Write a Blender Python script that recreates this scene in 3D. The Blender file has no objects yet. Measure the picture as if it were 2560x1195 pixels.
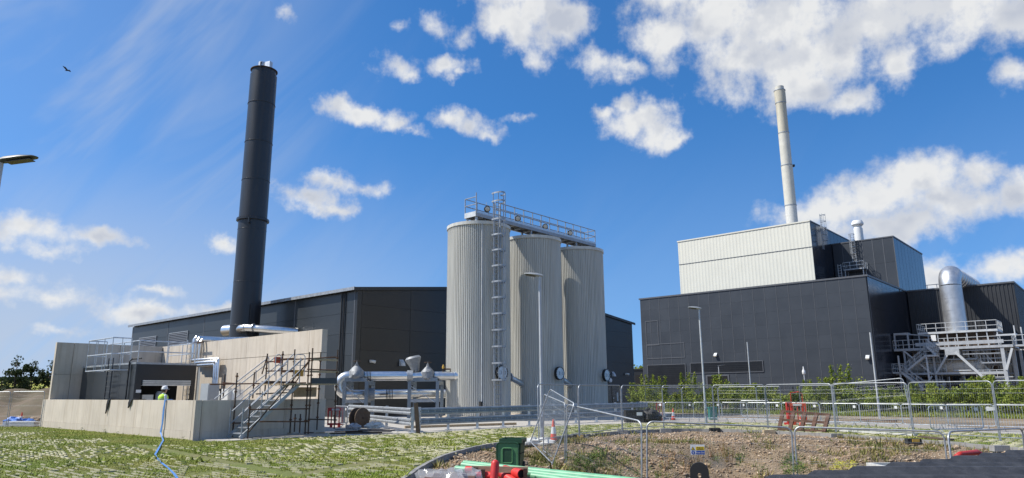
import bpy, bmesh, math, random
import numpy as np
from mathutils import Vector, Matrix

S = bpy.context.scene
COL = S.collection
random.seed(11)
rng = np.random.default_rng(11)
R = math.radians

# ------------------------------------------------------------------ camera
PITCH, ROLL, FPX, EYE = R(12.42), R(-0.38), 1740.0, 1.75
_f = np.array([0, math.cos(PITCH), math.sin(PITCH)])
_u = np.array([0, -math.sin(PITCH), math.cos(PITCH)])
_x = np.array([1.0, 0, 0])
CX = _x * math.cos(ROLL) + _u * math.sin(ROLL)
CU = -_x * math.sin(ROLL) + _u * math.cos(ROLL)
camd = bpy.data.cameras.new('camera')
cam = bpy.data.objects.new('camera', camd)
COL.objects.link(cam)
m = Matrix.Identity(4)
for i in range(3):
    m[i][0] = CX[i]; m[i][1] = CU[i]; m[i][2] = -_f[i]
m[2][3] = EYE
cam.matrix_world = m
camd.sensor_width = 36
camd.lens = 36 * FPX / 2560
camd.clip_start = 0.1
camd.clip_end = 6000
S.camera = cam

# ------------------------------------------------------------------ light
SUN_AZ, SUN_EL = R(-95), R(50)          # where the sun stands: azimuth from +Y, elevation
to_sun = Vector((math.sin(SUN_AZ) * math.cos(SUN_EL), math.cos(SUN_AZ) * math.cos(SUN_EL), math.sin(SUN_EL)))
sl = bpy.data.lights.new('sun', 'SUN')
sl.energy = 5.0
sl.angle = R(0.53)
sl.color = (1.0, 0.955, 0.88)
so = bpy.data.objects.new('sun', sl)
COL.objects.link(so)
so.rotation_euler = to_sun.to_track_quat('Z', 'Y').to_euler()
so.location = (-30, -10, 40)

S.view_settings.view_transform = 'Standard'
S.view_settings.look = 'None'
S.view_settings.gamma = 1
S.view_settings.exposure = 0.2
S.view_settings.use_curve_mapping = False
S.render.engine = 'CYCLES'
S.cycles.use_denoising = True
S.cycles.max_bounces = 6
S.cycles.diffuse_bounces = 3
S.cycles.glossy_bounces = 3
S.cycles.transparent_max_bounces = 8

# ------------------------------------------------------------------ sky
W = bpy.data.worlds.new('World')
S.world = W
W.use_nodes = True
wn, wl = W.node_tree.nodes, W.node_tree.links
wn.clear()

def wnode(t, **k):
    n = wn.new(t)
    for a, b in k.items():
        setattr(n, a, b)
    return n

def wmath(op, a, b=None, c=None, clamp=False):
    n = wnode('ShaderNodeMath', operation=op, use_clamp=clamp)
    for i, v in enumerate((a, b, c)):
        if v is None:
            continue
        if isinstance(v, (int, float)):
            n.inputs[i].default_value = v
        else:
            wl.new(v, n.inputs[i])
    return n.outputs[0]

def wvec(op, a, b=None, out=0):
    n = wnode('ShaderNodeVectorMath', operation=op)
    for i, v in enumerate((a, b)):
        if v is None:
            continue
        if isinstance(v, (tuple, list)):
            n.inputs[i].default_value = v
        else:
            wl.new(v, n.inputs[i])
    return n.outputs[out]

def wnoise(vec, scale, detail, rough=0.55, lac=2.1, dist=0.0):
    n = wnode('ShaderNodeTexNoise', noise_dimensions='2D')
    n.inputs['Scale'].default_value = scale
    n.inputs['Detail'].default_value = detail
    n.inputs['Roughness'].default_value = rough
    n.inputs['Lacunarity'].default_value = lac
    n.inputs['Distortion'].default_value = dist
    wl.new(vec, n.inputs['Vector'])
    return n

def wramp(fac, a, b, va=0.0, vb=1.0):
    n = wnode('ShaderNodeMapRange', interpolation_type='SMOOTHSTEP')
    n.inputs[1].default_value = a; n.inputs[2].default_value = b
    n.inputs[3].default_value = va; n.inputs[4].default_value = vb
    wl.new(fac, n.inputs[0])
    return n.outputs[0]

def wmix(fac, a, b):
    n = wnode('ShaderNodeMix', data_type='RGBA')
    if isinstance(fac, (int, float)):
        n.inputs[0].default_value = fac
    else:
        wl.new(fac, n.inputs[0])
    for i, v in ((6, a), (7, b)):
        if isinstance(v, (tuple, list)):
            n.inputs[i].default_value = (*v, 1)
        else:
            wl.new(v, n.inputs[i])
    return n.outputs[2]

def sky_dir(px, py):
    d = _f + CX * (px - 1280) / FPX - CU * (py - 597.5) / FPX
    d = d / np.linalg.norm(d)
    return math.degrees(math.atan2(d[0], d[1])), math.degrees(math.asin(d[2]))

# clouds as heaps of soft lobes (azimuth, elevation, half width, half height in degrees), read off the photograph
LOBES = []
def lobe(px, py, rx, ry, s=1.0):
    a, e = sky_dir(px, py)
    k = 1 / (FPX * math.pi / 180)
    ce = math.cos(R(e))
    LOBES.append((a, e, rx * k / ce * 0.94, ry * k * 0.94, s))
for c in (
    # big cloud at the top right
    (1700, -25, 130, 75), (1660, 90, 105, 65), (1790, 40, 190, 120), (1850, 145, 120, 80), (1930, 60, 260, 140), (2020, 150, 190, 95),
    (2000, 215, 165, 70), (2110, 248, 85, 42), (2190, 60, 190, 100), (2380, 15, 240, 75), (2520, 40, 150, 70),
    (2240, 150, 70, 60), (2380, 110, 60, 35, .55),
    # cloud at the top, centre
    (1320, -20, 170, 75), (1250, 45, 75, 55), (1300, 70, 95, 55), (1400, 50, 95, 75), (1345, 145, 30, 35, .5), (1330, 40, 120, 70),
    # right of it and the middle ones
    (1500, 160, 75, 48, .8), (1570, 170, 55, 26, .6), (1680, 170, 30, 35, .45),
    (1590, 300, 100, 62), (1640, 335, 78, 50), (1560, 265, 40, 38), (1520, 285, 50, 28), (1680, 345, 40, 26),
    (1000, 165, 68, 34, .6), (1030, 185, 34, 22, .6), (1115, 165, 66, 26, .75), (1145, 185, 36, 20, .65),
    (1085, 70, 44, 26, .34), (1150, 85, 36, 28, .36), (1010, 62, 30, 12, .26),
    (850, 260, 60, 28, .85), (910, 285, 80, 34, .95), (980, 310, 70, 30, .9), (1040, 335, 50, 22, .65),
    (1135, 295, 56, 34, .8), (1180, 312, 56, 32, .85), (1225, 335, 45, 18, .5), (1310, 297, 40, 10, .35),
    (780, 495, 105, 38, .95), (830, 520, 66, 28, .9), (830, 452, 85, 28, .75), (915, 470, 60, 18, .5), (560, 605, 44, 26, .8),
    # low right cloud
    (2290, 455, 110, 75), (2200, 495, 160, 75), (2340, 500, 150, 75), (2090, 535, 180, 65), (2250, 560, 190, 50), (2440, 440, 70, 48, .9),
    (1990, 545, 90, 36, .75), (2420, 500, 90, 40, .8), (2540, 490, 85, 52), (2360, 690, 75, 56, .9), (2500, 670, 80, 45, .8), (2540, 185, 40, 34, .7),
    # low left shreds
    (250, 598, 75, 20, .8), (70, 575, 110, 32, .65), (115, 622, 60, 22, .65), (380, 785, 150, 26, .85), (560, 775, 90, 18, .7),
    (130, 745, 170, 20, .5), (390, 730, 50, 14, .5), (165, 825, 60, 14, .5), (30, 700, 90, 26, .5), (720, 30, 26, 22, .35)):
    lobe(*c)
# the same kind of sky goes on outside the picture
for a, e, rx, ry in ((75, 25, 16, 8), (110, 40, 20, 9), (150, 22, 15, 6), (-75, 40, 10, 4), (-140, 35, 16, 7), (-170, 55, 18, 8), (60, 62, 20, 9), (-30, 66, 14, 6), (190 - 360, 18, 14, 5)):
    LOBES.append((a, e, rx, ry, 1.0))

tc = wnode('ShaderNodeTexCoord')
DIR = tc.outputs['Generated']
sep = wnode('ShaderNodeSeparateXYZ'); wl.new(DIR, sep.inputs[0])
AZ = wmath('MULTIPLY', wmath('ARCTAN2', sep.outputs[0], sep.outputs[1]), 180 / math.pi)
EL = wmath('MULTIPLY', wmath('ARCSINE', sep.outputs[2]), 180 / math.pi)
cmb = wnode('ShaderNodeCombineXYZ'); wl.new(AZ, cmb.inputs[0]); wl.new(EL, cmb.inputs[1])
ANG = cmb.outputs[0]
DIR2 = wvec('MULTIPLY', ANG, (math.pi / 180, math.pi / 180, 0))
warp = wnoise(DIR2, 15.0, 4, 0.6)
off = wvec('MULTIPLY', wvec('SUBTRACT', warp.outputs['Color'], (0.5, 0.5, 0.5)), (2.6, 2.0, 0.0))
ANGW = wvec('ADD', ANG, off)
acc = None
for a, e, rx, ry, s in LOBES:
    qn = wnode('ShaderNodeVectorMath', operation='MULTIPLY_ADD')
    wl.new(ANGW, qn.inputs[0])
    qn.inputs[1].default_value = (1 / rx, 1 / ry, 0)
    qn.inputs[2].default_value = (-a / rx, -e / ry, 0)
    q = qn.outputs[0]
    v = wmath('MULTIPLY_ADD', wvec('LENGTH', q, out=1), -s, s)
    acc = v if acc is None else wmath('SMOOTH_MAX', acc, v, 0.25)
fb = wnoise(DIR2, 24.0, 8, 0.58)
fb2 = wnoise(wvec('MULTIPLY', DIR2, (0.6, 1.0, 0)), 12.0, 3, 0.55)
den = wmath('ADD', acc, wmath('MULTIPLY_ADD', fb.outputs[0], 1.5, -0.84))
alpha = wramp(den, -0.24, 0.66)
thick = wramp(den, 0.15, 1.0)
# self shade of the cloud: billows against the same field moved towards the sun
DIRS = wvec('ADD', DIR2, (-0.022, 0.034, 0.0))
fbs = wnoise(DIRS, 13.0, 4, 0.5)
fbl = wnoise(DIR2, 13.0, 4, 0.5)
relief = wmath('SUBTRACT', fbl.outputs[0], fbs.outputs[0])
relief = wramp(relief, -0.13, 0.13)
belly = wmath('MULTIPLY', thick, wramp(fb2.outputs[0], 0.36, 0.66))
shade = wmath('MULTIPLY_ADD', belly, -0.60, wmath('MULTIPLY_ADD', relief, 0.62, 0.56), clamp=True)
ccol = wmix(shade, (0.46, 0.495, 0.57), (0.73, 0.735, 0.735))
# thin high veil, mostly on the left, and its streaks
vsep = wvec('MULTIPLY', ANG, (0.020, 0.075, 0))
rotn = wnode('ShaderNodeVectorRotate', rotation_type='Z_AXIS'); rotn.inputs['Angle'].default_value = R(-50)
wl.new(wvec('MULTIPLY', ANG, (0.06, 0.06, 0)), rotn.inputs['Vector'])
streak = wnoise(wvec('MULTIPLY', rotn.outputs[0], (0.5, 2.2, 1)), 1.3, 4, 0.55, dist=0.4)
veil_m = wramp(AZ, -4.0, -38.0)
veil = wmath('MULTIPLY', veil_m, wramp(streak.outputs[0], 0.38, 0.80, 0.14, 0.66))
low = wmath('MULTIPLY', wramp(EL, 24.0, 0.0), wramp(AZ, 4.0, -34.0, 0.26, 0.92))
veil = wmath('MAXIMUM', veil, wmath('MULTIPLY', low, wramp(streak.outputs[0], 0.25, 0.6, 0.65, 1.0)))

sky = wnode('ShaderNodeTexSky', sky_type='NISHITA')
sky.sun_disc = False
sky.sun_elevation = SUN_EL
sky.sun_rotation = SUN_AZ
sky.air_density = 1.0
sky.dust_density = 0.3
sky.ozone_density = 1.5
# the clear part of the sky, looked up a little above the true horizon, in the photograph's strong blue
zs = wmath('MULTIPLY_ADD', wmath('MAXIMUM', sep.outputs[2], 0.0), 0.86, 0.12)
sv = wnode('ShaderNodeCombineXYZ'); wl.new(sep.outputs[0], sv.inputs[0]); wl.new(sep.outputs[1], sv.inputs[1]); wl.new(zs, sv.inputs[2])
wl.new(wvec('NORMALIZE', sv.outputs[0]), sky.inputs['Vector'])
tint = wvec('MULTIPLY', sky.outputs[0], (0.345, 0.82, 1.25))
hs = wnode('ShaderNodeHueSaturation')
hs.inputs['Saturation'].default_value = 1.0
hs.inputs['Value'].default_value = 1.0
wl.new(tint, hs.inputs['Color'])
SKYK = 0.115
c0 = wmix(veil, hs.outputs[0], (0.46 / SKYK, 0.52 / SKYK, 0.62 / SKYK))
csc = wvec('MULTIPLY', ccol, (1 / SKYK, 1 / SKYK, 1 / SKYK))
c1 = wmix(wmath('MULTIPLY', alpha, 0.97), c0, csc)
bg = wnode('ShaderNodeBackground')
bg.inputs['Strength'].default_value = SKYK
wl.new(c1, bg.inputs['Color'])
wo = wnode('ShaderNodeOutputWorld')
wl.new(bg.outputs[0], wo.inputs[0])
W.cycles.sampling_method = 'MANUAL'
W.cycles.sample_map_resolution = 512

# ------------------------------------------------------------------ placing
CO = np.array([0, 0, EYE])
GA = R(41.4)                               # the whole plant stands on one grid turned by this angle
E2 = np.array([math.cos(GA), -math.sin(GA), 0.0])   # grid x: right and nearer
RD = np.array([math.sin(GA), math.cos(GA), 0.0])    # grid y: right and deeper

def ray(px, py):
    d = _f + CX * (px - 1280) / FPX - CU * (py - 597.5) / FPX
    return d / d[1]
def at(px, py, Y):                         # point at depth Y
    return ray(px, py) * Y + CO
def on(px, py, z=0.0):                     # point on the level z
    d = ray(px, py)
    return d * ((z - EYE) / d[2]) + CO
def gy(px, py, yg):                        # on the upright grid plane y = yg -> (x, z)
    d = ray(px, py); q = CO + d * ((yg - CO @ RD) / (d @ RD))
    return q @ E2, q[2]
def gx(px, py, xg):                        # on the upright grid plane x = xg -> (y, z)
    d = ray(px, py); q = CO + d * ((xg - CO @ E2) / (d @ E2))
    return q @ RD, q[2]
def w2g(q):
    q = np.array(q, float)
    return np.array([q @ E2, q @ RD, q[2]])
def g2w(q):
    q = np.array(q, float)
    return E2 * q[0] + RD * q[1] + np.array([0, 0, q[2]])

# ------------------------------------------------------------------ things and meshes
ORG = {}
def tag(o, label=None, cat=None, group=None, kind=None):
    if label: o['label'] = label
    if cat: o['category'] = cat
    if group: o['group'] = group
    if kind: o['kind'] = kind
    return o

def thing(name, label, cat, loc=(0, 0, 0), rz=0.0, group=None, org=None):
    o = bpy.data.objects.new(name, None)
    COL.objects.link(o)
    o.empty_display_size = 0.2
    o.location = loc
    o.rotation_euler = (0, 0, rz)
    ORG[o.name] = np.array(org if org is not None else (0, 0, 0), float)
    return tag(o, label, cat, group)

def wthing(name, label, cat, loc, group=None):         # parts are given in world coordinates
    return thing(name, label, cat, loc, 0, group, org=loc)
def gthing(name, label, cat, loc, group=None):         # parts are given in grid coordinates
    return thing(name, label, cat, g2w(loc), -GA, group, org=loc)

class MB:
    def __init__(s): s.v = []; s.f = []
    def add(s, vs, fs):
        n = len(s.v)
        s.v.extend([tuple(float(c) for c in q) for q in vs])
        s.f.extend([tuple(n + i for i in q) for q in fs])
        return s
    def box(s, c, d, rz=0.0, M=None):
        x, y, z = d[0] / 2, d[1] / 2, d[2] / 2
        vs = [(-x, -y, -z), (x, -y, -z), (x, y, -z), (-x, y, -z), (-x, -y, z), (x, -y, z), (x, y, z), (-x, y, z)]
        if rz:
            ca, sa = math.cos(rz), math.sin(rz)
            vs = [(a * ca - b * sa, a * sa + b * ca, e) for a, b, e in vs]
        if M is not None:
            vs = [tuple(M @ Vector(q)) for q in vs]
        vs = [(a + c[0], b + c[1], e + c[2]) for a, b, e in vs]
        return s.add(vs, [(3, 2, 1, 0), (4, 5, 6, 7), (0, 1, 5, 4), (1, 2, 6, 5), (2, 3, 7, 6), (3, 0, 4, 7)])
    def span(s, a, b):                                  # box by two corners
        return s.box([(a[i] + b[i]) / 2 for i in range(3)], [abs(b[i] - a[i]) for i in range(3)])
    def bar(s, p, q, w, h=None, up=(0, 0, 1)):          # rectangular beam from p to q
        h = h or w
        p, q = np.array(p, float), np.array(q, float)
        d = q - p; d = d / (np.linalg.norm(d) + 1e-9)
        u = np.array(up, float)
        if abs(d @ u) > 0.98: u = np.array([1.0, 0, 0]) if abs(d[0]) < .9 else np.array([0, 1.0, 0])
        r = np.cross(d, u); r /= np.linalg.norm(r); u = np.cross(r, d)
        r = r * w / 2; u = u * h / 2
        vs = [p - r - u, p + r - u, p + r + u, p - r + u, q - r - u, q + r - u, q + r + u, q - r + u]
        return s.add(vs, [(0, 1, 2, 3), (7, 6, 5, 4), (0, 4, 5, 1), (1, 5, 6, 2), (2, 6, 7, 3), (3, 7, 4, 0)])
    def pipe(s, pts, r, n=8, closed=False, cap=True, rs=None):
        pts = [np.array(p, float) for p in pts]
        m_ = len(pts)
        rings = []
        prev = None
        for i in range(m_):
            if closed: d = pts[(i + 1) % m_] - pts[i - 1]
            else: d = pts[min(i + 1, m_ - 1)] - pts[max(i - 1, 0)]
            d = d / (np.linalg.norm(d) + 1e-9)
            if prev is None:
                u = np.array([0, 0, 1.0]) if abs(d[2]) < 0.95 else np.array([1.0, 0, 0])
            else: u = prev
            u = u - d * (u @ d); u /= np.linalg.norm(u); prev = u
            w = np.cross(d, u)
            # widen at corners so the tube keeps its thickness
            k = 1.0
            if 0 < i < m_ - 1 and not closed:
                a_ = pts[i] - pts[i - 1]; b_ = pts[i + 1] - pts[i]
                cs = a_ @ b_ / (np.linalg.norm(a_) * np.linalg.norm(b_) + 1e-9)
                k = 1 / max(0.6, math.sqrt(max(0, (1 + cs) / 2)))
                k = 1 + (k - 1) * 0.5
            rr = (rs[i] if rs is not None else r) * k
            rings.append([pts[i] + (u * math.cos(2 * math.pi * j / n) + w * math.sin(2 * math.pi * j / n)) * rr for j in range(n)])
        vs = [q for g in rings for q in g]
        fs = []
        for i in range(m_ if closed else m_ - 1):
            a, b = i * n, ((i + 1) % m_) * n
            for j in range(n):
                fs.append((a + j, a + (j + 1) % n, b + (j + 1) % n, b + j))
        if cap and not closed:
            fs.append(tuple(range(n))[::-1]); fs.append(tuple((m_ - 1) * n + j for j in range(n)))
        return s.add(vs, fs)
    def tube(s, p, q, r, n=8, r2=None):
        return s.pipe([p, q], r, n, rs=[r, r2 if r2 is not None else r])
    def lathe(s, prof, n=24, c=(0, 0, 0), axis=(0, 0, 1), close_top=True, close_bot=True):
        ax = np.array(axis, float); ax /= np.linalg.norm(ax)
        u = np.array([1.0, 0, 0]) if abs(ax[0]) < 0.9 else np.array([0, 1.0, 0])
        u = u - ax * (u @ ax); u /= np.linalg.norm(u); w = np.cross(ax, u)
        c = np.array(c, float)
        vs = []
        for r, z in prof:
            for j in range(n):
                a = 2 * math.pi * j / n
                vs.append(c + ax * z + (u * math.cos(a) + w * math.sin(a)) * r)
        fs = []
        for i in range(len(prof) - 1):
            for j in range(n):
                fs.append((i * n + j, i * n + (j + 1) % n, (i + 1) * n + (j + 1) % n, (i + 1) * n + j))
        if close_bot: fs.append(tuple(range(n))[::-1])
        if close_top: fs.append(tuple((len(prof) - 1) * n + j for j in range(n)))
        return s.add(vs, fs)
    def prism(s, poly, a, b):                           # polygon of 3d points moved from offset a to offset b
        n = len(poly)
        vs = [np.array(q) + np.array(a) for q in poly] + [np.array(q) + np.array(b) for q in poly]
        fs = [tuple(range(n))[::-1], tuple(range(n, 2 * n))]
        for i in range(n):
            fs.append((i, (i + 1) % n, n + (i + 1) % n, n + i))
        return s.add(vs, fs)
    def mesh(s, name, smooth=False, o=(0, 0, 0)):
        me = bpy.data.meshes.new(name)
        ox, oy, oz = o
        me.from_pydata([(a - ox, b - oy, c - oz) for a, b, c in s.v], [], s.f)
        bm = bmesh.new(); bm.from_mesh(me)
        bmesh.ops.recalc_face_normals(bm, faces=bm.faces)
        bm.to_mesh(me); bm.free()
        if smooth:
            me.shade_smooth()
            me.set_sharp_from_angle(angle=R(38))
        return me
    def build(s, name, mat, parent=None, smooth=False, o=None):
        if o is None:
            o = (0, 0, 0)
            if parent is not None:
                p = parent
                while p.parent: p = p.parent
                o = ORG.get(p.name, (0, 0, 0))
        me = s.mesh(name, smooth, o)
        me.materials.append(MT[mat] if isinstance(mat, str) else mat)
        ob = bpy.data.objects.new(name, me)
        COL.objects.link(ob)
        if parent is not None: ob.parent = parent
        return ob

def single(name, mb, mat, label, cat, loc, grid=False, smooth=False, group=None):   # a thing that is one mesh
    o = mb.build(name, mat, None, smooth, o=loc)
    o.location = g2w(loc) if grid else loc
    if grid: o.rotation_euler = (0, 0, -GA)
    return tag(o, label, cat, group)

def dent(mb, ax, val, amp):                            # real sheets are never quite flat
    mb.v = [tuple(c + (random.uniform(-amp, 0) if (i == ax and abs(q[ax] - val) < 1e-4) else 0) for i, c in enumerate(q)) for q in mb.v]
    return mb

CHILD = {}
def kids(o):
    return [c for c in bpy.data.objects if c.parent == o]
def copy_tree(root, loc, rz, label=None, group=None, scale=None, rot=None):
    if root.name not in CHILD:
        CHILD[root.name] = [(c, kids(c)) for c in kids(root)]
    r = root.copy(); COL.objects.link(r)
    r.location = loc
    r.rotation_euler = rot if rot is not None else (0, 0, rz)
    if scale: r.scale = scale
    if label: r['label'] = label
    if group: r['group'] = group
    for c, gs in CHILD[root.name]:
        d = c.copy(); COL.objects.link(d); d.parent = r
        for g in gs:
            e = g.copy(); COL.objects.link(e); e.parent = d
    return r

# ------------------------------------------------------------------ materials
MT = {}
def mat(name, col, rough=0.6, metal=0.0, var=0.0, vscale=3.0, bump=0.0, bscale=40.0, spec=0.5, stretch=None, col2=None, coords='Object', wear=None, coat=0.0):
    M = bpy.data.materials.new(name)
    M.use_nodes = True
    n, l = M.node_tree.nodes, M.node_tree.links
    b = n['Principled BSDF']
    b.inputs['Base Color'].default_value = (*col, 1)
    b.inputs['Roughness'].default_value = rough
    b.inputs['Metallic'].default_value = metal
    b.inputs['Specular IOR Level'].default_value = spec
    if coat:
        b.inputs['Coat Weight'].default_value = coat
        b.inputs['Coat Roughness'].default_value = 0.15
    if var or bump or col2:
        t = n.new('ShaderNodeTexCoord')
        mp = n.new('ShaderNodeMapping')
        l.new(t.outputs[coords], mp.inputs[0])
        if stretch: mp.inputs['Scale'].default_value = stretch
    if var or col2:
        a = n.new('ShaderNodeTexNoise')
        a.inputs['Scale'].default_value = vscale
        a.inputs['Detail'].default_value = 5
        a.inputs['Roughness'].default_value = 0.6
        l.new(mp.outputs[0], a.inputs['Vector'])
        mr = n.new('ShaderNodeMapRange')
        mr.inputs[1].default_value = 0.3; mr.inputs[2].default_value = 0.7
        l.new(a.outputs[0], mr.inputs[0])
        mx = n.new('ShaderNodeMix'); mx.data_type = 'RGBA'
        if col2:
            mx.inputs[6].default_value = (*col, 1); mx.inputs[7].default_value = (*col2, 1)
        else:
            mx.inputs[6].default_value = (*[c * (1 - var) for c in col], 1)
            mx.inputs[7].default_value = (*[min(1, c * (1 + var)) for c in col], 1)
        l.new(mr.outputs[0], mx.inputs[0])
        l.new(mx.outputs[2], b.inputs['Base Color'])
        rr = n.new('ShaderNodeMapRange')
        rr.inputs[3].default_value = max(0.03, rough - 0.08); rr.inputs[4].default_value = min(1, rough + 0.10)
        l.new(a.outputs[0], rr.inputs[0])
        l.new(rr.outputs[0], b.inputs['Roughness'])
    if bump:
        c = n.new('ShaderNodeTexNoise')
        c.inputs['Scale'].default_value = bscale
        c.inputs['Detail'].default_value = 4
        l.new(mp.outputs[0], c.inputs['Vector'])
        bp = n.new('ShaderNodeBump')
        bp.inputs['Strength'].default_value = bump
        bp.inputs['Distance'].default_value = 0.02
        l.new(c.outputs[0], bp.inputs['Height'])
        l.new(bp.outputs[0], b.inputs['Normal'])
    MT[name] = M
    return M

def concrete(name, col, dirt=0.5):
    M = bpy.data.materials.new(name); M.use_nodes = True
    n, l = M.node_tree.nodes, M.node_tree.links
    b = n['Principled BSDF']; b.inputs['Roughness'].default_value = 0.85
    t = n.new('ShaderNodeTexCoord')
    def noise(scale, detail, st=None, rough=0.6):
        mp = n.new('ShaderNodeMapping'); l.new(t.outputs['Object'], mp.inputs[0])
        if st: mp.inputs['Scale'].default_value = st
        q = n.new('ShaderNodeTexNoise'); q.inputs['Scale'].default_value = scale; q.inputs['Detail'].default_value = detail
        q.inputs['Roughness'].default_value = rough
        l.new(mp.outputs[0], q.inputs['Vector'])
        return q.outputs[0]
    def mr(f, a, c, va=0., vb=1.):
        q = n.new('ShaderNodeMapRange'); q.inputs[1].default_value = a; q.inputs[2].default_value = c
        q.inputs[3].default_value = va; q.inputs[4].default_value = vb
        l.new(f, q.inputs[0]); return q.outputs[0]
    def mix(f, a, c, mode='MIX'):
        q = n.new('ShaderNodeMix'); q.data_type = 'RGBA'; q.blend_type = mode
        l.new(f, q.inputs[0])
        for i, v in ((6, a), (7, c)):
            if isinstance(v, tuple): q.inputs[i].default_value = (*v, 1)
            else: l.new(v, q.inputs[i])
        return q.outputs[2]
    c0 = mix(mr(noise(0.8, 6), .3, .7), tuple(c * .88 for c in col), tuple(min(1, c * 1.07) for c in col))
    c1 = mix(mr(noise(1.0, 5, (5.0, 5.0, 0.35)), .48, .68, 0, dirt), c0, tuple(c * q for c, q in zip(col, (.66, .60, .52))))
    c2 = mix(mr(noise(14, 4), .58, .8, 0, .45), c1, tuple(c * .55 for c in col))
    l.new(c2, b.inputs['Base Color'])
    bp = n.new('ShaderNodeBump'); bp.inputs['Strength'].default_value = 0.25; bp.inputs['Distance'].default_value = 0.01
    l.new(noise(30, 4), bp.inputs['Height']); l.new(bp.outputs[0], b.inputs['Normal'])
    MT[name] = M

concrete('concrete', (0.57, 0.50, 0.41))
concrete('concrete_slab', (0.46, 0.43, 0.38), 0.5)
concrete('kerb_stone', (0.29, 0.28, 0.265), 0.6)
mat('cladding', (0.030, 0.034, 0.037), 0.30, 0.0, var=0.12, vscale=0.5, bump=0.05, bscale=0.6, spec=0.45)
mat('cladding_black', (0.014, 0.015, 0.017), 0.34, 0.0, var=0.12, vscale=0.5)
mat('cladding_blue', (0.043, 0.050, 0.061), 0.42, 0.0, var=0.10, vscale=0.3, spec=0.4)
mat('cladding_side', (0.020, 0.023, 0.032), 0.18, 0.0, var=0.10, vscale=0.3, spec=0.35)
mat('flashing', (0.092, 0.098, 0.110), 0.45, 0.0, var=0.1)
def panel_tone(name, amp):                              # every sheet or cast panel comes out a little different
    n, l = MT[name].node_tree.nodes, MT[name].node_tree.links
    b = n['Principled BSDF']; oi = n.new('ShaderNodeObjectInfo'); q = n.new('ShaderNodeMapRange')
    q.inputs[3].default_value = 1 - amp; q.inputs[4].default_value = 1 + amp
    l.new(oi.outputs['Random'], q.inputs[0])
    v = n.new('ShaderNodeVectorMath'); v.operation = 'MULTIPLY'
    src = b.inputs['Base Color'].links[0].from_socket
    l.new(src, v.inputs[0]); l.new(q.outputs[0], v.inputs[1]); l.new(v.outputs[0], b.inputs['Base Color'])
for _n, _a in (('cladding', .16), ('cladding_black', .16), ('cladding_blue', .07), ('cladding_side', .2), ('concrete', .06)): panel_tone(_n, _a)
mat('flashing_dark', (0.020, 0.022, 0.024), 0.4, 0.0)
mat('ribbed_dark', (0.032, 0.034, 0.038), 0.45, 0.0, var=0.15, vscale=0.5)
mat('white_clad', (0.68, 0.665, 0.575), 0.65, 0.0, var=0.03, vscale=0.4)
mat('stack_black', (0.026, 0.028, 0.032), 0.36, 0.0, var=0.25, vscale=1.2, spec=0.5, stretch=(1, 1, .15))
mat('silo_skin', (0.57, 0.56, 0.51), 0.42, 0.0, var=0.15, vscale=5.0, spec=0.4, stretch=(1, 1, .05))
mat('galv', (0.55, 0.57, 0.59), 0.42, 0.75, var=0.18, vscale=6)
mat('galv_dull', (0.36, 0.38, 0.40), 0.5, 0.55, var=0.22, vscale=5)
mat('galv_pale', (0.52, 0.54, 0.55), 0.55, 0.25, var=0.15, vscale=2)
mat('steel_paint', (0.40, 0.42, 0.44), 0.5, 0.15, var=0.15, vscale=2)
mat('alu', (0.80, 0.79, 0.77), 0.30, 1.0, var=0.06, vscale=5, bump=0.12, bscale=7)
mat('alu_duct', (0.58, 0.59, 0.60), 0.42, 0.85, var=0.12, vscale=1.2, bump=0.1, bscale=2)
mat('alu_dull', (0.62, 0.63, 0.64), 0.33, 0.9, var=0.1, vscale=4, bump=0.15, bscale=5)
mat('jacket', (0.25, 0.26, 0.27), 0.55, 0.25, var=0.2, vscale=8, bump=0.9, bscale=7)
mat('rust', (0.13, 0.065, 0.035), 0.8, 0.2, var=0.4, vscale=9)
mat('rust_dark', (0.07, 0.045, 0.03), 0.8, 0.2, var=0.4, vscale=9)
mat('plank', (0.42, 0.32, 0.20), 0.8, var=0.3, vscale=4, stretch=(1, 6, 6), bump=0.2)
mat('timber_dark', (0.10, 0.070, 0.048), 0.85, var=0.35, vscale=5, bump=0.3)
mat('timber_brown', (0.10, 0.050, 0.030), 0.75, var=0.35, vscale=5, bump=0.3)
mat('ply', (0.40, 0.30, 0.20), 0.8, var=0.25, vscale=4)
mat('black', (0.012, 0.012, 0.013), 0.6)
mat('void', (0.006, 0.006, 0.007), 0.9)
mat('rubber', (0.018, 0.018, 0.018), 0.75, var=0.3)
mat('white', (0.75, 0.75, 0.73), 0.5, var=0.05)
mat('white_dirty', (0.60, 0.59, 0.55), 0.6, var=0.15, vscale=4)
mat('cream', (0.56, 0.54, 0.47), 0.5, var=0.08, vscale=0.8)
mat('cream_stain', (0.50, 0.46, 0.36), 0.55, var=0.2, vscale=0.7, stretch=(1, 1, .25))
mat('glass_lamp', (0.75, 0.66, 0.50), 0.15, spec=0.8)
mat('grey_cab', (0.33, 0.35, 0.36), 0.5, var=0.08)
mat('rail_grey', (0.30, 0.32, 0.345), 0.5, 0.3, var=0.15, vscale=5)
mat('stand_blue', (0.22, 0.26, 0.30), 0.45, 0.35, var=0.15, vscale=4)
mat('lamp_under', (0.11, 0.095, 0.06), 0.5, spec=0.3)
mat('barrier_steel', (0.26, 0.29, 0.32), 0.48, 0.5, var=0.2, vscale=3)
concrete('lattice_rib', (0.40, 0.38, 0.255), 0.5)
mat('lamp_dark', (0.05, 0.055, 0.06), 0.45)
mat('heap_soil', (0.17, 0.120, 0.08), 0.95, col2=(0.115, 0.10, 0.055), vscale=.5, bump=1.0, bscale=3)
mat('red', (0.46, 0.03, 0.022), 0.42, var=0.12)
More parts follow.
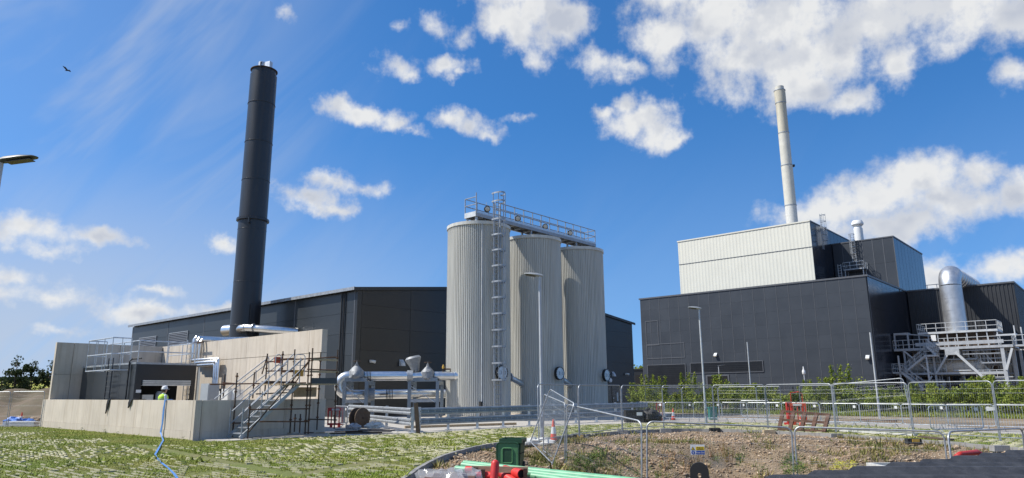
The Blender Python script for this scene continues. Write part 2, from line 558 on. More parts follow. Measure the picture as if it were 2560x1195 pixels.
mat('red_pipe', (0.62, 0.035, 0.03), 0.45, var=0.30, vscale=5)
mat('orange', (0.50, 0.075, 0.03), 0.5, var=0.15, vscale=3)
mat('cone_orange', (0.75, 0.08, 0.03), 0.5, var=0.1)
mat('green_pipe', (0.18, 0.44, 0.25), 0.45, var=0.25, vscale=4)
mat('green_bin', (0.020, 0.068, 0.032), 0.42, var=0.15, vscale=4)
mat('green_lid', (0.085, 0.225, 0.095), 0.45, var=0.1, vscale=4)
mat('teal', (0.02, 0.16, 0.13), 0.5)
mat('blue_hose', (0.09, 0.24, 0.55), 0.45, var=0.15, vscale=6)
mat('blue_bag', (0.05, 0.16, 0.50), 0.45, var=0.25, vscale=8, bump=0.6, bscale=12)
mat('sign_blue', (0.02, 0.07, 0.33), 0.5)
mat('yellow', (0.72, 0.50, 0.03), 0.5)
mat('amber', (0.60, 0.36, 0.06), 0.6, var=0.15)
mat('hivis', (0.52, 0.80, 0.03), 0.6, var=0.1)
mat('skin', (0.45, 0.25, 0.17), 0.5)
mat('hair', (0.05, 0.03, 0.02), 0.7)
mat('cloth_white', (0.62, 0.66, 0.72), 0.8, var=0.1)
mat('cloth_dark', (0.03, 0.035, 0.05), 0.85)
mat('wrap', (0.35, 0.35, 0.37), 0.18, var=0.35, vscale=6, bump=0.8, bscale=9, spec=0.8)
mat('clear_wrap', (0.55, 0.55, 0.57), 0.12, var=0.2, vscale=6, bump=0.9, bscale=9, spec=0.9)
MT['clear_wrap'].node_tree.nodes['Principled BSDF'].inputs['Alpha'].default_value = 0.38
mat('asphalt_sheet', (0.042, 0.043, 0.047), 0.55, var=0.45, vscale=9, bump=0.5, bscale=150)
mat('board_grey', (0.18, 0.17, 0.16), 0.8, var=0.3, vscale=5)
mat('bark', (0.09, 0.065, 0.045), 0.9, var=0.3, vscale=8)

# ------------------------------------------------------------------ ground
def nodes_mat(name):
    M = bpy.data.materials.new(name); M.use_nodes = True
    MT[name] = M
    n, l = M.node_tree.nodes, M.node_tree.links
    b = n['Principled BSDF']
    t = n.new('ShaderNodeTexCoord')
    def noise(scale, detail=5, rough=.6, st=None, col=False):
        mp = n.new('ShaderNodeMapping'); l.new(t.outputs['Object'], mp.inputs[0])
        if st: mp.inputs['Scale'].default_value = st
        q = n.new('ShaderNodeTexNoise'); q.inputs['Scale'].default_value = scale
        q.inputs['Detail'].default_value = detail; q.inputs['Roughness'].default_value = rough
        l.new(mp.outputs[0], q.inputs['Vector']); return q.outputs[1 if col else 0]
    def mr(f, a, c, va=0., vb=1.):
        q = n.new('ShaderNodeMapRange'); q.inputs[1].default_value = a; q.inputs[2].default_value = c
        q.inputs[3].default_value = va; q.inputs[4].default_value = vb
        l.new(f, q.inputs[0]); return q.outputs[0]
    def mix(f, a, c):
        q = n.new('ShaderNodeMix'); q.data_type = 'RGBA'
        if isinstance(f, float): q.inputs[0].default_value = f
        else: l.new(f, q.inputs[0])
        for i, v in ((6, a), (7, c)):
            if isinstance(v, tuple): q.inputs[i].default_value = (*v, 1)
            else: l.new(v, q.inputs[i])
        return q.outputs[2]
    def fin(c, rough=.9, bump=None, bs=.5, bd=.03):
        l.new(c, b.inputs['Base Color']); b.inputs['Roughness'].default_value = rough
        b.inputs['Specular IOR Level'].default_value = .25
        if bump is not None:
            q = n.new('ShaderNodeBump'); q.inputs['Strength'].default_value = bs; q.inputs['Distance'].default_value = bd
            l.new(bump, q.inputs['Height']); l.new(q.outputs[0], b.inputs['Normal'])
    return noise, mr, mix, fin

noise, mr, mix, fin = nodes_mat('earth')
e0 = mix(mr(noise(.35, 4), .35, .65), (0.26, 0.185, 0.105), (0.175, 0.140, 0.10))
e1 = mix(mr(noise(5., 6, .7), .42, .68, 0, .8), e0, (0.40, 0.30, 0.20))
e2 = mix(mr(noise(.45, 6), .50, .64, 0, .8), e1, (0.095, 0.088, 0.080))
fin(e2, .95, noise(14., 6, .75), .9, .06)
noise, mr, mix, fin = nodes_mat('turf_soil')
g0 = mix(mr(noise(.30, 4), .38, .62), (0.15, 0.185, 0.045), (0.215, 0.20, 0.09))
g1 = mix(mr(noise(9., 5, .7), .45, .65, 0, .8), g0, (0.12, 0.13, 0.04))
g2 = mix(mr(noise(.8, 5), .60, .72, 0, .7), g1, (0.30, 0.24, 0.165))
fin(g2, .95, noise(30., 5, .7), .8, .03)
noise, mr, mix, fin = nodes_mat('field')
f0 = mix(mr(noise(.02, 4), .4, .6), (0.36, 0.33, 0.05), (0.23, 0.27, 0.05))
fin(f0, .95)
noise, mr, mix, fin = nodes_mat('blade')
b0 = mix(mr(noise(.45, 4), .35, .65), (0.20, 0.265, 0.030), (0.34, 0.33, 0.085))
b1 = mix(mr(noise(7., 3), .55, .75, 0, .7), b0, (0.11, 0.155, 0.02))
fin(b1, .7)
noise, mr, mix, fin = nodes_mat('dry_weed')
fin(mix(mr(noise(3., 3), .4, .6), (0.30, 0.13, 0.045), (0.20, 0.17, 0.05)), .8)
noise, mr, mix, fin = nodes_mat('weed')
fin(mix(mr(noise(2., 3), .4, .6), (0.12, 0.17, 0.03), (0.045, 0.075, 0.018)), .7)
noise, mr, mix, fin = nodes_mat('flower')
fin(mix(mr(noise(5., 3), .4, .6), (0.62, 0.52, 0.04), (0.40, 0.42, 0.05)), .7)
noise, mr, mix, fin = nodes_mat('stone')
s0 = mix(mr(noise(1.7, 2), .35, .65), (0.36, 0.25, 0.155), (0.27, 0.195, 0.13))
s1 = mix(mr(noise(6.3, 1, .5), .55, .62, 0, 1), s0, (0.54, 0.43, 0.31))
s2 = mix(mr(noise(.5, 4), .55, .68, 0, .8), s1, (0.13, 0.12, 0.11))
fin(s2, .9, noise(40., 3), .4, .01)

concrete('concrete_road', (0.36, 0.33, 0.29), 0.7)
KERB_PX = [(940, 1250), (985, 1215), (1020, 1192), (1050, 1170), (1082, 1152), (1105, 1143), (1129, 1135), (1152, 1128), (1176, 1121), (1212, 1113.5), (1250, 1107), (1314, 1099.5),
           (1345, 1099), (1450, 1089), (1557, 1079), (1664, 1074), (1790, 1074), (1925, 1079), (2093, 1087), (2284, 1100), (2499, 1118), (2700, 1140)]
KERB = [on(x, y)[:2] for x, y in KERB_PX]
PIT = KERB + [np.array([30.0, 6.0]), np.array([30.0, 3.0]), np.array([-2.6, 3.0])]

def inside(P, poly):
    P = np.asarray(P); x, y = P[:, 0], P[:, 1]
    r = np.zeros(len(P), bool); n = len(poly)
    for i in range(n):
        x1, y1 = poly[i]; x2, y2 = poly[(i + 1) % n]
        c = (y1 > y) != (y2 > y)
        with np.errstate(divide='ignore', invalid='ignore'):
            xi = (x2 - x1) * (y - y1) / (y2 - y1 + 1e-12) + x1
        r ^= c & (x < xi)
    return r
def pdist(P, line):
    P = np.asarray(P, float); d = np.full(len(P), 1e9)
    for a, b in zip(line[:-1], line[1:]):
        a = np.asarray(a); b = np.asarray(b); ab = b - a
        t = np.clip(((P - a) @ ab) / (ab @ ab + 1e-12), 0, 1)
        d = np.minimum(d, np.linalg.norm(P - a - t[:, None] * ab, axis=1))
    return d
def sstep(x, a, b):
    t = np.clip((x - a) / (b - a), 0, 1); return t * t * (3 - 2 * t)
_ph = rng.uniform(0, 6.28, 24); _an = rng.uniform(0, 6.28, 24); _fr = np.concatenate([rng.uniform(.3, .9, 8), rng.uniform(1.0, 2.2, 8), rng.uniform(2.5, 5, 8)])
def lump(P):
    P = np.asarray(P, float); z = np.zeros(len(P))
    for i in range(24):
        z += np.sin((P[:, 0] * math.cos(_an[i]) + P[:, 1] * math.sin(_an[i])) * _fr[i] + _ph[i]) * (0.9 / _fr[i]) * .095
    return z
def height(P):
    P = np.asarray(P, float)
    ins = inside(P, PIT); d = pdist(P, KERB)
    # the dug-out ground falls from the kerb towards a low middle
    dep = -(0.10 + np.minimum(0.088 * d, 0.92)) + lump(P) * sstep(d, .2, 2)
    dep = np.minimum(dep, -0.06 - .010 * np.minimum(d, 6))
    dep *= sstep(P[:, 1], 6.5, 11.0) * sstep(-P[:, 0], -28, -22)
    z = np.where(ins, dep, -0.03)
    far = np.clip(P[:, 1] - 95, 0, 600)
    left = sstep(-P[:, 0], -10, 40)
    return z + far * 0.031 * left

def axis(*parts):
    out = []
    for a, b, st in parts:
        out += list(np.arange(a, b, st))
    return np.array(out)
xs = axis((-1500, -200, 130), (-200, -40, 16), (-40, -6, 4), (-6, 24, .3), (24, 60, 4), (60, 200, 20), (200, 1501, 130))
ys = axis((-300, -20, 40), (-20, 6, 3), (6, 37, .3), (37, 60, 3), (60, 200, 10), (200, 500, 25), (500, 2501, 200))
gxx, gyy = np.meshgrid(xs, ys)
gp = np.stack([gxx.ravel(), gyy.ravel()], 1)
gz = height(gp)
nx = len(xs)
me = bpy.data.meshes.new('ground')
faces = [(j * nx + i, j * nx + i + 1, (j + 1) * nx + i + 1, (j + 1) * nx + i) for j in range(len(ys) - 1) for i in range(nx - 1)]
me.from_pydata([(a, b, c) for (a, b), c in zip(gp.tolist(), gz.tolist())], [], faces)
me.materials.append(MT['earth']); me.shade_smooth()
ground = bpy.data.objects.new('ground', me); COL.objects.link(ground)
tag(ground, kind='structure')

def sheet(name, pts, z, m_, kind='structure', thick=None):
    bm = bmesh.new()
    vs = [bm.verts.new((p[0], p[1], z)) for p in pts]
    f = bm.faces.new(vs)
    if f.normal.z < 0: bmesh.ops.reverse_faces(bm, faces=[f])
    bm.normal_update()
    if thick:
        r = bmesh.ops.extrude_face_region(bm, geom=[f])
        for v in [q for q in r['geom'] if isinstance(q, bmesh.types.BMVert)]: v.co.z -= thick
    bmesh.ops.triangulate(bm, faces=bm.faces)
    bmesh.ops.recalc_face_normals(bm, faces=bm.faces)
    if not thick and bm.faces[:] and bm.faces[0].normal.z < 0: bmesh.ops.reverse_faces(bm, faces=bm.faces[:])
    mm = bpy.data.meshes.new(name); bm.to_mesh(mm); bm.free()
    mm.materials.append(MT[m_])
    o = bpy.data.objects.new(name, mm); COL.objects.link(o)
    return tag(o, kind=kind)

Q = w2g(on(481, 1101)); QX, QY = Q[0], Q[1]           # near corner of the concrete bund, grid
BLX = QX - 19.2                                       # its left end
BDY = 6.0                                             # its depth
q_w = g2w((QX, QY, 0))[:2]; ql_w = g2w((BLX, QY, 0))[:2]
apron_near = [on(481, 1104)[:2], on(560, 1104)[:2], on(760, 1094)[:2], on(1000, 1086)[:2], on(1045, 1084)[:2], on(1345, 1067)[:2], on(1620, 1058)[:2]]
road_near = [on(1640, 1056)[:2], on(1900, 1058)[:2], on(2100, 1063)[:2], on(2260, 1070)[:2], on(2650, 1095)[:2]]
road_far = [on(1600, 1043)[:2], on(1900, 1046)[:2], on(2260, 1060)[:2], on(2650, 1081)[:2]]
LAWN = [np.array([-40.0, 8.0]), np.array([-4, 9.0])] + KERB + [np.array([40.0, 27.0])] + road_near[::-1] + apron_near[::-1] + [q_w, ql_w, np.array([-32.0, 41.5]), np.array([-48.0, 41.0])]
lawn = sheet('grass_paving', LAWN, 0.0, 'turf_soil')
apron = sheet('concrete_apron', [q_w + np.array([.3, .2])] + apron_near[1:] + [np.array([14.0, 62.0]), np.array([10.0, 80.0]), np.array([-30.0, 80.0]), np.array([-32, 56.0])], 0.03, 'concrete_slab', thick=.2)
road = sheet('site_road', road_near + road_far[::-1], 0.012, 'concrete_road', thick=.1)
fieldo = sheet('field', [np.array(q) for q in ((-420, 150), (-60, 150), (-60, 380), (-420, 380))], 0, 'field')
for v in fieldo.data.vertices: v.co.z = 0.031 * (v.co.y - 95) + 0.35

# edging stones along the turf, each its own block
def resample(line, step):
    line = [np.array(p, float) for p in line]; out = [line[0]]; carry = 0.0
    for a, b in zip(line[:-1], line[1:]):
        L_ = np.linalg.norm(b - a); t = step - carry
        while t <= L_:
            out.append(a + (b - a) * t / L_); t += step
        carry = (carry + L_) % step
    return out
_k = resample(KERB, .5)
ks = [np.array(KERB[0])]
kk = []
for i, p in enumerate(_k):                             # soften the corners of the line
    a = _k[max(0, i - 2):i + 3]
    kk.append(np.mean(a, axis=0))
kerb_root = bpy.data.objects.new('kerb', None); COL.objects.link(kerb_root); tag(kerb_root, kind='structure')
bk = MB().box((0, 0, 0), (1.0, .10, .26)).mesh('kerb_stone'); bk.materials.append(MT['kerb_stone'])
ks = resample(kk, .92)
for a, b in zip(ks[:-1], ks[1:]):
    if a[0] > 25: break
    d = b - a; o = bpy.data.objects.new('kerb_stone', bk); COL.objects.link(o); o.parent = kerb_root
    o.location = ((a[0] + b[0]) / 2, (a[1] + b[1]) / 2, -0.085 + random.uniform(-.008, .008))
    o.rotation_euler = (0, random.uniform(-.006, .006), math.atan2(d[1], d[0])); o.scale = (np.linalg.norm(d) * .985, 1, 1)

# ------------------------------------------------------------------ concrete bund
def wall_panels(parent, x0, x1, y0, y1, z0, z1, xs_=None, zs_=None, name='wall_panel', axis='x', m_='concrete', gap=.018):
    # a wall of separate cast panels with open joints; axis is the direction the joints step along
    xs_ = xs_ or [x0 if axis == 'x' else y0, x1 if axis == 'x' else y1]
    zs_ = zs_ or [z0, z1]
    for i in range(len(xs_) - 1):
        for j in range(len(zs_) - 1):
            a, b = xs_[i] + gap / 2, xs_[i + 1] - gap / 2
            c, d = zs_[j] + (gap / 2 if j else 0), zs_[j + 1] - (gap / 2 if j < len(zs_) - 2 else 0)
            mb = MB()
            if axis == 'x': mb.span((a, y0, c), (b, y1, d))
            else: mb.span((x0, a, c), (x1, b, d))
            mb.build(name, m_, parent)
LOWZ = 1.52
TALLZ = 4.73
# front low wall, along grid x
t = gthing('low_concrete_wall', 'long low sunlit concrete wall with a blue hose hanging over it', 'wall', ((BLX + QX) / 2, QY, 0))
jx = [BLX, BLX + 3.9, BLX + 7.1, BLX + 10.3, BLX + 13.5, BLX + 16.6, QX - .22]
wall_panels(t, BLX, QX, QY, QY + .25, .34, LOWZ, jx)
wall_panels(t, BLX, QX, QY - .012, QY + .26, -.1, .335, [BLX, BLX + 9.6, QX - .22], name='base_strip', gap=.01)
MB().span((QX - .2, QY, -.1), (QX, QY + .25, LOWZ + .004)).build('end_post', 'concrete', t)
MB().span((BLX + .02, QY + .07, .32), (QX - .2, QY + .18, LOWZ - .05)).build('joint_core', 'concrete', t)
# return low wall, along grid y
t = gthing('low_concrete_wall', 'short low concrete wall in shade behind the scaffold stair', 'wall', (QX, QY + BDY / 2, 0))
wall_panels(t, QX - .25, QX - .003, QY, QY, .30, LOWZ - .004, [QY + .26, QY + 1.5, QY + 3.9, QY + BDY - .02], axis='y')
wall_panels(t, QX - .26, QX + .008, QY, QY, -.1, .297, [QY + .26, QY + 3.2, QY + BDY - .02], axis='y', name='base_strip', gap=.01)
MB().span((QX - .19, QY + .27, .25), (QX - .08, QY + BDY - .05, LOWZ - .05)).build('joint_core', 'concrete', t)
# tall back wall, along grid x, lit, ends at the scaffold
YB = QY + BDY
xr = gy(806, 830, YB)[0]
xl = BLX - .05
t = gthing('tall_concrete_wall', 'tall sunlit concrete wall behind the scaffold, long panels with joints', 'wall', ((xl + xr) / 2, YB, 0))
gap0 = gy(507, 860, YB)[0]; gap1 = gy(472, 862, YB)[0]
up = [gap0] + [gy(p, 850, YB)[0] for p in (551, 618, 692, 773)] + [xr]
lo = [gap0] + [gy(p, 930, YB)[0] for p in (548, 580, 615, 653, 700, 740)] + [xr]
zj = gy(640, 893, YB)[1]
wall_panels(t, 0, 0, YB, YB + .30, zj, TALLZ, up, [zj + .012, TALLZ], axis='x')
wall_panels(t, 0, 0, YB + .001, YB + .298, 0, zj, lo, [-.1, zj - .012], axis='x')
wall_panels(t, 0, 0, YB, YB + .30, 0, TALLZ, [xl, xl + 3.4, xl + 6.0, gap1], [-.1, zj, TALLZ], axis='x')
MB().span((xl + .1, YB + .09, 0), (gap1 - .1, YB + .21, TALLZ - .06)).span((gap0 + .1, YB + .09, 0), (xr - .1, YB + .21, TALLZ - .06)).build('joint_core', 'concrete', t)
wall_panels(t, 0, 0, YB + .05, YB + .25, 0, 3.3, [gap1 + .02, gap0 - .02], [-.1, 3.3], name='infill_panel', m_='grey_cab')
# tall left wall, along grid y, in shade
y_n = gx(142, 862, BLX + .9)[0]
t = gthing('tall_concrete_wall', 'tall shaded concrete wall at the left end of the bund', 'wall', (BLX + .9, (y_n + YB) / 2, 0))
wall_panels(t, BLX + .65, BLX + .9, 0, 0, 0, TALLZ, [y_n, y_n + .9, y_n + 3.4, YB - .03], [-.1, 2.9, TALLZ + .002], axis='y')
MB().span((BLX + .72, y_n + .1, 0), (BLX + .83, YB - .1, TALLZ - .06)).build('joint_core', 'concrete', t)
bfl = sheet('bund_floor', [g2w(q)[:2] for q in ((BLX, QY + .2, 0), (QX - .2, QY + .2, 0), (QX - .2, YB, 0), (BLX, YB, 0))], 0.25, 'concrete_slab', thick=.3)

# black kiosk inside the bund
kc = w2g(at(342, 905, 36.0)); KX, KY, KZ = kc
ky1 = gx(492, 909, KX)[0]; kx0 = gy(208, 917, KY)[0]
t = gthing('pump_kiosk', 'dark grey pump kiosk with open shutter and roof railing inside the bund', 'kiosk', ((KX + kx0) / 2, (KY + ky1) / 2, .25))
n = 4
for i in range(n):
    a = kx0 + (KX - kx0) * i / n; b = kx0 + (KX - kx0) * (i + 1) / n
    MB().span((a + .006, KY, .25), (b - .006, KY + .08, KZ - .1)).build('side_panel', 'cladding', t)
oy0, oz1 = gx(352, 968, KX)[0], gx(352, 963, KX)[1]
oy1 = gx(476, 970, KX)[0]
kf = MB().span((KX - .08, KY + .081, oz1), (KX, ky1, KZ - .1)).span((KX - .08, KY + .081, .25), (KX, oy0, oz1)).span((KX - .08, oy1, .25), (KX, ky1, oz1)).build('front_wall', 'cladding_black', t)
MB().span((KX - 2.2, oy0 - .2, .25), (KX - 2.1, oy1 + .2, oz1)).build('back_panel', 'void', t)
for zz, w_ in ((0, .0), (.1, .02), (.2, .0)):
    MB().span((KX + .01, oy0 + .05, oz1 + zz - .02), (KX + .10 + w_, oy1 - .05, oz1 + zz + .05)).build('shutter_slat', 'white_dirty', t)
MB().span((KX - .06, KY - .02, KZ - .1), (KX - .02, ky1, KZ)).span((kx0, KY - .02, KZ - .1), (KX - .06, KY + .06, KZ)).span((kx0, KY + .06, KZ - .07), (KX - .06, ky1, KZ - .02)).build('roof', 'galv_dull', t)
MB().span((KX - .9, oy0 + .25, .9), (KX - .35, oy0 + .8, 1.75)).build('pump_control', 'white_dirty', t)
MB().lathe([(.14, 0), (.16, .05), (.16, .5), (.1, .62)], 12, (KX - .3, oy0 + 1.05, 1.3)).span((KX - .7, oy0 + .9, .25), (KX - .2, oy0 + 1.3, 1.3)).build('pump', 'grey_cab', t, True)
MB().span((KX + .01, KY + .1, 1.85), (KX + .02, KY + .35, 2.0)).build('nameplate', 'white', t)
# roof railing
rt = KZ + 1.12
rail = MB()
corners = [(KX - .15, KY + .1), (KX - .15, ky1 - .05), (KX - 3.6, ky1 - .05)]
l0 = (kx0 + 3.2, KY + .1)
for k in (.55, 1.1):
    rail.pipe([(l0[0], l0[1], KZ + k)] + [(a, b, KZ + k) for a, b in corners], .024, 6)
for a, b in [l0, (KX - 2.2, KY + .1), (KX - 1.1, KY + .1), corners[0], (KX - .15, (KY + ky1) / 2), corners[1], (KX - 1.8, ky1 - .05), corners[2]]:
    rail.tube((a, b, KZ), (a, b, KZ + 1.1), .024, 6)
rail.build('roof_railing', 'galv', t, True)
# ladder with cage on the long side
lx = gy(281, 960, KY)[0]
lad = MB()
for s_ in (-.32, .32):
    lad.bar((lx + s_, KY - .2, .25), (lx + s_, KY - .2, KZ + .3), .05, .02)
z = .5
while z < KZ + .2:
    lad.tube((lx - .32, KY - .2, z), (lx + .32, KY - .2, z), .018, 5); z += .28
ladder = lad.build('ladder', 'lamp_dark', t)
cage = MB()
cx0 = gy(237, 930, KY - .5)[0]; cx1 = gy(298, 930, KY - .5)[0]; cz0 = gy(240, 929, KY - .5)[1]; cz1 = gy(250, 853, KY - .5)[1]
for zz in (cz0, (cz0 + cz1) / 2, cz1):
    cage.pipe([(cx0, KY - .05, zz), (cx0, KY - .95, zz), (cx1, KY - .95, zz), (cx1, KY - .05, zz)], .026, 6)
for a in np.linspace(cx0, cx1, 4):
    cage.tube((a, KY - .95, cz0), (a, KY - .95, cz1), .02, 5)
for b in (-.05, -.5):
    for a in (cx0, cx1): cage.tube((a, KY + b, cz0), (a, KY + b, cz1), .02, 5)
cage.build('ladder_cage', 'galv', t, True)
dx = gy(322, 960, KY)[0]
MB().pipe([(dx, KY - .08, .25), (dx, KY - .08, KZ + .05), (dx + .05, KY + .02, KZ + .18), (dx + .5, KY + .3, KZ + .2)], .04, 8).build('vent_pipe', 'black', t, True)

# silver services on the bund wall
pk = w2g(at(490, 880, 37.0))
t = gthing('insulated_pipes', 'bundle of silver lagged pipes bending over the tall concrete wall', 'pipes', (pk[0], YB - .2, .25))
zt = gy(490, 842, YB - .3)[1]; zb = gy(490, 903, YB - .3)[1]
x1 = gy(547, 905, YB - .3)[0]
for i in range(3):
    xx = gy(484 + i * 7.5, 870, YB - .3)[0]
    MB().pipe([(x1 - i * .18, YB - .3 - .02 * i, .3), (x1 - i * .18, YB - .3 - .02 * i, zb - .16 * i), (x1 - i * .18 - .05, YB - .3 - .02 * i, zb + .06 - .16 * i), (xx, YB - .3, zb + .06 - .16 * i), (xx, YB - .3, zb + .2), (xx, YB - .3, zt - .1 - .1 * i), (xx, YB - .22, zt - .1 * i), (xx + .2, YB + 1.5, zt - .1 * i), (xx + 3.4, YB + 4.6, zt + .02 - .1 * i)], .075, 10).build('pipe', 'alu', t, True)
MB().span((gy(484, 880, YB - .4)[0] - .1, YB - .42, zb + 1.0), (gy(506, 880, YB - .4)[0], YB - .37, zb + 1.12)).build('clamp', 'rust_dark', t)
# cable ladder left of them
t = gthing('cable_ladder', 'galvanised cable ladder up the wall left of the silver pipes', 'cable tray', (gap1, YB - .2, .25))
for s_ in (467, 479):
    xx = gy(s_, 880, YB - .15)[0]
    MB().bar((xx, YB - .15, .3), (xx, YB - .15, zt - .1), .04, .05).build('rail', 'galv', t)
xa, xb = gy(467, 880, YB - .15)[0], gy(479, 880, YB - .15)[0]
for z in np.arange(.5, zt - .2, .3):
    MB().bar((xa, YB - .15, z), (xb, YB - .15, z), .03, .03).build('rung', 'galv', t)
# cabinets behind the low wall
for i, (p0, p1, top, lab, mm, dy) in enumerate(((503, 523, 959, 'grey metal cabinet standing near the kiosk right edge', 'grey_cab', 2.4), (548, 572, 972, 'pale grey square cabinet between the two scaffold uprights', 'white_dirty', 4.6), (571, 586, 974, 'narrow white cabinet beside the pale grey one', 'white', 4.8))):
    a, z1 = gy(p0, top, QY + dy); b, _ = gy(p1, top, QY + dy)
    t = gthing('control_cabinet', lab, 'cabinet', ((a + b) / 2, QY + dy + .2, .25))
    MB().span((a, QY + dy, .35), (b, QY + dy + .5, z1)).build('body', mm, t)
    MB().span((a + .03, QY + dy - .015, .45), (b - .03, QY + dy - .002, z1 - .05)).build('door', mm, t)
    MB().span((a + .02, QY + dy + .05, .25), (b - .02, QY + dy + .45, .35)).build('plinth', 'black', t)
# black equipment frame at x 527
t = gthing('equipment_rack', 'small black equipment rack with bare pipework beside the cabinets', 'rack', (gy(533, 990, QY + 3)[0], QY + 3, .25))
rx = gy(533, 990, QY + 3)[0]
mb = MB()
for a in (-.3, .3):
    for b in (-.2, .2): mb.bar((rx + a, QY + 3 + b, .25), (rx + a, QY + 3 + b, 2.0), .05)
mb.span((rx - .32, QY + 2.78, 1.9), (rx + .32, QY + 3.22, 2.0)).build('frame', 'black', t)
MB().pipe([(rx - .1, QY + 3, .3), (rx - .1, QY + 3, 1.3), (rx + .25, QY + 3, 1.5)], .05, 8).build('pipe', 'galv_dull', t, True)

# person behind the low wall: white helmet, hi-vis vest
pp = at(409, 985, 32.2)
PZ = .27
t = wthing('person', 'person in white hard hat and yellow hi-vis vest standing behind the low wall', 'person', (pp[0], pp[1], PZ))
def skin_body(name, pts, edges, radii, m_, parent, sub=2):
    me = bpy.data.meshes.new(name); me.from_pydata(pts, edges, [])
    ob = bpy.data.objects.new(name, me); COL.objects.link(ob); ob.parent = parent
    md = ob.modifiers.new('Skin', 'SKIN'); md.use_smooth_shade = True
    ob.modifiers.new('Sub', 'SUBSURF').levels = sub
    ob.modifiers['Sub'].render_levels = sub
    for v, r in zip(me.skin_vertices[0].data, radii): v.radius = r if isinstance(r, tuple) else (r, r)
    me.skin_vertices[0].data[0].use_root = True
    me.materials.append(MT[m_])
    return ob
bp_ = [(0, 0, .95), (0, 0, 1.15), (0, 0, 1.38), (0, 0, 1.48), (0, .02, 1.56), (0, .03, 1.66), (0, .03, 1.74),
       (.19, 0, 1.42), (.24, -.02, 1.15), (.22, .18, .98), (-.19, 0, 1.42), (-.25, -.02, 1.15), (-.2, .2, 1.0),
       (.1, 0, .88), (.11, .02, .48), (.11, 0, .08), (.12, .14, .03), (-.1, 0, .88), (-.11, .02, .48), (-.11, 0, .08), (-.12, .14, .03)]
be = [(0, 1), (1, 2), (2, 3), (3, 4), (4, 5), (5, 6), (2, 7), (7, 8), (8, 9), (2, 10), (10, 11), (11, 12), (0, 13), (13, 14), (14, 15), (15, 16), (0, 17), (17, 18), (18, 19), (19, 20)]
br = [(.15, .11), (.15, .11), (.17, .11), .06, .055, .085, .075, .075, .055, .04, .075, .055, .04, .09, .065, .045, .04, .09, .065, .045, .04]
skin_body('body', bp_, be, br, 'cloth_white', t)
# vest, head skin, helmet, hair as clothing pieces over it
MB().lathe([(.0, 1.02), (.19, 1.02), (.205, 1.2), (.215, 1.36), (.17, 1.46), (.09, 1.505)], 20).build('vest', 'hivis', t, True, o=(0, 0, 0))
MB().lathe([(.055, 1.46), (.06, 1.55), (.088, 1.60), (.098, 1.66), (.095, 1.72), (.07, 1.76)], 16, (0, .03, 0)).lathe([(.012, 0), (.016, .03), (.006, .05)], 6, (0.0, .125, 1.63), (0, .5, 1)).lathe([(.02, 0), (.026, .03), (.01, .06)], 6, (.097, .03, 1.63)).lathe([(.02, 0), (.026, .03), (.01, .06)], 6, (-.097, .03, 1.63)).build('head', 'skin', t, True, o=(0, 0, 0))
MB().lathe([(.092, 1.60), (.104, 1.66), (.10, 1.72)], 16, (0, .005, 0)).build('hair', 'hair', t, True, o=(0, 0, 0))
MB().lathe([(.150, 1.715), (.152, 1.728), (.128, 1.735), (.125, 1.79), (.10, 1.845), (.055, 1.872), (0.004, 1.88)], 20, (0, .03, 0)).span((-.07, .14, 1.715), (.07, .215, 1.728)).span((-.012, -.08, 1.84), (.012, .14, 1.885)).build('hard_hat', 'white', t, True, o=(0, 0, 0))
for z_ in (1.12, 1.26):
    MB().lathe([(.203, z_), (.212, z_ + .01), (.215, z_ + .045), (.206, z_ + .05)], 20).build('reflective_band', 'galv_pale', t, True, o=(0, 0, 0))
t.rotation_euler = (0, 0, R(-35))

# blue lay-flat hose over the wall and down the turf
def ribbon(pts, width, thick, side=None):
    mb = MB(); pts = [np.array(p, float) for p in pts]; vs = []
    for i, p in enumerate(pts):
        d = pts[min(i + 1, len(pts) - 1)] - pts[max(i - 1, 0)]; d /= np.linalg.norm(d)
        s_ = np.array(side if side is not None else np.cross(d, (0, 0, 1)), float)
        s_ = s_ / (np.linalg.norm(s_) + 1e-9)
        nn = np.cross(s_, d)
        w_ = width if not hasattr(width, '__len__') else width[i]
        vs += [p - s_ * w_ / 2 + nn * thick / 2, p + s_ * w_ / 2 + nn * thick / 2, p + s_ * w_ / 2 - nn * thick / 2, p - s_ * w_ / 2 - nn * thick / 2]
    fs = []
    for i in range(len(pts) - 1):
        a, b = 4 * i, 4 * i + 4
        for j in range(4): fs.append((a + j, a + (j + 1) % 4, b + (j + 1) % 4, b + j))
    fs.append((0, 1, 2, 3)); fs.append((len(vs) - 4, len(vs) - 3, len(vs) - 2, len(vs) - 1))
    return mb.add(vs, fs)
hx = gy(416, 1001, QY)[0]
hp = [g2w((hx, QY + .7, .6)), g2w((hx, QY + .34, LOWZ - .05)), g2w((hx, QY + .2, LOWZ + .03)), g2w((hx, QY - .05, LOWZ + .01)), g2w((hx - .03, QY - .06, 1.2)), g2w((hx + .02, QY - .08, .6)), g2w((hx - .01, QY - .10, .22))]
hp += [g2w((gy(408, 1090, QY - .14)[0], QY - .2, .10)), on(408, 1101, .05), on(398, 1118, .05), on(388, 1136, .05), on(398, 1152, .05), on(421, 1170, .05), on(436, 1185, .05), on(446, 1200, .05), on(455, 1230, .05)]
hpts = []
for i in range(len(hp) - 1):
    for k in range(3): hpts.append(np.array(hp[i]) + (np.array(hp[i + 1]) - np.array(hp[i])) * k / 3)
hpts.append(np.array(hp[-1]))
sd = E2 * .8 + np.array([.2, 0.0, 0])
hose = ribbon(hpts, [.07 + .045 * abs(math.sin(i * .6)) for i in range(len(hpts))], .02, side=sd)
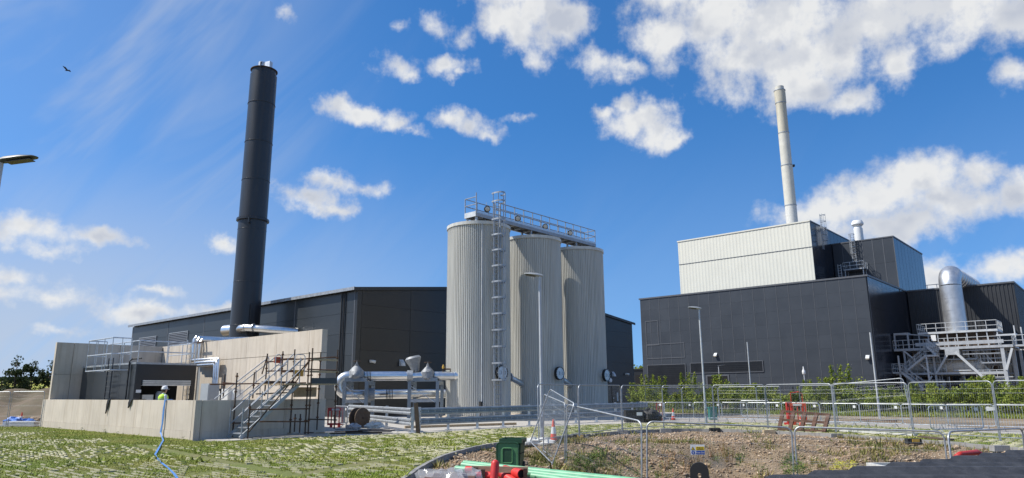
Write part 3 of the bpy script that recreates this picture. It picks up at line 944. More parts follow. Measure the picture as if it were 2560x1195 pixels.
single('lay_flat_hose', hose, 'blue_hose', 'blue lay-flat hose hanging over the low wall and trailing across the turf', 'hose', tuple(on(408, 1101, .0)))
# dark cloths left hanging on the wall top
for i, (p0, ln, lab, ww) in enumerate(((274, .62, 'longer black cloth hanging over the low wall top', .34), (329, .34, 'shorter black rag hanging over the low wall beside the longer one', .4))):
    x0 = gy(p0, 1001, QY)[0]
    mb = MB()
    prof = [(0.5, LOWZ + .02, ww * 1.6), (.2, LOWZ + .035, ww * 1.3), (-.03, LOWZ + .02, ww), (-.06, LOWZ - ln * .35, ww * .8), (-.05, LOWZ - ln * .7, ww * .45), (-.07, LOWZ - ln, .05)]
    vs = []
    for k, (yy, zz, w_) in enumerate(prof):
        sh = -.12 * k / 5
        for j in range(5):
            vs.append((x0 + sh + w_ * (j / 4 - .5), QY + yy + .02 * math.sin(j * 2.1 + k), zz + .015 * math.sin(j * 1.7)))
    fs = [(k * 5 + j, k * 5 + j + 1, (k + 1) * 5 + j + 1, (k + 1) * 5 + j) for k in range(len(prof) - 1) for j in range(4)]
    n_ = len(vs); vs2 = [(a, b + .012, c - .012) for a, b, c in vs]
    fs2 = [tuple(q + n_ for q in f)[::-1] for f in fs]
    bd = list(range(5)) + [k * 5 + 4 for k in range(1, len(prof))] + [n_ - 1 - j for j in range(1, 5)] + [k * 5 for k in range(len(prof) - 2, 0, -1)]
    fs3 = [(bd[k], bd[(k + 1) % len(bd)], bd[(k + 1) % len(bd)] + n_, bd[k] + n_) for k in range(len(bd))]
    mb.add(vs + vs2, fs + fs2 + fs3)
    single('cloth', mb, 'black', lab, 'cloth', (x0, QY, LOWZ), True)

# ------------------------------------------------------------------ dark energy centre behind the bund
A = w2g(at(895, 718, 52.0)); AX, AY, AZT = A[0], A[1], 9.58
ALX = gy(333, 812, AY)[0]
AYE = gx(1581, 820, AX)[0]
ARIDGE = AZT + 2.05
t = gthing('energy_centre', 'long dark grey metal clad building behind the concrete bund and silos', 'building', ((AX + ALX) / 2, (AY + AYE) / 2, 0))
# long side: columns of big flat panels between upright joints
jx = [ALX + .25, gy(422, 805, AY)[0], gy(513, 785, AY)[0], (gy(513, 785, AY)[0] + gy(740, 745, AY)[0]) / 2, gy(740, 745, AY)[0], gy(855, 725, AY)[0], AX - .32]
jz = [-.2, 1.3, 2.9, 4.51, 6.14, 7.71, AZT - .25]
wall = MB().span((ALX + .1, AY + .09, -.2), (AX - .1, AY + .2, AZT - .1)).build('long_wall', 'flashing_dark', t)
for i in range(len(jx) - 1):
    for j in range(len(jz) - 1):
        dent(MB().span((jx[i] + .02, AY, jz[j] + .008), (jx[i + 1] - .02, AY + .085, jz[j + 1] - .008)), 1, AY, .012).build('cladding_panel', 'cladding', wall)
    MB().span((jx[i + 1] - .05, AY - .02, -.2), (jx[i + 1] + .05, AY - .002, AZT - .25)).build('joint_cover', 'flashing', wall)
MB().span((AX - .30, AY - .006, -.2), (AX + .008, AY + .08, AZT - .25)).span((AX - .07, AY + .081, -.2), (AX + .008, AY + .4, AZT - .25)).build('corner_trim', 'flashing_dark', t)
MB().span((ALX - .02, AY - .006, -.2), (ALX + .24, AY + .3, AZT - .25)).build('corner_trim', 'flashing', t)
# louvres at the far left
for p0, p1 in ((350, 392), (425, 470)):
    a, z1 = gy(p0, 847 - (p0 - 350) * .16, AY); b, _ = gy(p1, 838, AY); z0 = z1 - 1.55
    lv = MB().span((a - .06, AY - .08, z0), (a, AY - .002, z1)).span((b, AY - .08, z0), (b + .06, AY - .002, z1)).span((a - .06, AY - .08, z1 + .001), (b + .06, AY - .002, z1 + .08)).build('louvre_frame', 'galv_dull', t)
    for k in range(9):
        zz = z0 + (z1 - z0) * k / 9
        MB().prism([(a, AY - .09, zz), (a, AY - .075, zz), (a, AY - .005, zz + .14), (a, AY - .02, zz + .14)], (0, 0, 0), (b - a, 0, 0)).build('louvre_blade', 'flashing', lv)
# gable
n = 5
poly = lambda f, x: None
gab = MB()
ym = (AY + AYE) / 2
gab.prism([(AX - .12, AY + .2, -.2), (AX - .12, AYE, -.2), (AX - .12, AYE, AZT - .2), (AX - .12, ym, ARIDGE - .2), (AX - .12, AY + .2, AZT - .2)], (0, 0, 0), (.06, 0, 0))
gable = gab.build('gable_wall', 'flashing_dark', t)
gj = [AY + .42, AY + 5.2, AY + 11.5, AY + 17.8, ym, AYE - 12.6, AYE - 6.2, AYE - .05]
gz = [-.2, 1.5, 3.2, 4.9, 6.6, 8.3]
roofz = lambda y: AZT - .22 + (ARIDGE - AZT) * (1 - abs(y - ym) / (ym - AY))
for i in range(len(gj) - 1):
    a, b = gj[i] + .012, gj[i + 1] - .012
    for j in range(len(gz) - 1):
        dent(MB().span((AX - .055, a, gz[j] + .008), (AX, b, gz[j + 1] - .008)), 0, AX, .012).build('cladding_panel', 'cladding_black', gable)
    MB().prism([(AX - .055, a, gz[-1] + .008), (AX - .055, b, gz[-1] + .008), (AX - .055, b, roofz(b)), (AX - .055, a, roofz(a))], (0, 0, 0), (.055, 0, 0)).build('cladding_panel', 'cladding_black', gable)
# roof with deep eaves and verge trim
rf = MB()
for s_ in (0, 1):
    y0, y1 = (AY - .35, ym) if s_ == 0 else (ym, AYE + .35)
    za, zb = (AZT - .04, ARIDGE) if s_ == 0 else (ARIDGE, AZT - .04)
    rf.prism([(ALX - .3, y0, za - .12), (ALX - .3, y1, zb - .12), (ALX - .3, y1, zb), (ALX - .3, y0, za)], (0, 0, 0), (AX - ALX + .3 + .12, 0, 0))
roof = rf.build('roof', 'flashing', t)
MB().span((ALX - .3, AY - .44, AZT - .26), (AX + .12, AY - .352, AZT - .02)).build('gutter', 'galv_dull', roof)
vg = MB()
for y0, y1, za, zb in ((AY - .40, ym, AZT - .05, ARIDGE + .02), (ym, AYE + .4, ARIDGE + .02, AZT - .05)):
    vg.prism([(AX + .125, y0, za - .26), (AX + .125, y1, zb - .26), (AX + .125, y1, zb), (AX + .125, y0, za)], (0, 0, 0), (.05, 0, 0))
vg.build('verge_trim', 'flashing_dark', roof)
MB().span((ALX - .2, AYE - .1, -.2), (AX - .12, AYE, AZT - .15)).build('rear_wall', 'cladding_black', t)
MB().span((ALX, AY + .2, -.2), (ALX + .1, AYE - .1, AZT - .15)).build('end_wall', 'cladding_black', t)
dpx = gy(858, 735, AY)[0]
for k in (0, .34):
    MB().tube((dpx + k, AY - .1, 0), (dpx + k, AY - .1, AZT - .26), .06, 8).build('downpipe', 'black', t, True)
# lamps, camera and alarm on the gable
for px, py, kind in ((927, 903, 'cam'), (1506, 900, 'cam'), (1532, 935, 'lamp'), (1564, 935, 'cam'), (1524, 951, 'bell'), (1542, 992, 'box'), (1003, 907, 'lamp')):
    y, z = gx(px, py, AX)
    if kind == 'lamp':
        MB().prism([(AX + .01, y - .2, z - .25), (AX + .3, y - .2, z - .25), (AX + .24, y - .2, z - .02), (AX + .01, y - .2, z + .25)], (0, 0, 0), (0, .4, 0)).build('wall_lamp', 'galv_pale', t)
    elif kind == 'cam':
        MB().span((AX + .005, y - .12, z - .1), (AX + .1, y + .12, z + .1)).lathe([(.1, -.15), (.12, .15)], 10, (AX + .28, y + .05, z - .03), (.6, .5, -.2)).build('wall_camera', 'white_dirty', t, True)
    elif kind == 'bell':
        MB().lathe([(.26, 0), (.26, .1), (.2, .2), (.05, .24)], 16, (AX + .005, y, z), (1, 0, 0)).build('alarm_bell', 'white', t, True)
    else:
        MB().span((AX + .005, y - .12, z - .45), (AX + .12, y + .12, z + .45)).build('junction_box', 'white_dirty', t)
y0, z0 = gx(1529, 955, AX); y1, _ = gx(1552, 955, AX)
dr = MB().span((AX + .003, y0, 0), (AX + .06, y1, 2.3)).build('door', 'cladding_black', t)
MB().span((AX + .062, y0 + .08, 1.0), (AX + .12, y0 + .2, 1.12)).build('handle', 'galv', dr)

# dark low building in the gap beyond
a = w2g(at(1583, 925, 138.0))
t = gthing('low_dark_building', 'low dark building seen in the gap between energy centre and large plant', 'building', (a[0], a[1], 0))
x1 = gy(1612, 925, a[1])[0]; xc = (a[0] + x1) / 2
MB().span((a[0] - 6, a[1], 0), (x1 + 3, a[1] + 8, a[2])).build('wall', 'cladding_black', t)
xd0, zd0 = gy(1588, 938, a[1]); xd1 = gy(1610, 938, a[1])[0]
MB().span((xd0, a[1] - .03, 0), (xd1, a[1] - .002, zd0)).build('shutter_door', 'void', t)
MB().span((a[0] - 6, a[1] - .25, a[2] + .002), (x1 + 3, a[1] + 8, a[2] + .25)).build('roof', 'flashing_dark', t)

# ------------------------------------------------------------------ tall dark stack
SKY = AY - 2.45
SX = gy(611, 830, SKY)[0]
SZT = gy(660, 178, SKY)[1]
t = gthing('flue_stack', 'tall black round flue stack with three silver flue tips rising beside energy centre', 'chimney', (SX, SKY, 0))
r0, r1 = 1.17, 1.12
zmid = gy(628, 553, SKY)[1]
for i, (za, zb) in enumerate(((0, zmid - .02), (zmid + .02, SZT))):
    pr = [(r0, za), (r0, zb)] if i == 0 else [(r1 + .04, za), (r1 + .02, zb - .55), (r1 + .02, zb - .5), (r1 - .06, zb - .5), (r1 - .06, zb)]
    MB().lathe(pr, 48, (SX, SKY, 0)).build('shell', 'stack_black', t, True)
MB().lathe([(r0 + .02, zmid - .09), (r0 + .17, zmid - .09), (r0 + .17, zmid + .07), (r0 + .02, zmid + .07)], 48, (SX, SKY, 0)).build('flange', 'stack_black', t)
for k in range(40):
    a = 2 * math.pi * k / 40
    MB().lathe([(.03, -.03), (.03, .06)], 6, (SX + math.cos(a) * (r0 + .11), SKY + math.sin(a) * (r0 + .11), zmid + .07)).build('bolt', 'rust_dark', t)
for z in (SZT * .12, SZT * .24, SZT * .36, zmid - .9, zmid + (SZT - zmid) * .25, zmid + (SZT - zmid) * .5, zmid + (SZT - zmid) * .76):
    MB().lathe([(r0 + .0, z), (r0 + .012, z + .01), (r0 + .012, z + .05), (r0, z + .06)], 48, (SX, SKY, 0)).build('seam_band', 'stack_black', t, True)
MB().lathe([(r1 - .02, SZT - .06), (r1 + .05, SZT - .06), (r1 + .05, SZT), (r1 - .02, SZT)], 48, (SX, SKY, 0)).build('top_ring', 'rust_dark', t)
# lifting eyes and hooks
for z in (zmid - .5, SZT - .25):
    MB().pipe([(SX + .95, SKY - .75, z), (SX + 1.12, SKY - .95, z + .02), (SX + 1.12, SKY - .95, z + .4), (SX + .98, SKY - .78, z + .42)], .05, 6).build('lifting_lug', 'stack_black', t, True)
MB().lathe([(.34, 0), (.34, .75), (.30, .75), (.30, .1)], 24, (SX + .05, SKY - .25, SZT - .05), close_top=False).build('flue_tip', 'galv', t, True)
for sx, a in ((-1, R(150)), (1, R(20))):
    cx_, cy_ = SX + (-.62 if sx < 0 else .72), SKY + (.1 if sx < 0 else .0)
    M3 = Matrix.Rotation(a, 3, 'Z')
    mb = MB()
    w_, d_ = .55, .36
    for (ox, oy, sx_, sy_) in ((0, -d_ / 2, w_, .03), (0, d_ / 2, w_, .03), (-w_ / 2, 0, .03, d_ - .031), (w_ / 2, 0, .03, d_ - .031)):
        o_ = M3 @ Vector((ox, oy, 0))
        mb.box((cx_ + o_.x, cy_ + o_.y, SZT + .3), (sx_, sy_, .65), rz=a)
    mb.build('flue_tip', 'galv', t)
# small black side boxes low on the stack and the silver ducts into the building
MB().span((SX - 1.3, SKY - .25, 6.0), (SX - 1.22, SKY + .3, 10.0)).span((SX + 1.22, SKY - .3, 6.4), (SX + 1.34, SKY + .1, 9.0)).build('cleaning_door', 'stack_black', t)
z1 = gy(620, 820, SKY - 1)[1]
dk = MB().pipe([(SX + .6, SKY - .75, z1), (SX + 1.3, SKY - 1.0, z1 + .05), (SX + 2.0, SKY - .85, z1 + .06), (SX + 3.4, SKY + .3, z1 - .1), (SX + 4.3, SKY + 2.3, z1 - .2)], .29, 16).build('flue_duct', 'alu', t, True)
dx_, dz_ = gy(572, 826, SKY + .5)
dk2 = MB().lathe([(.36, -.9), (.48, -.8), (.48, .5), (.38, .6)], 24, (dx_, SKY + .5, dz_), (-1, -.15, 0)).build('flue_duct', 'alu', t, True)
for k in (.5, 1.15): MB().lathe([(.30, -.04), (.325, -.03), (.325, .03), (.30, .04)], 20, (SX + 1.3 + 1.1 * k, SKY - 1.0 + .55 * k - .2, z1 + .05), (1, .45, 0)).build('duct_band', 'alu_dull', dk, True)

# ------------------------------------------------------------------ three corrugated thermal stores
def corrugated(R_, z0, z1, n, depth, c):
    vs, fs = [], []
    cells = []
    for i in range(n):
        a0 = 2 * math.pi * i / n; da = 2 * math.pi / n
        cells += [(a0, R_), (a0 + da * .38, R_), (a0 + da * .5, R_ - depth), (a0 + da * .88, R_ - depth)]
    m_ = len(cells)
    for z in (z0, z1):
        for a, r in cells: vs.append((c[0] + math.cos(a) * r, c[1] + math.sin(a) * r, z))
    for i in range(m_): fs.append((i, (i + 1) % m_, m_ + (i + 1) % m_, m_ + i))
    return MB().add(vs, fs)
SIX = w2g(at(1197, 553, 46.0))[0]
SIY = [33.02, 38.66, 44.15]
SIR = 2.10
SIZ = 12.50
labs = ['nearest of the three pale corrugated silos, with the caged ladder', 'middle of the three pale corrugated silos, behind the lamp post', 'farthest of the three pale corrugated silos, rightmost in the row']
silos = []
for i, y in enumerate(SIY):
    t = gthing('thermal_silo', labs[i], 'silo', (SIX, y, 0), 'row of three thermal storage silos')
    silos.append(t)
    sk = corrugated(SIR, .35, SIZ, 96, .08, (SIX, y)).build('corrugated_shell', 'silo_skin', t)
    MB().lathe([(SIR + .25, 0.0), (SIR + .25, .3), (SIR - .05, .34)], 48, (SIX, y, 0)).build('plinth', 'concrete', t)
    MB().lathe([(SIR + .005, SIZ - .05), (SIR + .06, SIZ - .05), (SIR + .06, SIZ + .16), (SIR - .02, SIZ + .18), (.05, SIZ + .42)], 60, (SIX, y, 0)).build('roof_cap', 'silo_skin', t, True)
    # round access cover facing the camera side
    a = R((-8, -3, 2)[i]); px, py = ((1262, 934), (1394, 935), (1506, 940))[i]
    d = np.array([math.cos(a), math.sin(a), 0])
    zc = (2.95, 3.0, 2.95)[i]
    cc = (SIX + d[0] * (SIR + .28), y + d[1] * (SIR + .28), zc)
    MB().lathe([(.33, -.5), (.33, 0.0)], 24, cc, d).build('nozzle', 'silo_skin', t, True)
    cv = MB().lathe([(.45, -.1), (.45, .10), (.385, .10), (.385, .05)], 28, cc, d).build('access_cover', 'rubber', t, True)
    MB().lathe([(.385, 0.0), (.385, .09), (.05, .095)], 28, cc, d).build('cover_plate', 'galv', cv, True)
    s_ = np.cross(d, (0, 0, 1))
    for k in (-.17, .17):
        p = np.array(cc) + d * .11 + s_ * k
        MB().pipe([p + np.array([0, 0, -.1]), p + d * .06 + np.array([0, 0, -.1]), p + d * .06 + np.array([0, 0, .1]), p + np.array([0, 0, .1])], .012, 5).build('cover_handle', 'black', cv)
    for k in range(16):
        b = 2 * math.pi * k / 16
        p = np.array(cc) + d * .105 + s_ * math.cos(b) * .415 + np.array([0, 0, math.sin(b) * .415])
        MB().lathe([(.022, 0), (.022, .03)], 6, p, d).build('cover_bolt', 'galv_pale', cv)
    for k in range(3):
        MB().tube((SIX - .6 + .5 * k, y + .2, SIZ + .2), (SIX - .6 + .5 * k, y + .2, SIZ + .75), .05, 8).build('roof_vent', 'galv_dull', t, True)
# pale conduit with a small box down the near silo
a = R(-40); cx_, cy_ = SIX + math.cos(a) * (SIR + .03), SIY[0] + math.sin(a) * (SIR + .03)
cd = MB().tube((cx_, cy_, 1.2), (cx_, cy_, SIZ), .035, 6).build('conduit', 'galv_pale', silos[0], True)
MB().span((cx_ - .09, cy_ - .14, .95), (cx_ + .09, cy_ - .02, 1.2)).build('junction_box', 'black', cd)
MB().pipe([(cx_, cy_ - .05, .95), (cx_ + .02, cy_ - .06, .6), (cx_ - .1, cy_ - .05, .3)], .02, 5).build('cable', 'black', cd)
# link pipes between the silos
for i in (0, 1):
    zc = gx(1285, 944, SIX)[1] if i == 0 else gx(1410, 948, SIX)[1]
    y = SIY[i] + SIR - .1
    tt = gthing('silo_link_pipe', ('silver link pipe with elbow between nearest and middle silo', 'silver link pipe with elbow between middle and farthest silo')[i], 'pipe', (SIX + .3, y, zc - .3), 'pipes linking the silos')
    MB().pipe([(SIX + .5, SIY[i] + SIR - .25, zc), (SIX + .6, SIY[i] + SIR + .25, zc), (SIX + .65, SIY[i] + SIR + .5, zc - .12), (SIX + .6, SIY[i + 1] - SIR + .1, zc - .45)], .22, 14).build('pipe', 'alu_dull', tt, True)
    MB().lathe([(.22, -.05), (.30, -.05), (.30, .05), (.22, .05)], 16, (SIX + .6, SIY[i] + SIR + .3, zc), (.1, 1, 0)).build('flange', 'galv_dull', tt)
# caged ladder on the near silo
t = gthing('caged_ladder', 'tall galvanised caged ladder up the front of the nearest silo', 'ladder', (SIX + 1.3, SIY[0] - SIR, 0))
a = R(-15); d = np.array([math.cos(a), math.sin(a), 0.0]); s_ = np.array([-d[1], d[0], 0.0])
base = np.array([SIX, SIY[0], 0]) + d * (SIR + .22)
PLZ = 13.40                                              # walkway deck level
topz = PLZ + 1.05
for k in (-.24, .24):
    MB().bar(base + s_ * k + [0, 0, .3], base + s_ * k + [0, 0, topz - .6], .07, .09, up=d).build('stile', 'galv_dull', t)
rm = MB().tube(base - s_ * .24, base + s_ * .24, .022, 6).mesh('rung', o=tuple(base))
rm.materials.append(MT['galv_dull'])
for z in np.arange(.5, topz - .7, .28):
    o = bpy.data.objects.new('rung', rm); COL.objects.link(o); o.parent = t
    o.location = tuple(base - ORG[t.name] + np.array([0, 0, z]))
hz = list(np.arange(2.5, PLZ - .3, 1.02)) + [PLZ + .5, topz]
for z in hz:
    pts = [base + s_ * .42 * math.cos(b) + d * (.02 + .74 * math.sin(b)) + np.array([0, 0, z]) for b in np.linspace(0, math.pi, 11)]
    pts = [base + s_ * .26 + np.array([0, 0, z])] + pts + [base - s_ * .26 + np.array([0, 0, z])]
    mb = MB()
    for p, q in zip(pts[:-1], pts[1:]): mb.bar(p, q, .014, .10)
    mb.build('cage_hoop', 'galv_dull', t)
for b in (R(12), R(50), R(90), R(130), R(168)):
    p = base + s_ * .41 * math.cos(b) + d * (.02 + .73 * math.sin(b))
    MB().bar(p + [0, 0, 2.5], p + [0, 0, topz], .045, .014, up=d).build('cage_strap', 'galv_dull', t)
for z in np.arange(1.0, SIZ, 1.5):
    for k in (-.24, .24): MB().bar(base + s_ * k + [0, 0, z], base + s_ * k - d * .22 + [0, 0, z], .05, .01).build('wall_bracket', 'galv', t)

# walkway across the silo tops
t = gthing('walkway', 'galvanised walkway with railings spanning the tops of the three silos', 'walkway', (SIX + .3, (SIY[0] + SIY[2]) / 2, SIZ))
wy0, wy1 = 32.0, 45.75
wx0, wx1 = SIX - .30, SIX + .75
MB().span((wx0, wy0, PLZ - .06), (wx1, wy1, PLZ)).build('grating', 'rubber', t)
for x in (wx0 - .03, wx1 + .03):
    MB().span((x - .03, wy0, PLZ - .22), (x + .03, wy1, PLZ + .002)).build('side_beam', 'rail_grey', t)
    MB().span((x - .012, wy0, PLZ + .004), (x + .012, wy1, PLZ + .15)).build('toe_board', 'galv', t)
MB().span((wx0, wy0 - .06, PLZ - .22), (wx1, wy0, PLZ + .12)).build('end_beam', 'galv_pale', t)
MB().span((wx0, wy1, PLZ - .22), (wx1, wy1 + .05, PLZ + .12)).build('end_beam', 'galv_pale', t)
for y in np.arange(wy0 + .8, wy1 - .3, 1.05):
    MB().span((wx0, y - .04, PLZ - .18), (wx1, y + .04, PLZ - .062)).build('cross_beam', 'rail_grey', t)
for i, y in enumerate(SIY):
    for k in (-.9, .9):
        for x in (wx0 + .1, wx1 - .1): MB().span((x - .06, y + k - .06, SIZ + .1), (x + .06, y + k + .06, PLZ - .22)).build('support_leg', 'galv_dull', t)
for x, gap_ in ((wx0, False), (wx1, True)):
    ya = wy0 if not gap_ else wy0 + 1.9
    for z in (.62, 1.12): MB().tube((x, ya, PLZ + z), (x, wy1, PLZ + z), .034, 6).build('rail', 'rail_grey', t, True)
    for y in np.arange(ya, wy1 + .1, (wy1 - ya) / 12 - 1e-6): MB().tube((x, y, PLZ), (x, y, PLZ + 1.12), .036, 6).build('rail_post', 'rail_grey', t, True)
for y in (wy0, wy1):
    for z in (.62, 1.12): MB().tube((wx0, y, PLZ + z), (wx1, y, PLZ + z), .034, 6).build('rail', 'rail_grey', t, True)
MB().tube((wx1, wy0, PLZ), (wx1, wy0, PLZ + 1.4), .036, 6).build('rail_post', 'rail_grey', t, True)
for i, (px, py) in enumerate(((1216, 523), (1292, 547), (1361, 567), (1423, 583))):
    y, z = gx(px, py, wx0)
    fl = gthing('floodlight', 'round bulkhead floodlight on silo walkway railing, %s from the caged ladder' % ('left', 'first right', 'second right', 'third right')[i], 'lamp', (wx0 + .05, y, z - .22), 'floodlights on the silo walkway')
    MB().lathe([(.20, -.1), (.22, 0), (.22, .08), (.17, .10)], 24, (wx0 + .06, y, z), (.8, -.45, -.15)).build('housing', 'black', fl, True)
    MB().lathe([(.165, .09), (.165, .11), (.06, .14)], 24, (wx0 + .06, y, z), (.8, -.45, -.15)).build('lens', 'glass_lamp', fl, True)
    MB().tube((wx0, y, z + .22), (wx0, y, z + .5), .02, 6).build('hanger', 'galv', fl)

# ------------------------------------------------------------------ lagged pipe run with jacketed valves
def wp(px, py, d): return at(px, py, d)
PR = .285
pipeY0, pipeY1 = 43.6, 44.6
t = wthing('pipe_run', 'silver lagged pipe loop from the nearest silo with valves and U bend', 'pipes', tuple(wp(1000, 1050, 44)))
uR = wp(1140, 942, pipeY1); uL = wp(872, 938, pipeY0); z_u = (uR[2] + uL[2]) / 2
lL = wp(872, 986, pipeY0); z_l = lL[2]; lR = wp(1100, 986, pipeY1 + 2)
uL = np.array([uL[0], uL[1], z_u]); uR = np.array([uR[0], uR[1], z_u]); dirp = (uR - uL) / np.linalg.norm(uR - uL)
segs = [wp(p, 938, pipeY0 + (pipeY1 - pipeY0) * (p - 872) / 268) for p in (905, 1022, 1046, 1082)]
for q in segs: q[2] = z_u
MB().pipe([uL + dirp * .2, segs[1]], PR, 20).build('upper_pipe', 'alu', t, True)
MB().pipe([segs[1] - dirp * .1, segs[1] + dirp * .25], PR * 1.22, 20).build('pipe_collar', 'galv_dull', t, True)
MB().pipe([segs[1], segs[2] + dirp * .4], PR * .85, 20).build('upper_pipe', 'alu', t, True)
MB().pipe([segs[3] + dirp * .1, uR - dirp * .35, uR + dirp * .1], PR * .95, 20).build('upper_pipe', 'alu_dull', t, True)
MB().pipe([uR - dirp * .1, uR + dirp * .18, uR + dirp * .32], PR * 1.15, 20).build('end_bend', 'alu', t, True)
rad = (z_u - z_l) / 2
cen = (uL + np.array([uL[0], uL[1], z_l])) / 2
MB().pipe([cen + dirp * .3 + np.array([0, 0, rad])] + [cen - dirp * (rad * math.sin(b)) + np.array([0, 0, rad * math.cos(b)]) for b in np.linspace(0, math.pi, 12)] + [cen + dirp * .3 - np.array([0, 0, rad])], PR * 1.08, 20).build('u_bend', 'alu', t, True)
lA = cen + np.array([0, 0, -rad]); lB = np.array([lR[0], lR[1], z_l])
MB().pipe([lA, lA + (lB - lA) * .75, lB], PR, 20).build('lower_pipe', 'alu', t, True)
MB().pipe([lA + dirp * 1.1, lA + dirp * 1.6], PR * 1.3, 20).build('pipe_collar', 'jacket', t, True)
MB().pipe([lB - dirp * .6, lB + dirp * 1.6], PR * .95, 18).build('lower_pipe', 'alu_dull', t, True)
def band(p, r, ax_, parent):
    for k in range(-2, 3):
        MB().lathe([(r, -.02), (r + .012, -.02), (r + .012, .02), (r, .02)], 20, p + dirp * k * .09, ax_).build('grille_band', 'black', parent)
band(segs[0] + dirp * .35, PR, dirp, t)
band(lA + dirp * 2.5, PR, dirp, t)
# valves wrapped in soft jackets
def jacket(px, py_top, py_bot, d, lab, squat=1.0, wheel=True, hw=.62):
    base_ = wp(px, 938, d); base_[2] = z_u
    zt_ = wp(px, py_top, d)[2]; zb_ = wp(px, py_bot, d)[2]
    v_ = wthing('jacketed_valve', lab, 'valve', (base_[0], base_[1], zb_), 'valves wrapped in grey insulation jackets')
    H_ = zt_ - zb_
    prof = [(.05, 0), (hw * .62, .04 * H_), (hw * .92, .16 * H_), (hw, .32 * H_), (hw * .86, .54 * H_), (hw * .52, .74 * H_), (hw * .30, .86 * H_), (hw * .26, .96 * H_), (hw * .18, H_)]
    mb = MB().lathe(prof, 22, (base_[0], base_[1], zb_))
    mb.v = [(x + .05 * math.sin(z * 14 + x * 11 + y * 5), y + .05 * math.sin(z * 12 + y * 9), z + .02 * math.sin(x * 23)) for x, y, z in mb.v]
    mb.build('jacket', 'jacket', v_, True)
    if wheel:
        MB().tube((base_[0], base_[1], zt_ - .1), (base_[0], base_[1], zt_ + .16), .035, 8).build('stem', 'galv_dull', v_)
        MB().pipe([(base_[0] + .22 * math.cos(b), base_[1] + .22 * math.sin(b), zt_ + .12) for b in np.linspace(0, 2 * math.pi, 17)[:-1]], .022, 6, closed=True).bar((base_[0] - .2, base_[1], zt_ + .12), (base_[0] + .2, base_[1], zt_ + .12), .03).build('hand_wheel', 'rust_dark', v_)
    return v_
jacket(891, 908, 951, pipeY0 - .25, 'bulging grey jacketed valve with hand wheel at the U bend', hw=.47)
jacket(1069, 911, 952, pipeY1 - .3, 'pointed grey jacketed valve with hand wheel beside the nearest silo', hw=.46)
v_ = wthing('jacketed_valve', 'open flared grey jacket on a valve rising left of the pointed one', 'valve', tuple(wp(1037, 938, 44.5)), 'valves wrapped in grey insulation jackets')
b_ = wp(1040, 930, 44.6)
MB().lathe([(.18, 0), (.24, .1), (.34, .45), (.52, .85), (.42, .98), (.1, .9)], 16, b_, (-.25, 0, 1)).build('jacket', 'jacket', v_, True)
MB().tube(b_, b_ - np.array([0, 0, .3]), .09, 8).build('valve_neck', 'galv_dull', v_)
v_ = wthing('drain_valve', 'small brass drain valve on top of the pipe entering the nearest silo', 'valve', tuple(wp(1108, 930, 44.5)))
b_ = wp(1108, 930, 44.5)
MB().pipe([b_, b_ + [0, 0, .18], b_ + [.45, 0, .18], b_ + [.45, 0, -.1]], .045, 8).build('drain_pipe', 'rust_dark', v_, True)
MB().lathe([(.06, 0), (.08, .05), (.05, .2), (.02, .26)], 10, b_ + np.array([0, 0, .2])).build('valve_body', 'amber', v_, True)
# steel stands carrying the pipes
def stand(pxs, ytop, d0, d1, lab):
    l = wp(pxs[0], ytop, d0); r = wp(pxs[1], ytop, d0); zt_ = z_u - PR - .04
    t_ = wthing('pipe_stand', lab, 'pipe support', ((l[0] + r[0]) / 2, l[1], 0), 'galvanised stands carrying the pipes')
    dy = np.array([0.12, d1 - d0, 0])
    for p in (l, r):
        for k in (0, 1):
            q = p + dy * k
            MB().bar((q[0], q[1], 0.03), (q[0], q[1], zt_), .20, .18, up=(0, 1, 0)).build('leg', 'stand_blue', t_)
            MB().span((q[0] - .2, q[1] - .2, .031), (q[0] + .2, q[1] + .2, .055)).build('base_plate', 'galv_dull', t_)
        MB().bar((p[0], p[1] + .1, zt_ - .12), (p[0] + dy[0], p[1] + d1 - d0 - .1, zt_ - .12), .16, .2).build('cross_beam', 'stand_blue', t_)
    for k in (0, 1):
        a_ = l + dy * k; b_ = r + dy * k
        MB().bar((a_[0], a_[1], zt_ + .1), (b_[0], b_[1], zt_ + .1), .22, .2).build('cross_beam', 'stand_blue', t_)
        MB().bar((a_[0] + .1, a_[1], z_l - PR - .12), (b_[0] - .1, b_[1], z_l - PR - .12), .18, .18).build('cross_beam', 'galv_dull', t_)
    MB().bar((l[0] + .1, l[1] - .12, zt_ - .3), (r[0] - .15, r[1] - .12, z_l - .5), .03, .14, up=(0, 1, 0)).build('brace', 'galv', t_)
    return t_
stand((862, 917), 960, pipeY0 - .5, pipeY0 + .9, 'galvanised pipe stand under the U bend at the left')
stand((1024, 1094), 960, pipeY1 - .5, pipeY1 + 1.1, 'galvanised pipe stand close to the nearest silo')

# ------------------------------------------------------------------ large plant on the right
Kc = w2g(at(2167, 686, 100.0)); BX, BY, BZ = Kc[0], Kc[1], Kc[2]
BX0 = gy(1599, 744, BY)[0]
BYE = gx(2320, 760, BX)[0] + 6
t = gthing('process_hall', 'huge dark grey clad process hall with a white upper storey box', 'building', ((BX + BX0) / 2, BY, 0))
front = MB().span((BX0, BY + .12, -.3), (BX - .1, BY + .3, BZ - .1)).build('front_wall', 'flashing_dark', t)
ncol = 20
cw = (BX - .25 - BX0) / ncol
rows = np.linspace(-.3, BZ - .25, 10)
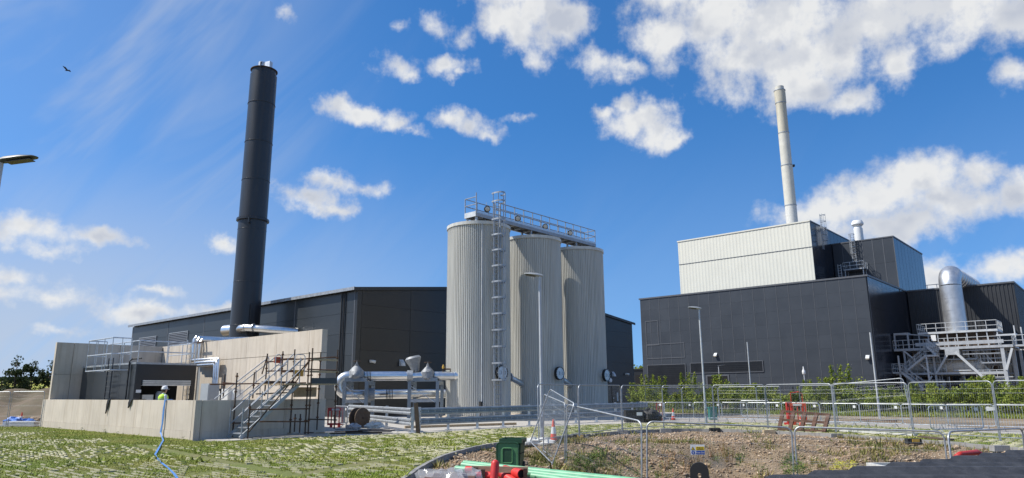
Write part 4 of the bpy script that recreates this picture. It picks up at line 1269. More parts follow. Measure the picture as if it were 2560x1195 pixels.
# openings that the panels leave free: (x0, x1, z0, z1)
def rect(p0, p1):
    a = gy(*p0, BY); b = gy(*p1, BY); return (a[0], b[0], b[1], a[1])
louvre = rect((1620, 914), (1716, 965)); band_ = rect((1727, 909), (1908, 928)); door = rect((1769, 941), (1822, 975))
for i in range(ncol):
    xa, xb = BX0 + .1 + cw * i, BX0 + .1 + cw * (i + 1)
    for j in range(len(rows) - 1):
        za, zb = rows[j], rows[j + 1]
        dent(MB().span((xa + .05, BY, za + .005), (xb - .05, BY + .11, zb - .005)), 1, BY, .006).build('cladding_panel', 'cladding_blue', front)
    MB().span((xa - .035, BY - .03, -.3), (xa + .035, BY - .002, BZ - .25)).build('joint_cover', 'flashing', front)
for nm, (a, b, z0, z1) in (('louvre_panel', louvre), ('louvre_band', band_)):
    p = MB().span((a, BY - .07, z0), (b, BY - .038, z1)).build(nm, 'cladding_black', t)
    k = MB()
    for c in ((a - .12, a), (b, b + .12)): k.span((c[0], BY - .12, z0 - .12), (c[1], BY - .036, z1 + .12))
    k.span((a, BY - .12, z1), (b, BY - .036, z1 + .12)).span((a, BY - .12, z0 - .12), (b, BY - .036, z0))
    k.build('frame', 'flashing', p)
    nb = int((z1 - z0) / .3)
    for q in range(nb): MB().span((a, BY - .10, z0 + (z1 - z0) * (q + .15) / nb), (b, BY - .072, z0 + (z1 - z0) * (q + .55) / nb)).build('louvre_blade', 'cladding_black', p)
a, b, z0, z1 = door
dr = MB().span((a - .25, BY - .10, 0), (a, BY - .036, z1 + .25)).span((b, BY - .10, 0), (b + .25, BY - .036, z1 + .25)).span((a, BY - .10, z1), (b, BY - .036, z1 + .25)).build('door_frame', 'flashing', t)
MB().span((a, BY - .06, 0), (b, BY - .037, z1)).build('roller_door', 'void', dr)
MB().span((a + (b - a) * .32, BY - .09, 0), (b - .1, BY - .062, gy(1800, 961, BY)[1])).build('half_shutter', 'grey_cab', dr)
# raised trim rectangles on the left bay
for (p0, p1) in (((1614, 804), (1647, 862)), ((1617, 862), (1712, 893))):
    a, b, z0, z1 = rect(p0, p1)
    k = MB()
    for x in (a, b): k.span((x - .06, BY - .06, z0), (x + .06, BY - .036, z1))
    for z in (z0, z1): k.span((a - .06, BY - .065, z - .07), (b + .06, BY - .061, z + .07))
    k.build('trim_frame', 'flashing', t)
# parapet caps
MB().span((BX0 - .15, BY - .12, BZ - .25), (BX + .1, BY + .5, BZ)).build('parapet', 'flashing', t)
MB().span((BX0, BY + .3, -.3), (BX0 + .2, BYE, BZ - .1)).build('left_wall', 'cladding_blue', t)
MB().span((BX0, BY + .5, BZ - .6), (BX - .3, BYE, BZ - .45)).build('roof_deck', 'cladding_black', t)
# right side in glossy dark panels
side = MB().span((BX - .3, BY + .3, -.3), (BX - .1, BYE, BZ - .1)).build('side_wall', 'flashing_dark', t)
ns = 18
for i in range(ns):
    ya, yb = BY + .02 + (BYE - BY) * i / ns, BY + .02 + (BYE - BY) * (i + 1) / ns
    for z0, z1 in ((-.3, 4.5), (4.5, 9.0), (9.0, 13.5), (13.5, BZ - .25)):
        dent(MB().span((BX - .095, ya + .035, z0 + .01), (BX, yb - .035, z1 - .01)), 0, BX, .012).build('cladding_panel', 'cladding_side', side)
MB().span((BX - .2, BY + .5, BZ - .25), (BX + .1, BYE, BZ)).build('parapet', 'flashing', t)
# bulkhead lamps on the front
for px, py in ((1613, 956), (1735, 956), (1790, 887), (2170, 893)):
    x, z = gy(px, py, BY)
    lm = MB().prism([(x - .25, BY - .08, z + .3), (x - .25, BY - .5, z - .15), (x - .25, BY - .42, z - .3), (x - .25, BY - .08, z - .1)], (0, 0, 0), (.5, 0, 0)).build('wall_lamp', 'galv_pale' if py < 900 else 'black', t)
    MB().span((x - .2, BY - .46, z - .28), (x + .2, BY - .12, z - .2)).build('lamp_glass', 'glass_lamp', lm)
# white upper box
WY = BY + 8
wxr, WZ = gy(2023, 550, WY); wxl = gy(1694, 602, WY)[0]
def ribbed(x0, x1, y, z0, z1, pitch, depth, flip=False):
    vs, fs = [], []; pts = []
    n_ = int((x1 - x0) / pitch); p_ = (x1 - x0) / n_
    for i in range(n_):
        a = x0 + i * p_
        pts += [(a, 0), (a + p_ * .35, 0), (a + p_ * .45, depth), (a + p_ * .9, depth)]
    pts.append((x1, 0))
    for z in (z0, z1):
        for a, b in pts: vs.append((a, y + b, z))
    k = len(pts)
    for i in range(k - 1): fs.append((i, i + 1, k + i + 1, k + i))
    mb = MB().add(vs, fs)
    return mb
zj = gy(1860, 640, WY)[1]
wb = MB().span((wxl + .05, WY + .15, BZ - 1), (wxr - .05, WY + 28, WZ - .1)).build('upper_box', 'white_clad', t)
ribbed(wxl, wxr, WY, BZ - 1, zj - .06, .62, .018).build('ribbed_sheet', 'white_clad', wb)
ribbed(wxl, wxr, WY, zj + .06, WZ - .2, .62, .018).build('ribbed_sheet', 'white_clad', wb)
MB().span((wxl, WY - .03, zj - .06), (wxr, WY + .1, zj + .06)).build('joint_band', 'flashing', wb)
MB().span((wxl - .1, WY - .1, WZ - .22), (wxr + .1, WY + .2, WZ)).build('coping', 'white_clad', wb)
MB().span((wxr - .1, WY + .2, WZ - .2), (wxr + .1, WY + 28, WZ)).build('coping', 'flashing', wb)
MB().span((wxr - .12, WY, BZ - 1), (wxr + .02, WY + .14, WZ - .22)).build('corner_trim', 'white_clad', wb)
for i in range(14):
    MB().span((wxr - .04, WY + .18 + i * 2.0, BZ - .6), (wxr + .03, WY + .18 + i * 2.0 + 1.94, WZ - .21)).build('side_panel', 'cladding_side', wb)
# dark upper box on the right
DY, DZ = gx(2231.5, 589, BX)
DYE = gx(2304.7, 633.6, BX)[0]
db = MB().span((wxr + .1, DY + .12, BZ - .6), (BX - .1, DYE, DZ - .1)).build('dark_upper_box', 'flashing_dark', t)
nd = 6
for i in range(nd):
    a, b = wxr + .1 + (BX - wxr - .1) * i / nd, wxr + .1 + (BX - wxr - .1) * (i + 1) / nd
    for z0, z1 in ((BZ - .6, (BZ + DZ) / 2), ((BZ + DZ) / 2, DZ - .2)):
        MB().span((a + .05, DY, z0 + .01), (b - .05, DY + .11, z1 - .01)).build('cladding_panel', 'cladding_blue', db)
    MB().span((b - .06, DY - .03, BZ - .6), (b + .06, DY - .002, DZ - .2)).build('joint_cover', 'flashing', db)
nd = 9
for i in range(nd):
    a, b = DY + .13 + (DYE - DY - .13) * i / nd, DY + .13 + (DYE - DY - .13) * (i + 1) / nd
    dent(MB().span((BX - .09, a + .04, BZ + .005), (BX + .01, b - .04, DZ - .2)), 0, BX + .01, .012).build('cladding_panel', 'cladding_side', db)
MB().span((wxr, DY - .08, DZ - .2), (BX + .1, DY + .2, DZ)).span((BX - .2, DY + .2, DZ - .2), (BX + .1, DYE, DZ)).build('coping', 'flashing', db)
# white vent cowl on the dark box
vx = gy(2147, 590, DY + 5)[0]; vz = gy(2147, 571, DY + 5)[1]
MB().lathe([(.75, DZ - .5), (.75, vz), (.62, vz + .1), (.62, vz + .3), (1.0, vz + .7), (1.0, vz + 1.0), (.8, vz + 1.4)], 24, (vx, DY + 5, 0)).build('vent_cowl', 'white', t, True)
# tall pale chimney
CHD = 150.0
cb = at(1980, 552, CHD); ct = at(1948, 216, CHD)
t = wthing('plant_chimney', 'tall slender cream chimney with banded sections above the white box', 'chimney', (cb[0], cb[1], BZ - 1))
px_m = CHD / FPX
zz = lambda py: at(1965, py, CHD)[2]
cxy = (cb[0], cb[1], 0)
rb, rt_ = 14.2 * px_m, 12.5 * px_m
secs = [(BZ - 1, zz(514), rb, 'white_dirty'), (zz(514), zz(414), rb, 'cream'), (zz(414), zz(333), rb * .96, 'cream'), (zz(333), zz(258), rb * .93, 'cream_stain'), (zz(258), zz(227), rb * 1.0, 'cream_stain'), (zz(227), zz(217), rb * .82, 'cream')]
for i, (z0, z1, r_, mm) in enumerate(secs):
    MB().lathe([(r_, z0 + .06), (r_, z1 - .06), (r_ * .9, z1)], 32, cxy).build('section', mm, t, True)
    if i < 5: MB().lathe([(r_ + .02, z1 - .12), (r_ + .07, z1 - .12), (r_ + .07, z1 + .05), (r_ + .02, z1 + .05)], 32, cxy).build('joint_ring', 'galv_dull', t)
MB().span((cb[0] + rb, cb[1] - .3, zz(417)), (cb[0] + rb + .5, cb[1] + .3, zz(412))).build('beacon', 'black', t)
# rooftop ladder on the white box side and the caged ladder on the dark box
def roof_ladder(name, lab, cx_, cy_, z0, z1, along, hoops=True, plat=None):
    tt = gthing(name, lab, 'ladder', (cx_, cy_, z0))
    ax_ = np.array(along, float); nrm = np.array([ax_[1], -ax_[0], 0])
    p = np.array([cx_, cy_, 0.0])
    for k in (-.3, .3): MB().bar(p + ax_ * k + [0, 0, z0], p + ax_ * k + [0, 0, z1], .08).build('stile', 'galv_dull', tt)
    rg = MB().bar(-ax_ * .3, ax_ * .3, .05).mesh('rung'); rg.materials.append(MT['galv_dull'])
    for z in np.arange(z0 + .3, z1, .4):
        o = bpy.data.objects.new('rung', rg); COL.objects.link(o); o.parent = tt; o.location = (0, 0, z - z0)
    for z in np.arange(z0 + 1.5, z1 + .1, 1.1):
        pts = [p + ax_ * .45 * math.cos(b) + nrm * .8 * math.sin(b) + [0, 0, z] for b in np.linspace(0, math.pi, 8)]
        mb = MB()
        for u_, v_ in zip(pts[:-1], pts[1:]): mb.bar(u_, v_, .04, .09)
        mb.build('cage_hoop', 'galv_dull', tt)
    for b in (R(30), R(90), R(150)):
        q = p + ax_ * .45 * math.cos(b) + nrm * .8 * math.sin(b)
        MB().bar(q + [0, 0, z0 + 1.5], q + [0, 0, z1], .05).build('cage_strap', 'galv_dull', tt)
    return tt
yl, zl0 = gx(2050, 610, wxr); zl1 = gx(2050, 541, wxr)[1]
roof_ladder('caged_ladder', 'dark caged ladder on the side of the white upper box', wxr + .5, yl, zl0 - 1, zl1, (0, 1, 0))
xl_, zl0 = gy(2137, 655, DY - .5); zl1 = gy(2137, 583, DY - .5)[1]
lt = roof_ladder('caged_ladder', 'caged ladder above the small platform on the dark upper box', xl_, DY - .5, zl0, zl1, (1, 0, 0))
def railing(parent, pts, z, h=1.1, m_='galv', step=1.5, r=.035, mids=(.55,)):
    for a, b in zip(pts[:-1], pts[1:]):
        a = np.array((*a, z)) if len(a) == 2 else np.array(a, float); b = np.array((*b, z)) if len(b) == 2 else np.array(b, float)
        mb = MB()
        for k in tuple(mids) + (h,): mb.bar(a + [0, 0, k], b + [0, 0, k], r * 1.6)
        n_ = max(1, int(np.linalg.norm(b - a) / step))
        for i in range(n_ + 1):
            q = a + (b - a) * i / n_; mb.bar(q, q + [0, 0, h], r * 1.6)
        mb.build('railing', m_, parent)
px0 = gy(2108, 660, DY - 2)[0]; px1 = gy(2160, 660, DY - 2)[0]; pz = gy(2130, 672, DY - 2)[1]
pt = gthing('service_platform', 'small railed service platform below the caged ladder on the dark upper box', 'platform', ((px0 + px1) / 2, DY - 1.2, BZ))
MB().span((px0, DY - 2.2, pz - .2), (px1, DY - .05, pz)).build('deck', 'galv_dull', pt)
railing(pt, [(px0, DY - .1), (px0, DY - 2.2), (px1, DY - 2.2), (px1, DY - .1)], pz, 1.15, 'galv', 1.0)
for x in (px0 + .2, px1 - .2):
    for y in (DY - 2.0, DY - .3): MB().bar((x, y, BZ - .45), (x, y, pz - .2), .14).build('leg', 'galv_dull', pt)
rl = gthing('side_ladder', 'short ladder frame left of the service platform on the roof edge', 'ladder', (px0 - .6, DY - 1.5, BZ - .4))
for k in (0, .5): MB().bar((px0 - .9 + k, DY - 2, BZ - .4), (px0 - .9 + k, DY - 2, pz + 1.0), .08).build('stile', 'galv', rl)
for z in np.arange(BZ, pz + 1, .45): MB().bar((px0 - .9, DY - 2, z), (px0 - .4, DY - 2, z), .05).build('rung', 'galv', rl)

# ribbed hall behind the condenser
CY0, CZ = gx(2265, 727, BX)
CXR = gy(2533, 703, CY0)[0]
t = gthing('ribbed_hall', 'dark ribbed metal hall behind the silver duct at the far right', 'building', ((BX + CXR) / 2, CY0, 0))
MB().span((BX + .2, CY0 + .2, -.3), (CXR - .1, CY0 + 24, CZ - .1)).build('core', 'flashing_dark', t)
ribbed(BX + .15, CXR, CY0, 3.0, CZ - .2, .52, .10).build('front_sheet', 'ribbed_dark', t)
sd_ = ribbed(0, 24, 0, 3.0, CZ - .2, .8, .10)
sd_.v = [(CXR + .02 - b, CY0 + .02 + a, c) for a, b, c in sd_.v]
sd_.build('side_sheet', 'ribbed_dark', t)
MB().span((BX + .15, CY0 - .12, CZ - .22), (CXR + .12, CY0 + .2, CZ + .02)).span((CXR - .1, CY0 + .2, CZ - .22), (CXR + .12, CY0 + 24, CZ + .02)).build('coping', 'flashing', t)
MB().span((BX + .15, CY0 - .05, -.3), (CXR + .06, CY0 + .1, 2.98)).build('base_wall', 'void', t)
# T-shaped antenna bars on the roof
x, z = gy(2330, 716, CY0 + 1)
MB().bar((x - 1.0, CY0 + 1, CZ + .75), (x + 1.0, CY0 + 1, CZ + .75), .1).bar((x - .7, CY0 + 1, CZ - .1), (x - .7, CY0 + 1, CZ + .75), .08).bar((x + .7, CY0 + 1, CZ - .1), (x + .7, CY0 + 1, CZ + .75), .08).build('roof_rail', 'galv_dull', t)

# big silver duct
FY = BY + 9.5                                            # front line of the condenser steelwork
DUY = FY + 5.5
dx, dz = gy(2388, 800, DUY)
t = gthing('exhaust_duct', 'large shiny silver duct rising and bending over the ribbed hall', 'duct', (dx, DUY, 9))
dtop = gy(2378, 700, DUY)[1]
rD = 1.5
pts = [(dx, DUY, 9.5), (dx, DUY, 12.0), (dx, DUY, dtop - rD * .6)]
bend = [(dx, DUY + rD * 1.25 * (1 - math.cos(b)), dtop - rD * .6 + rD * 1.25 * math.sin(b)) for b in np.linspace(0, math.pi / 2, 9)[1:]]
end = (dx + .3, bend[-1][1] + 16.0, bend[-1][2] - .2)
MB().pipe(pts, rD, 40).build('riser', 'alu_duct', t, True)
MB().pipe([pts[-1]] + bend, rD, 40).build('bend', 'alu_duct', t, True)
mb = MB()
MB().pipe([bend[-1], end], rD * .93, 40).build('run', 'alu_duct', t, True)
for k in np.linspace(.08, .95, 9):
    p = np.array(bend[-1]) + (np.array(end) - np.array(bend[-1])) * k
    MB().lathe([(rD * .93, -.12), (rD * .99, -.08), (rD * .99, .08), (rD * .93, .12)], 36, p, np.array(end) - np.array(bend[-1])).build('bellows_ring', 'alu_duct', t, True)
for z in np.arange(11.5, dtop - rD, 1.9):
    MB().lathe([(rD, -.02), (rD + .02, -.015), (rD + .02, .015), (rD, .02)], 40, (dx, DUY, z)).build('seam_band', 'alu_duct', t, True)

# ------------------------------------------------------------------ air cooled condenser and steelwork
def fx(px, py): return gy(px, py, FY)
def LV(py, px=2400): return fx(px, py)[1]
t = gthing('condenser_frame', 'tangle of pale steelwork with decks, braces and railings at far right', 'steel structure', (fx(2390, 980)[0], FY + 2, 0))
D = 6.5                                                   # depth of the structure
x0, x1 = fx(2234, 870)[0], fx(2532, 860)[0]
zdeck = fx(2300, 870)[1] ; ztop = fx(2350, 828)[1]; zlow = fx(2400, 930)[1]
deck = MB().span((x0, FY, zdeck - .35), (x1, FY + D, zdeck)).build('main_deck', 'steel_paint', t)
railing(deck, [(x0, FY + D * .5), (x0, FY), (x1, FY), (x1 + .01, FY + D * .5)], zdeck, 1.25, 'galv_pale', 1.3, .045)
MB().span((x0 + 3, FY - .06, zdeck + .25), (x1 - 1, FY - .02, zdeck + .75)).build('deck_fascia', 'steel_paint', deck)
cx0, cx1 = fx(2290, 828)[0], fx(2490, 815)[0]
up_ = MB().span((cx0, FY + .8, ztop - .3), (cx1, FY + D - .6, ztop)).build('upper_deck', 'galv_pale', t)
railing(up_, [(cx0, FY + D - .6), (cx0, FY + .8), (cx1, FY + .8), (cx1, FY + D - .6)], ztop, 1.25, 'galv_pale', 1.2, .045)
MB().span((cx0 + .6, FY + 1.4, zdeck + .1), (cx1 - .6, FY + D - 1.0, ztop - .32)).build('condenser_casing', 'rust_dark', t)
for x in np.linspace(cx0 + .1, cx1 - .1, 9): MB().bar((x, FY + 1.0, zdeck), (x, FY + 1.0, ztop - .3), .14).build('post', 'steel_paint', t)
for z_ in (zdeck - .6, zdeck - 1.1): MB().bar((fx(2405, 880)[0], FY + .4, z_), (fx(2500, 880)[0], FY + .4, z_), .12).build('pipe_rail', 'galv_dull', t)
# left frame around the deck end
xa, xb = fx(2231, 833)[0], fx(2268, 833)[0]; zt2 = fx(2250, 832)[1]
MB().span((xa, FY + .5, zt2 - .3), (xb, FY + 2, zt2)).build('frame_head', 'steel_paint', t)
for x in (xa + .1, xb - .1): MB().bar((x, FY + .6, zdeck), (x, FY + .6, zt2 - .3), .22).build('post', 'steel_paint', t)
MB().bar((xb, FY + 1, zt2 - .25), (cx0 + 2, FY + 1, ztop - .6), .16).build('beam', 'steel_paint', t)
# columns and braces
cols = [(2258, 2270), (2330, 2342), (2505, 2528), (2525, 2540)]
for i, (pt_, pb_) in enumerate(cols):
    xx = fx(pt_, 872)[0]
    MB().bar((xx, FY + .3 + (i == 3) * 3, 0), (xx, FY + .3 + (i == 3) * 3, zdeck - .35), .42 if i >= 2 else .26).build('column', 'steel_paint', t)
    MB().bar((xx + .5, FY + D - .3, 0), (xx + .5, FY + D - .3, zdeck - .35), .35).build('column', 'steel_paint', t)
def br(p, q, w_=.26, y=0.1, yb=None, m_='galv_pale', nm='brace'):
    a = fx(*p); b = fx(*q); MB().bar((a[0], FY + y, a[1]), (b[0], FY + (yb if yb is not None else y), b[1]), w_).build(nm, m_, t)
kx, kz = fx(2380, 878)
MB().span((kx - .9, FY - .05, kz - .5), (kx + .9, FY + .4, kz + .35)).build('gusset', 'steel_paint', t)
br((2388, 880), (2505, 985), .34); br((2372, 880), (2340, 935), .24)
br((2530, 870), (2516, 925), .28); br((2258, 876), (2330, 935), .2); br((2262, 940), (2310, 985), .2); br((2436, 895), (2512, 975), .22, 3.0); br((2446, 890), (2540, 985), .26, D - .5, m_='galv_dull')
br((2233, 945), (2258, 985), .16, 1.5, m_='galv_dull'); br((2330, 940), (2300, 985), .2)
br((2410, 945), (2400, 990), .22, 4, m_='galv_dull'); br((2432, 945), (2440, 990), .3, 4, m_='galv_dull'); br((2385, 945), (2388, 990), .24, 5, m_='galv_dull'); br((2415, 945), (2425, 985), .14, 4, m_='galv_dull')
# lower deck beam
xa, xb = fx(2226, 935)[0], fx(2512, 930)[0]
MB().span((xa, FY + .1, zlow - .3), (xb, FY + .45, zlow)).build('lower_beam', 'steel_paint', t)
MB().span((xa, FY + .46, zlow - .25), (fx(2364, 933)[0], FY + 2.0, zlow - .05)).build('lower_deck', 'galv_dull', t)
railing(t, [(xa, FY + 2.0), (xa, FY + .2), (fx(2262, 933)[0], FY + .2)], zlow, 1.2, 'galv_pale', .9, .045)
railing(t, [(fx(2290, 930)[0], FY + .9), (fx(2364, 930)[0], FY + .9)], zlow, 1.2, 'galv_pale', .9, .045)
# dim pipework deep inside
for k in range(10):
    px_ = 2240 + k * 30
    xx = fx(px_, 950)[0]
    MB().tube((xx, FY + D - 1.2, 0), (xx, FY + D - 1.2, zdeck - .4), .16 + .06 * (k % 3), 8).build('riser_pipe', 'galv_dull' if k % 2 else 'rust_dark', t)
for k in range(4):
    MB().tube((x0 + 1, FY + D - 1.6, 1.2 + 1.3 * k), (x1 - 1, FY + D - 1.6, 1.3 + 1.3 * k), .14, 8).build('run_pipe', 'galv_dull', t)
# right end: post cluster with platform
xx = fx(2533, 815)[0]
for k in (0, .7, 1.5): MB().bar((xx + k, FY + .5 + k, zdeck), (xx + k, FY + .5 + k, zdeck + 2.6 - k * .3), .14).build('post', 'galv_pale', t)
MB().span((xx - 2.2, FY + .6, zdeck + 1.3), (xx + .2, FY + 1.0, zdeck + 1.5)).build('bracket_beam', 'galv_pale', t)
rr = MB()
rr.span((x1 + .1, FY + .2, zdeck - .3), (x1 + 4.5, FY + 2.4, zdeck - .05)).build('side_deck', 'steel_paint', t)
railing(t, [(x1 + .1, FY + .2), (x1 + 4.5, FY + .2)], zdeck, 1.25, 'galv_pale', 1.0, .045)
for x in (x1 + 1.2, x1 + 3.4): MB().bar((x, FY + 1.8, 0), (x, FY + 1.8, zdeck - .3), .4).build('column', 'galv_dull', t)
MB().bar((x1 + 3.2, FY + 1, zdeck - .4), (x1 + 1.2, FY + 1, 4.5), .3).build('brace', 'galv_dull', t)
# more secondary steel: rails, hangers and thin bracing between the decks
mrng = np.random.default_rng(5)
for k in range(34):
    pxa = mrng.uniform(2240, 2520); zz_a = mrng.uniform(1.0, zdeck - .6)
    xa_ = fx(pxa, 900)[0]; yy_ = FY + mrng.uniform(.6, 3.8); kind_ = k % 3
    w_ = mrng.uniform(.07, .15); mm = ('galv_pale', 'steel_paint', 'galv_dull')[k % 3]
    if kind_ == 0: MB().bar((xa_, yy_, zz_a), (xa_ + mrng.uniform(2, 5), yy_, zz_a), w_).build('tie_bar', mm, t)
    elif kind_ == 1: MB().bar((xa_, yy_, zz_a - 1.2), (xa_, yy_, min(zdeck - .4, zz_a + mrng.uniform(1.5, 3.5))), w_).build('hanger', mm, t)
    else: MB().bar((xa_, yy_, zz_a - .8), (xa_ + mrng.uniform(-2.5, 2.5), yy_, min(zdeck - .4, zz_a + 2.2)), w_).build('brace', mm, t)
for pa_, pb_, py_ in ((2300, 2360, 905), (2362, 2440, 897), (2450, 2505, 905), (2440, 2510, 945)):
    za_ = fx(pa_, py_)[1]; xa_, xb_ = fx(pa_, py_)[0], fx(pb_, py_)[0]
    MB().span((xa_, FY + 1.0, za_ - .18), (xb_, FY + 1.9, za_)).build('mid_deck', 'galv_dull', t)
    railing(t, [(xa_, FY + 1.0), (xb_, FY + 1.0)], za_, 1.1, 'galv_pale', .8, .04)
# vessel
va, vb = fx(2262, 905), fx(2440, 905)
v = gthing('steam_vessel', 'horizontal pale cylindrical vessel lying inside the far steelwork', 'vessel', ((va[0] + vb[0]) / 2, FY + 3, zlow))
rv = 1.15
zc = fx(2400, 912)[1]
MB().lathe([(.02, -.55), (.5, -.45), (.9, -.2), (rv, 0.05), (rv, vb[0] - va[0] - .05), (.9, vb[0] - va[0] + .2), (.5, vb[0] - va[0] + .45), (.02, vb[0] - va[0] + .55)], 32, (va[0], FY + 3, zc), (1, 0, 0)).build('shell', 'white_dirty', v, True)
for k in np.linspace(.05, .95, 7):
    MB().lathe([(rv, -.05), (rv + .04, -.05), (rv + .04, .05), (rv, .05)], 32, (va[0] + (vb[0] - va[0]) * k, FY + 3, zc), (1, 0, 0)).build('band', 'galv_pale', v)
for k in (.2, .8): MB().span((va[0] + (vb[0] - va[0]) * k - .3, FY + 2.2, zlow - .05), (va[0] + (vb[0] - va[0]) * k + .3, FY + 3.8, zc - rv * .8)).build('saddle', 'galv_dull', v)
# zig-zag access stair
st = gthing('access_stair', 'pale zigzag access stair climbing the front of the far steelwork', 'stair', (fx(2300, 980)[0], FY - 1, 0))
def flight(p, q, y, w_=.9):
    a = fx(*p); b = fx(*q)
    A_ = np.array([a[0], FY + y, a[1]]); B_ = np.array([b[0], FY + y, b[1]])
    for k in (0, w_):
        o_ = np.array([0, -k, 0])
        MB().bar(A_ + o_, B_ + o_, .05, .28).build('stringer', 'galv_pale', st)
        mb = MB()
        for h in (.6, 1.15): mb.bar(A_ + o_ + [0, 0, h], B_ + o_ + [0, 0, h], .06)
        for i in range(5):
            g_ = A_ + (B_ - A_) * i / 4 + o_; mb.bar(g_, g_ + [0, 0, 1.15], .06)
        mb.build('handrail', 'galv_pale', st)
    n_ = 11
    tm = MB().box((0, 0, 0), (.28, w_ - .06, .05)).mesh('tread'); tm.materials.append(MT['galv_pale'])
    for i in range(n_):
        c = A_ + (B_ - A_) * (i + .5) / n_ + np.array([0, -w_ / 2, .08])
        o = bpy.data.objects.new('tread', tm); COL.objects.link(o); o.parent = st; o.location = tuple(c - ORG[st.name])
def landing(p, q, y, d_=1.9):
    a = fx(*p); b = fx(*q)
    MB().span((a[0], FY + y - d_, a[1] - .22), (b[0], FY + y, a[1])).build('landing', 'galv_pale', st)
    railing(st, [(a[0], FY + y), (a[0], FY + y - d_), (b[0], FY + y - d_), (b[0], FY + y)], a[1], 1.2, 'galv_pale', .9, .045)
landing((2318, 889), (2348, 889), -.1)
flight((2267, 930), (2318, 889), -.1)
landing((2240, 931), (2267, 931), -.1)
flight((2262, 932), (2315, 970), -1.1)
landing((2318, 972), (2365, 972), -.1)
flight((2288, 985), (2318, 972), -1.1)
flight((2322, 868), (2345, 888), -.4)
for p_ in (2262, 2332):
    MB().bar((fx(p_, 960)[0], FY - 1.9, 0), (fx(p_, 960)[0], FY - 1.9, fx(p_, 890)[1]), .2).build('post', 'galv_pale', st)
MB().span((fx(2329, 846)[0], FY - .3, fx(2329, 853)[1]), (fx(2341, 846)[0], FY - .2, fx(2329, 838)[1])).build('notice_board', 'white', st)

# ------------------------------------------------------------------ lamp posts and poles
def lamp_post(base, h, head_dir, lab, head=True, r0=.075, r1=.045, hl=.62, group='street lamps on the site'):
    t = wthing('street_lamp' if head else 'steel_pole', lab, 'lamp post' if head else 'pole', (base[0], base[1], base[2]), group if head else None)
    x, y, z = base
    MB().tube((x, y, z - .1), (x, y, z + 1.25), r0, 12).build('base_tube', 'galv', t, True)
    MB().tube((x, y, z + 1.24), (x, y, z + h), r0 * .68, 12, r1).build('pole', 'galv_pale', t, True)
    MB().lathe([(r0 + .012, z + 1.2), (r0 + .012, z + 1.27)], 12, (x, y, 0)).build('collar', 'galv_dull', t)
    MB().span((x - .05, y - r0 - .012, z + .45), (x + .05, y - r0 + .01, z + .85)).build('hatch', 'galv_dull', t)
    if head:
        d = np.array([math.cos(head_dir), math.sin(head_dir), 0.0]); s_ = np.array([-d[1], d[0], 0]); u = np.array([0, 0, 1.0])
        c = np.array([x, y, z + h])
        mb = MB()
        prof = [(-.12, .05, .05, .03), (0, .075, .07, .05), (.12, .12, .085, .05), (hl * .6, .15, .07, .03), (hl * .92, .11, .035, .015), (hl, .05, .01, .0)]
        vs = []; n_ = 10
        for L_, w_, up, dn in prof:
            for j in range(n_):
                a = 2 * math.pi * j / n_
                vs.append(c + d * L_ + s_ * w_ * math.cos(a) + u * (math.sin(a) * (up if math.sin(a) > 0 else dn) + .02 + L_ * .1))
        fs = [(i * n_ + j, i * n_ + (j + 1) % n_, (i + 1) * n_ + (j + 1) % n_, (i + 1) * n_ + j) for i in range(len(prof) - 1) for j in range(n_)]
        fs += [tuple(range(n_))[::-1], tuple((len(prof) - 1) * n_ + j for j in range(n_))]
        mb.add(vs, fs).build('lamp_head', 'lamp_dark' if hl > .7 else 'grey_cab', t, True)
        p = c + d * .16 + u * -.025; q = c + d * hl * .88 + u * .03
        MB().bar(p, q, .18, .015).build('lamp_glass', 'lamp_under', t)
    return t
b = on(1355, 1100); h = at(1345, 690, b[1])[2]
lamp_post(b, h, R(186), 'slim street lamp standing in front of the middle silo')
b = on(1766, 1062); h = at(1748, 772, b[1])[2]
lamp_post(b, h, R(186), 'slim street lamp in front of the large dark hall')
b = at(1, 405, 13.3); b[2] = 0; h = at(6, 405, 13.3)[2]
lamp_post(b, h, R(-2), 'near street lamp whose head juts in at the left edge', hl=.74, r0=.09, r1=.06)
b = at(1802, 1000, 88.0); b[2] = 0; h = at(1797, 915, 88.0)[2]
lamp_post(b, h, R(0), 'small far street lamp beside the roller door of the dark hall', hl=.9)
b = on(2200, 1046); h = at(2175, 831, b[1])[2]
lamp_post(b, h, 0, 'bare pale pole rising at the right corner of the dark hall', head=False)
b = at(1882, 1035, 60.0); b[2] = 0; h = at(1869, 855, 60.0)[2]
lamp_post(b, h, 0, 'bare pale pole in front of the middle of the dark hall', head=False)
b = at(2016, 1000, 72.0); b[2] = 0; h = at(2011, 935, 72.0)[2]
tcv = lamp_post(b, h, 0, 'short camera pole with a white dome in front of the dark hall', head=False)
MB().lathe([(.10, h - .05), (.16, h + .05), (.16, h + .3), (.06, h + .5), (.05, h + .75)], 12, (b[0], b[1], 0)).build('camera_dome', 'white', tcv, True)

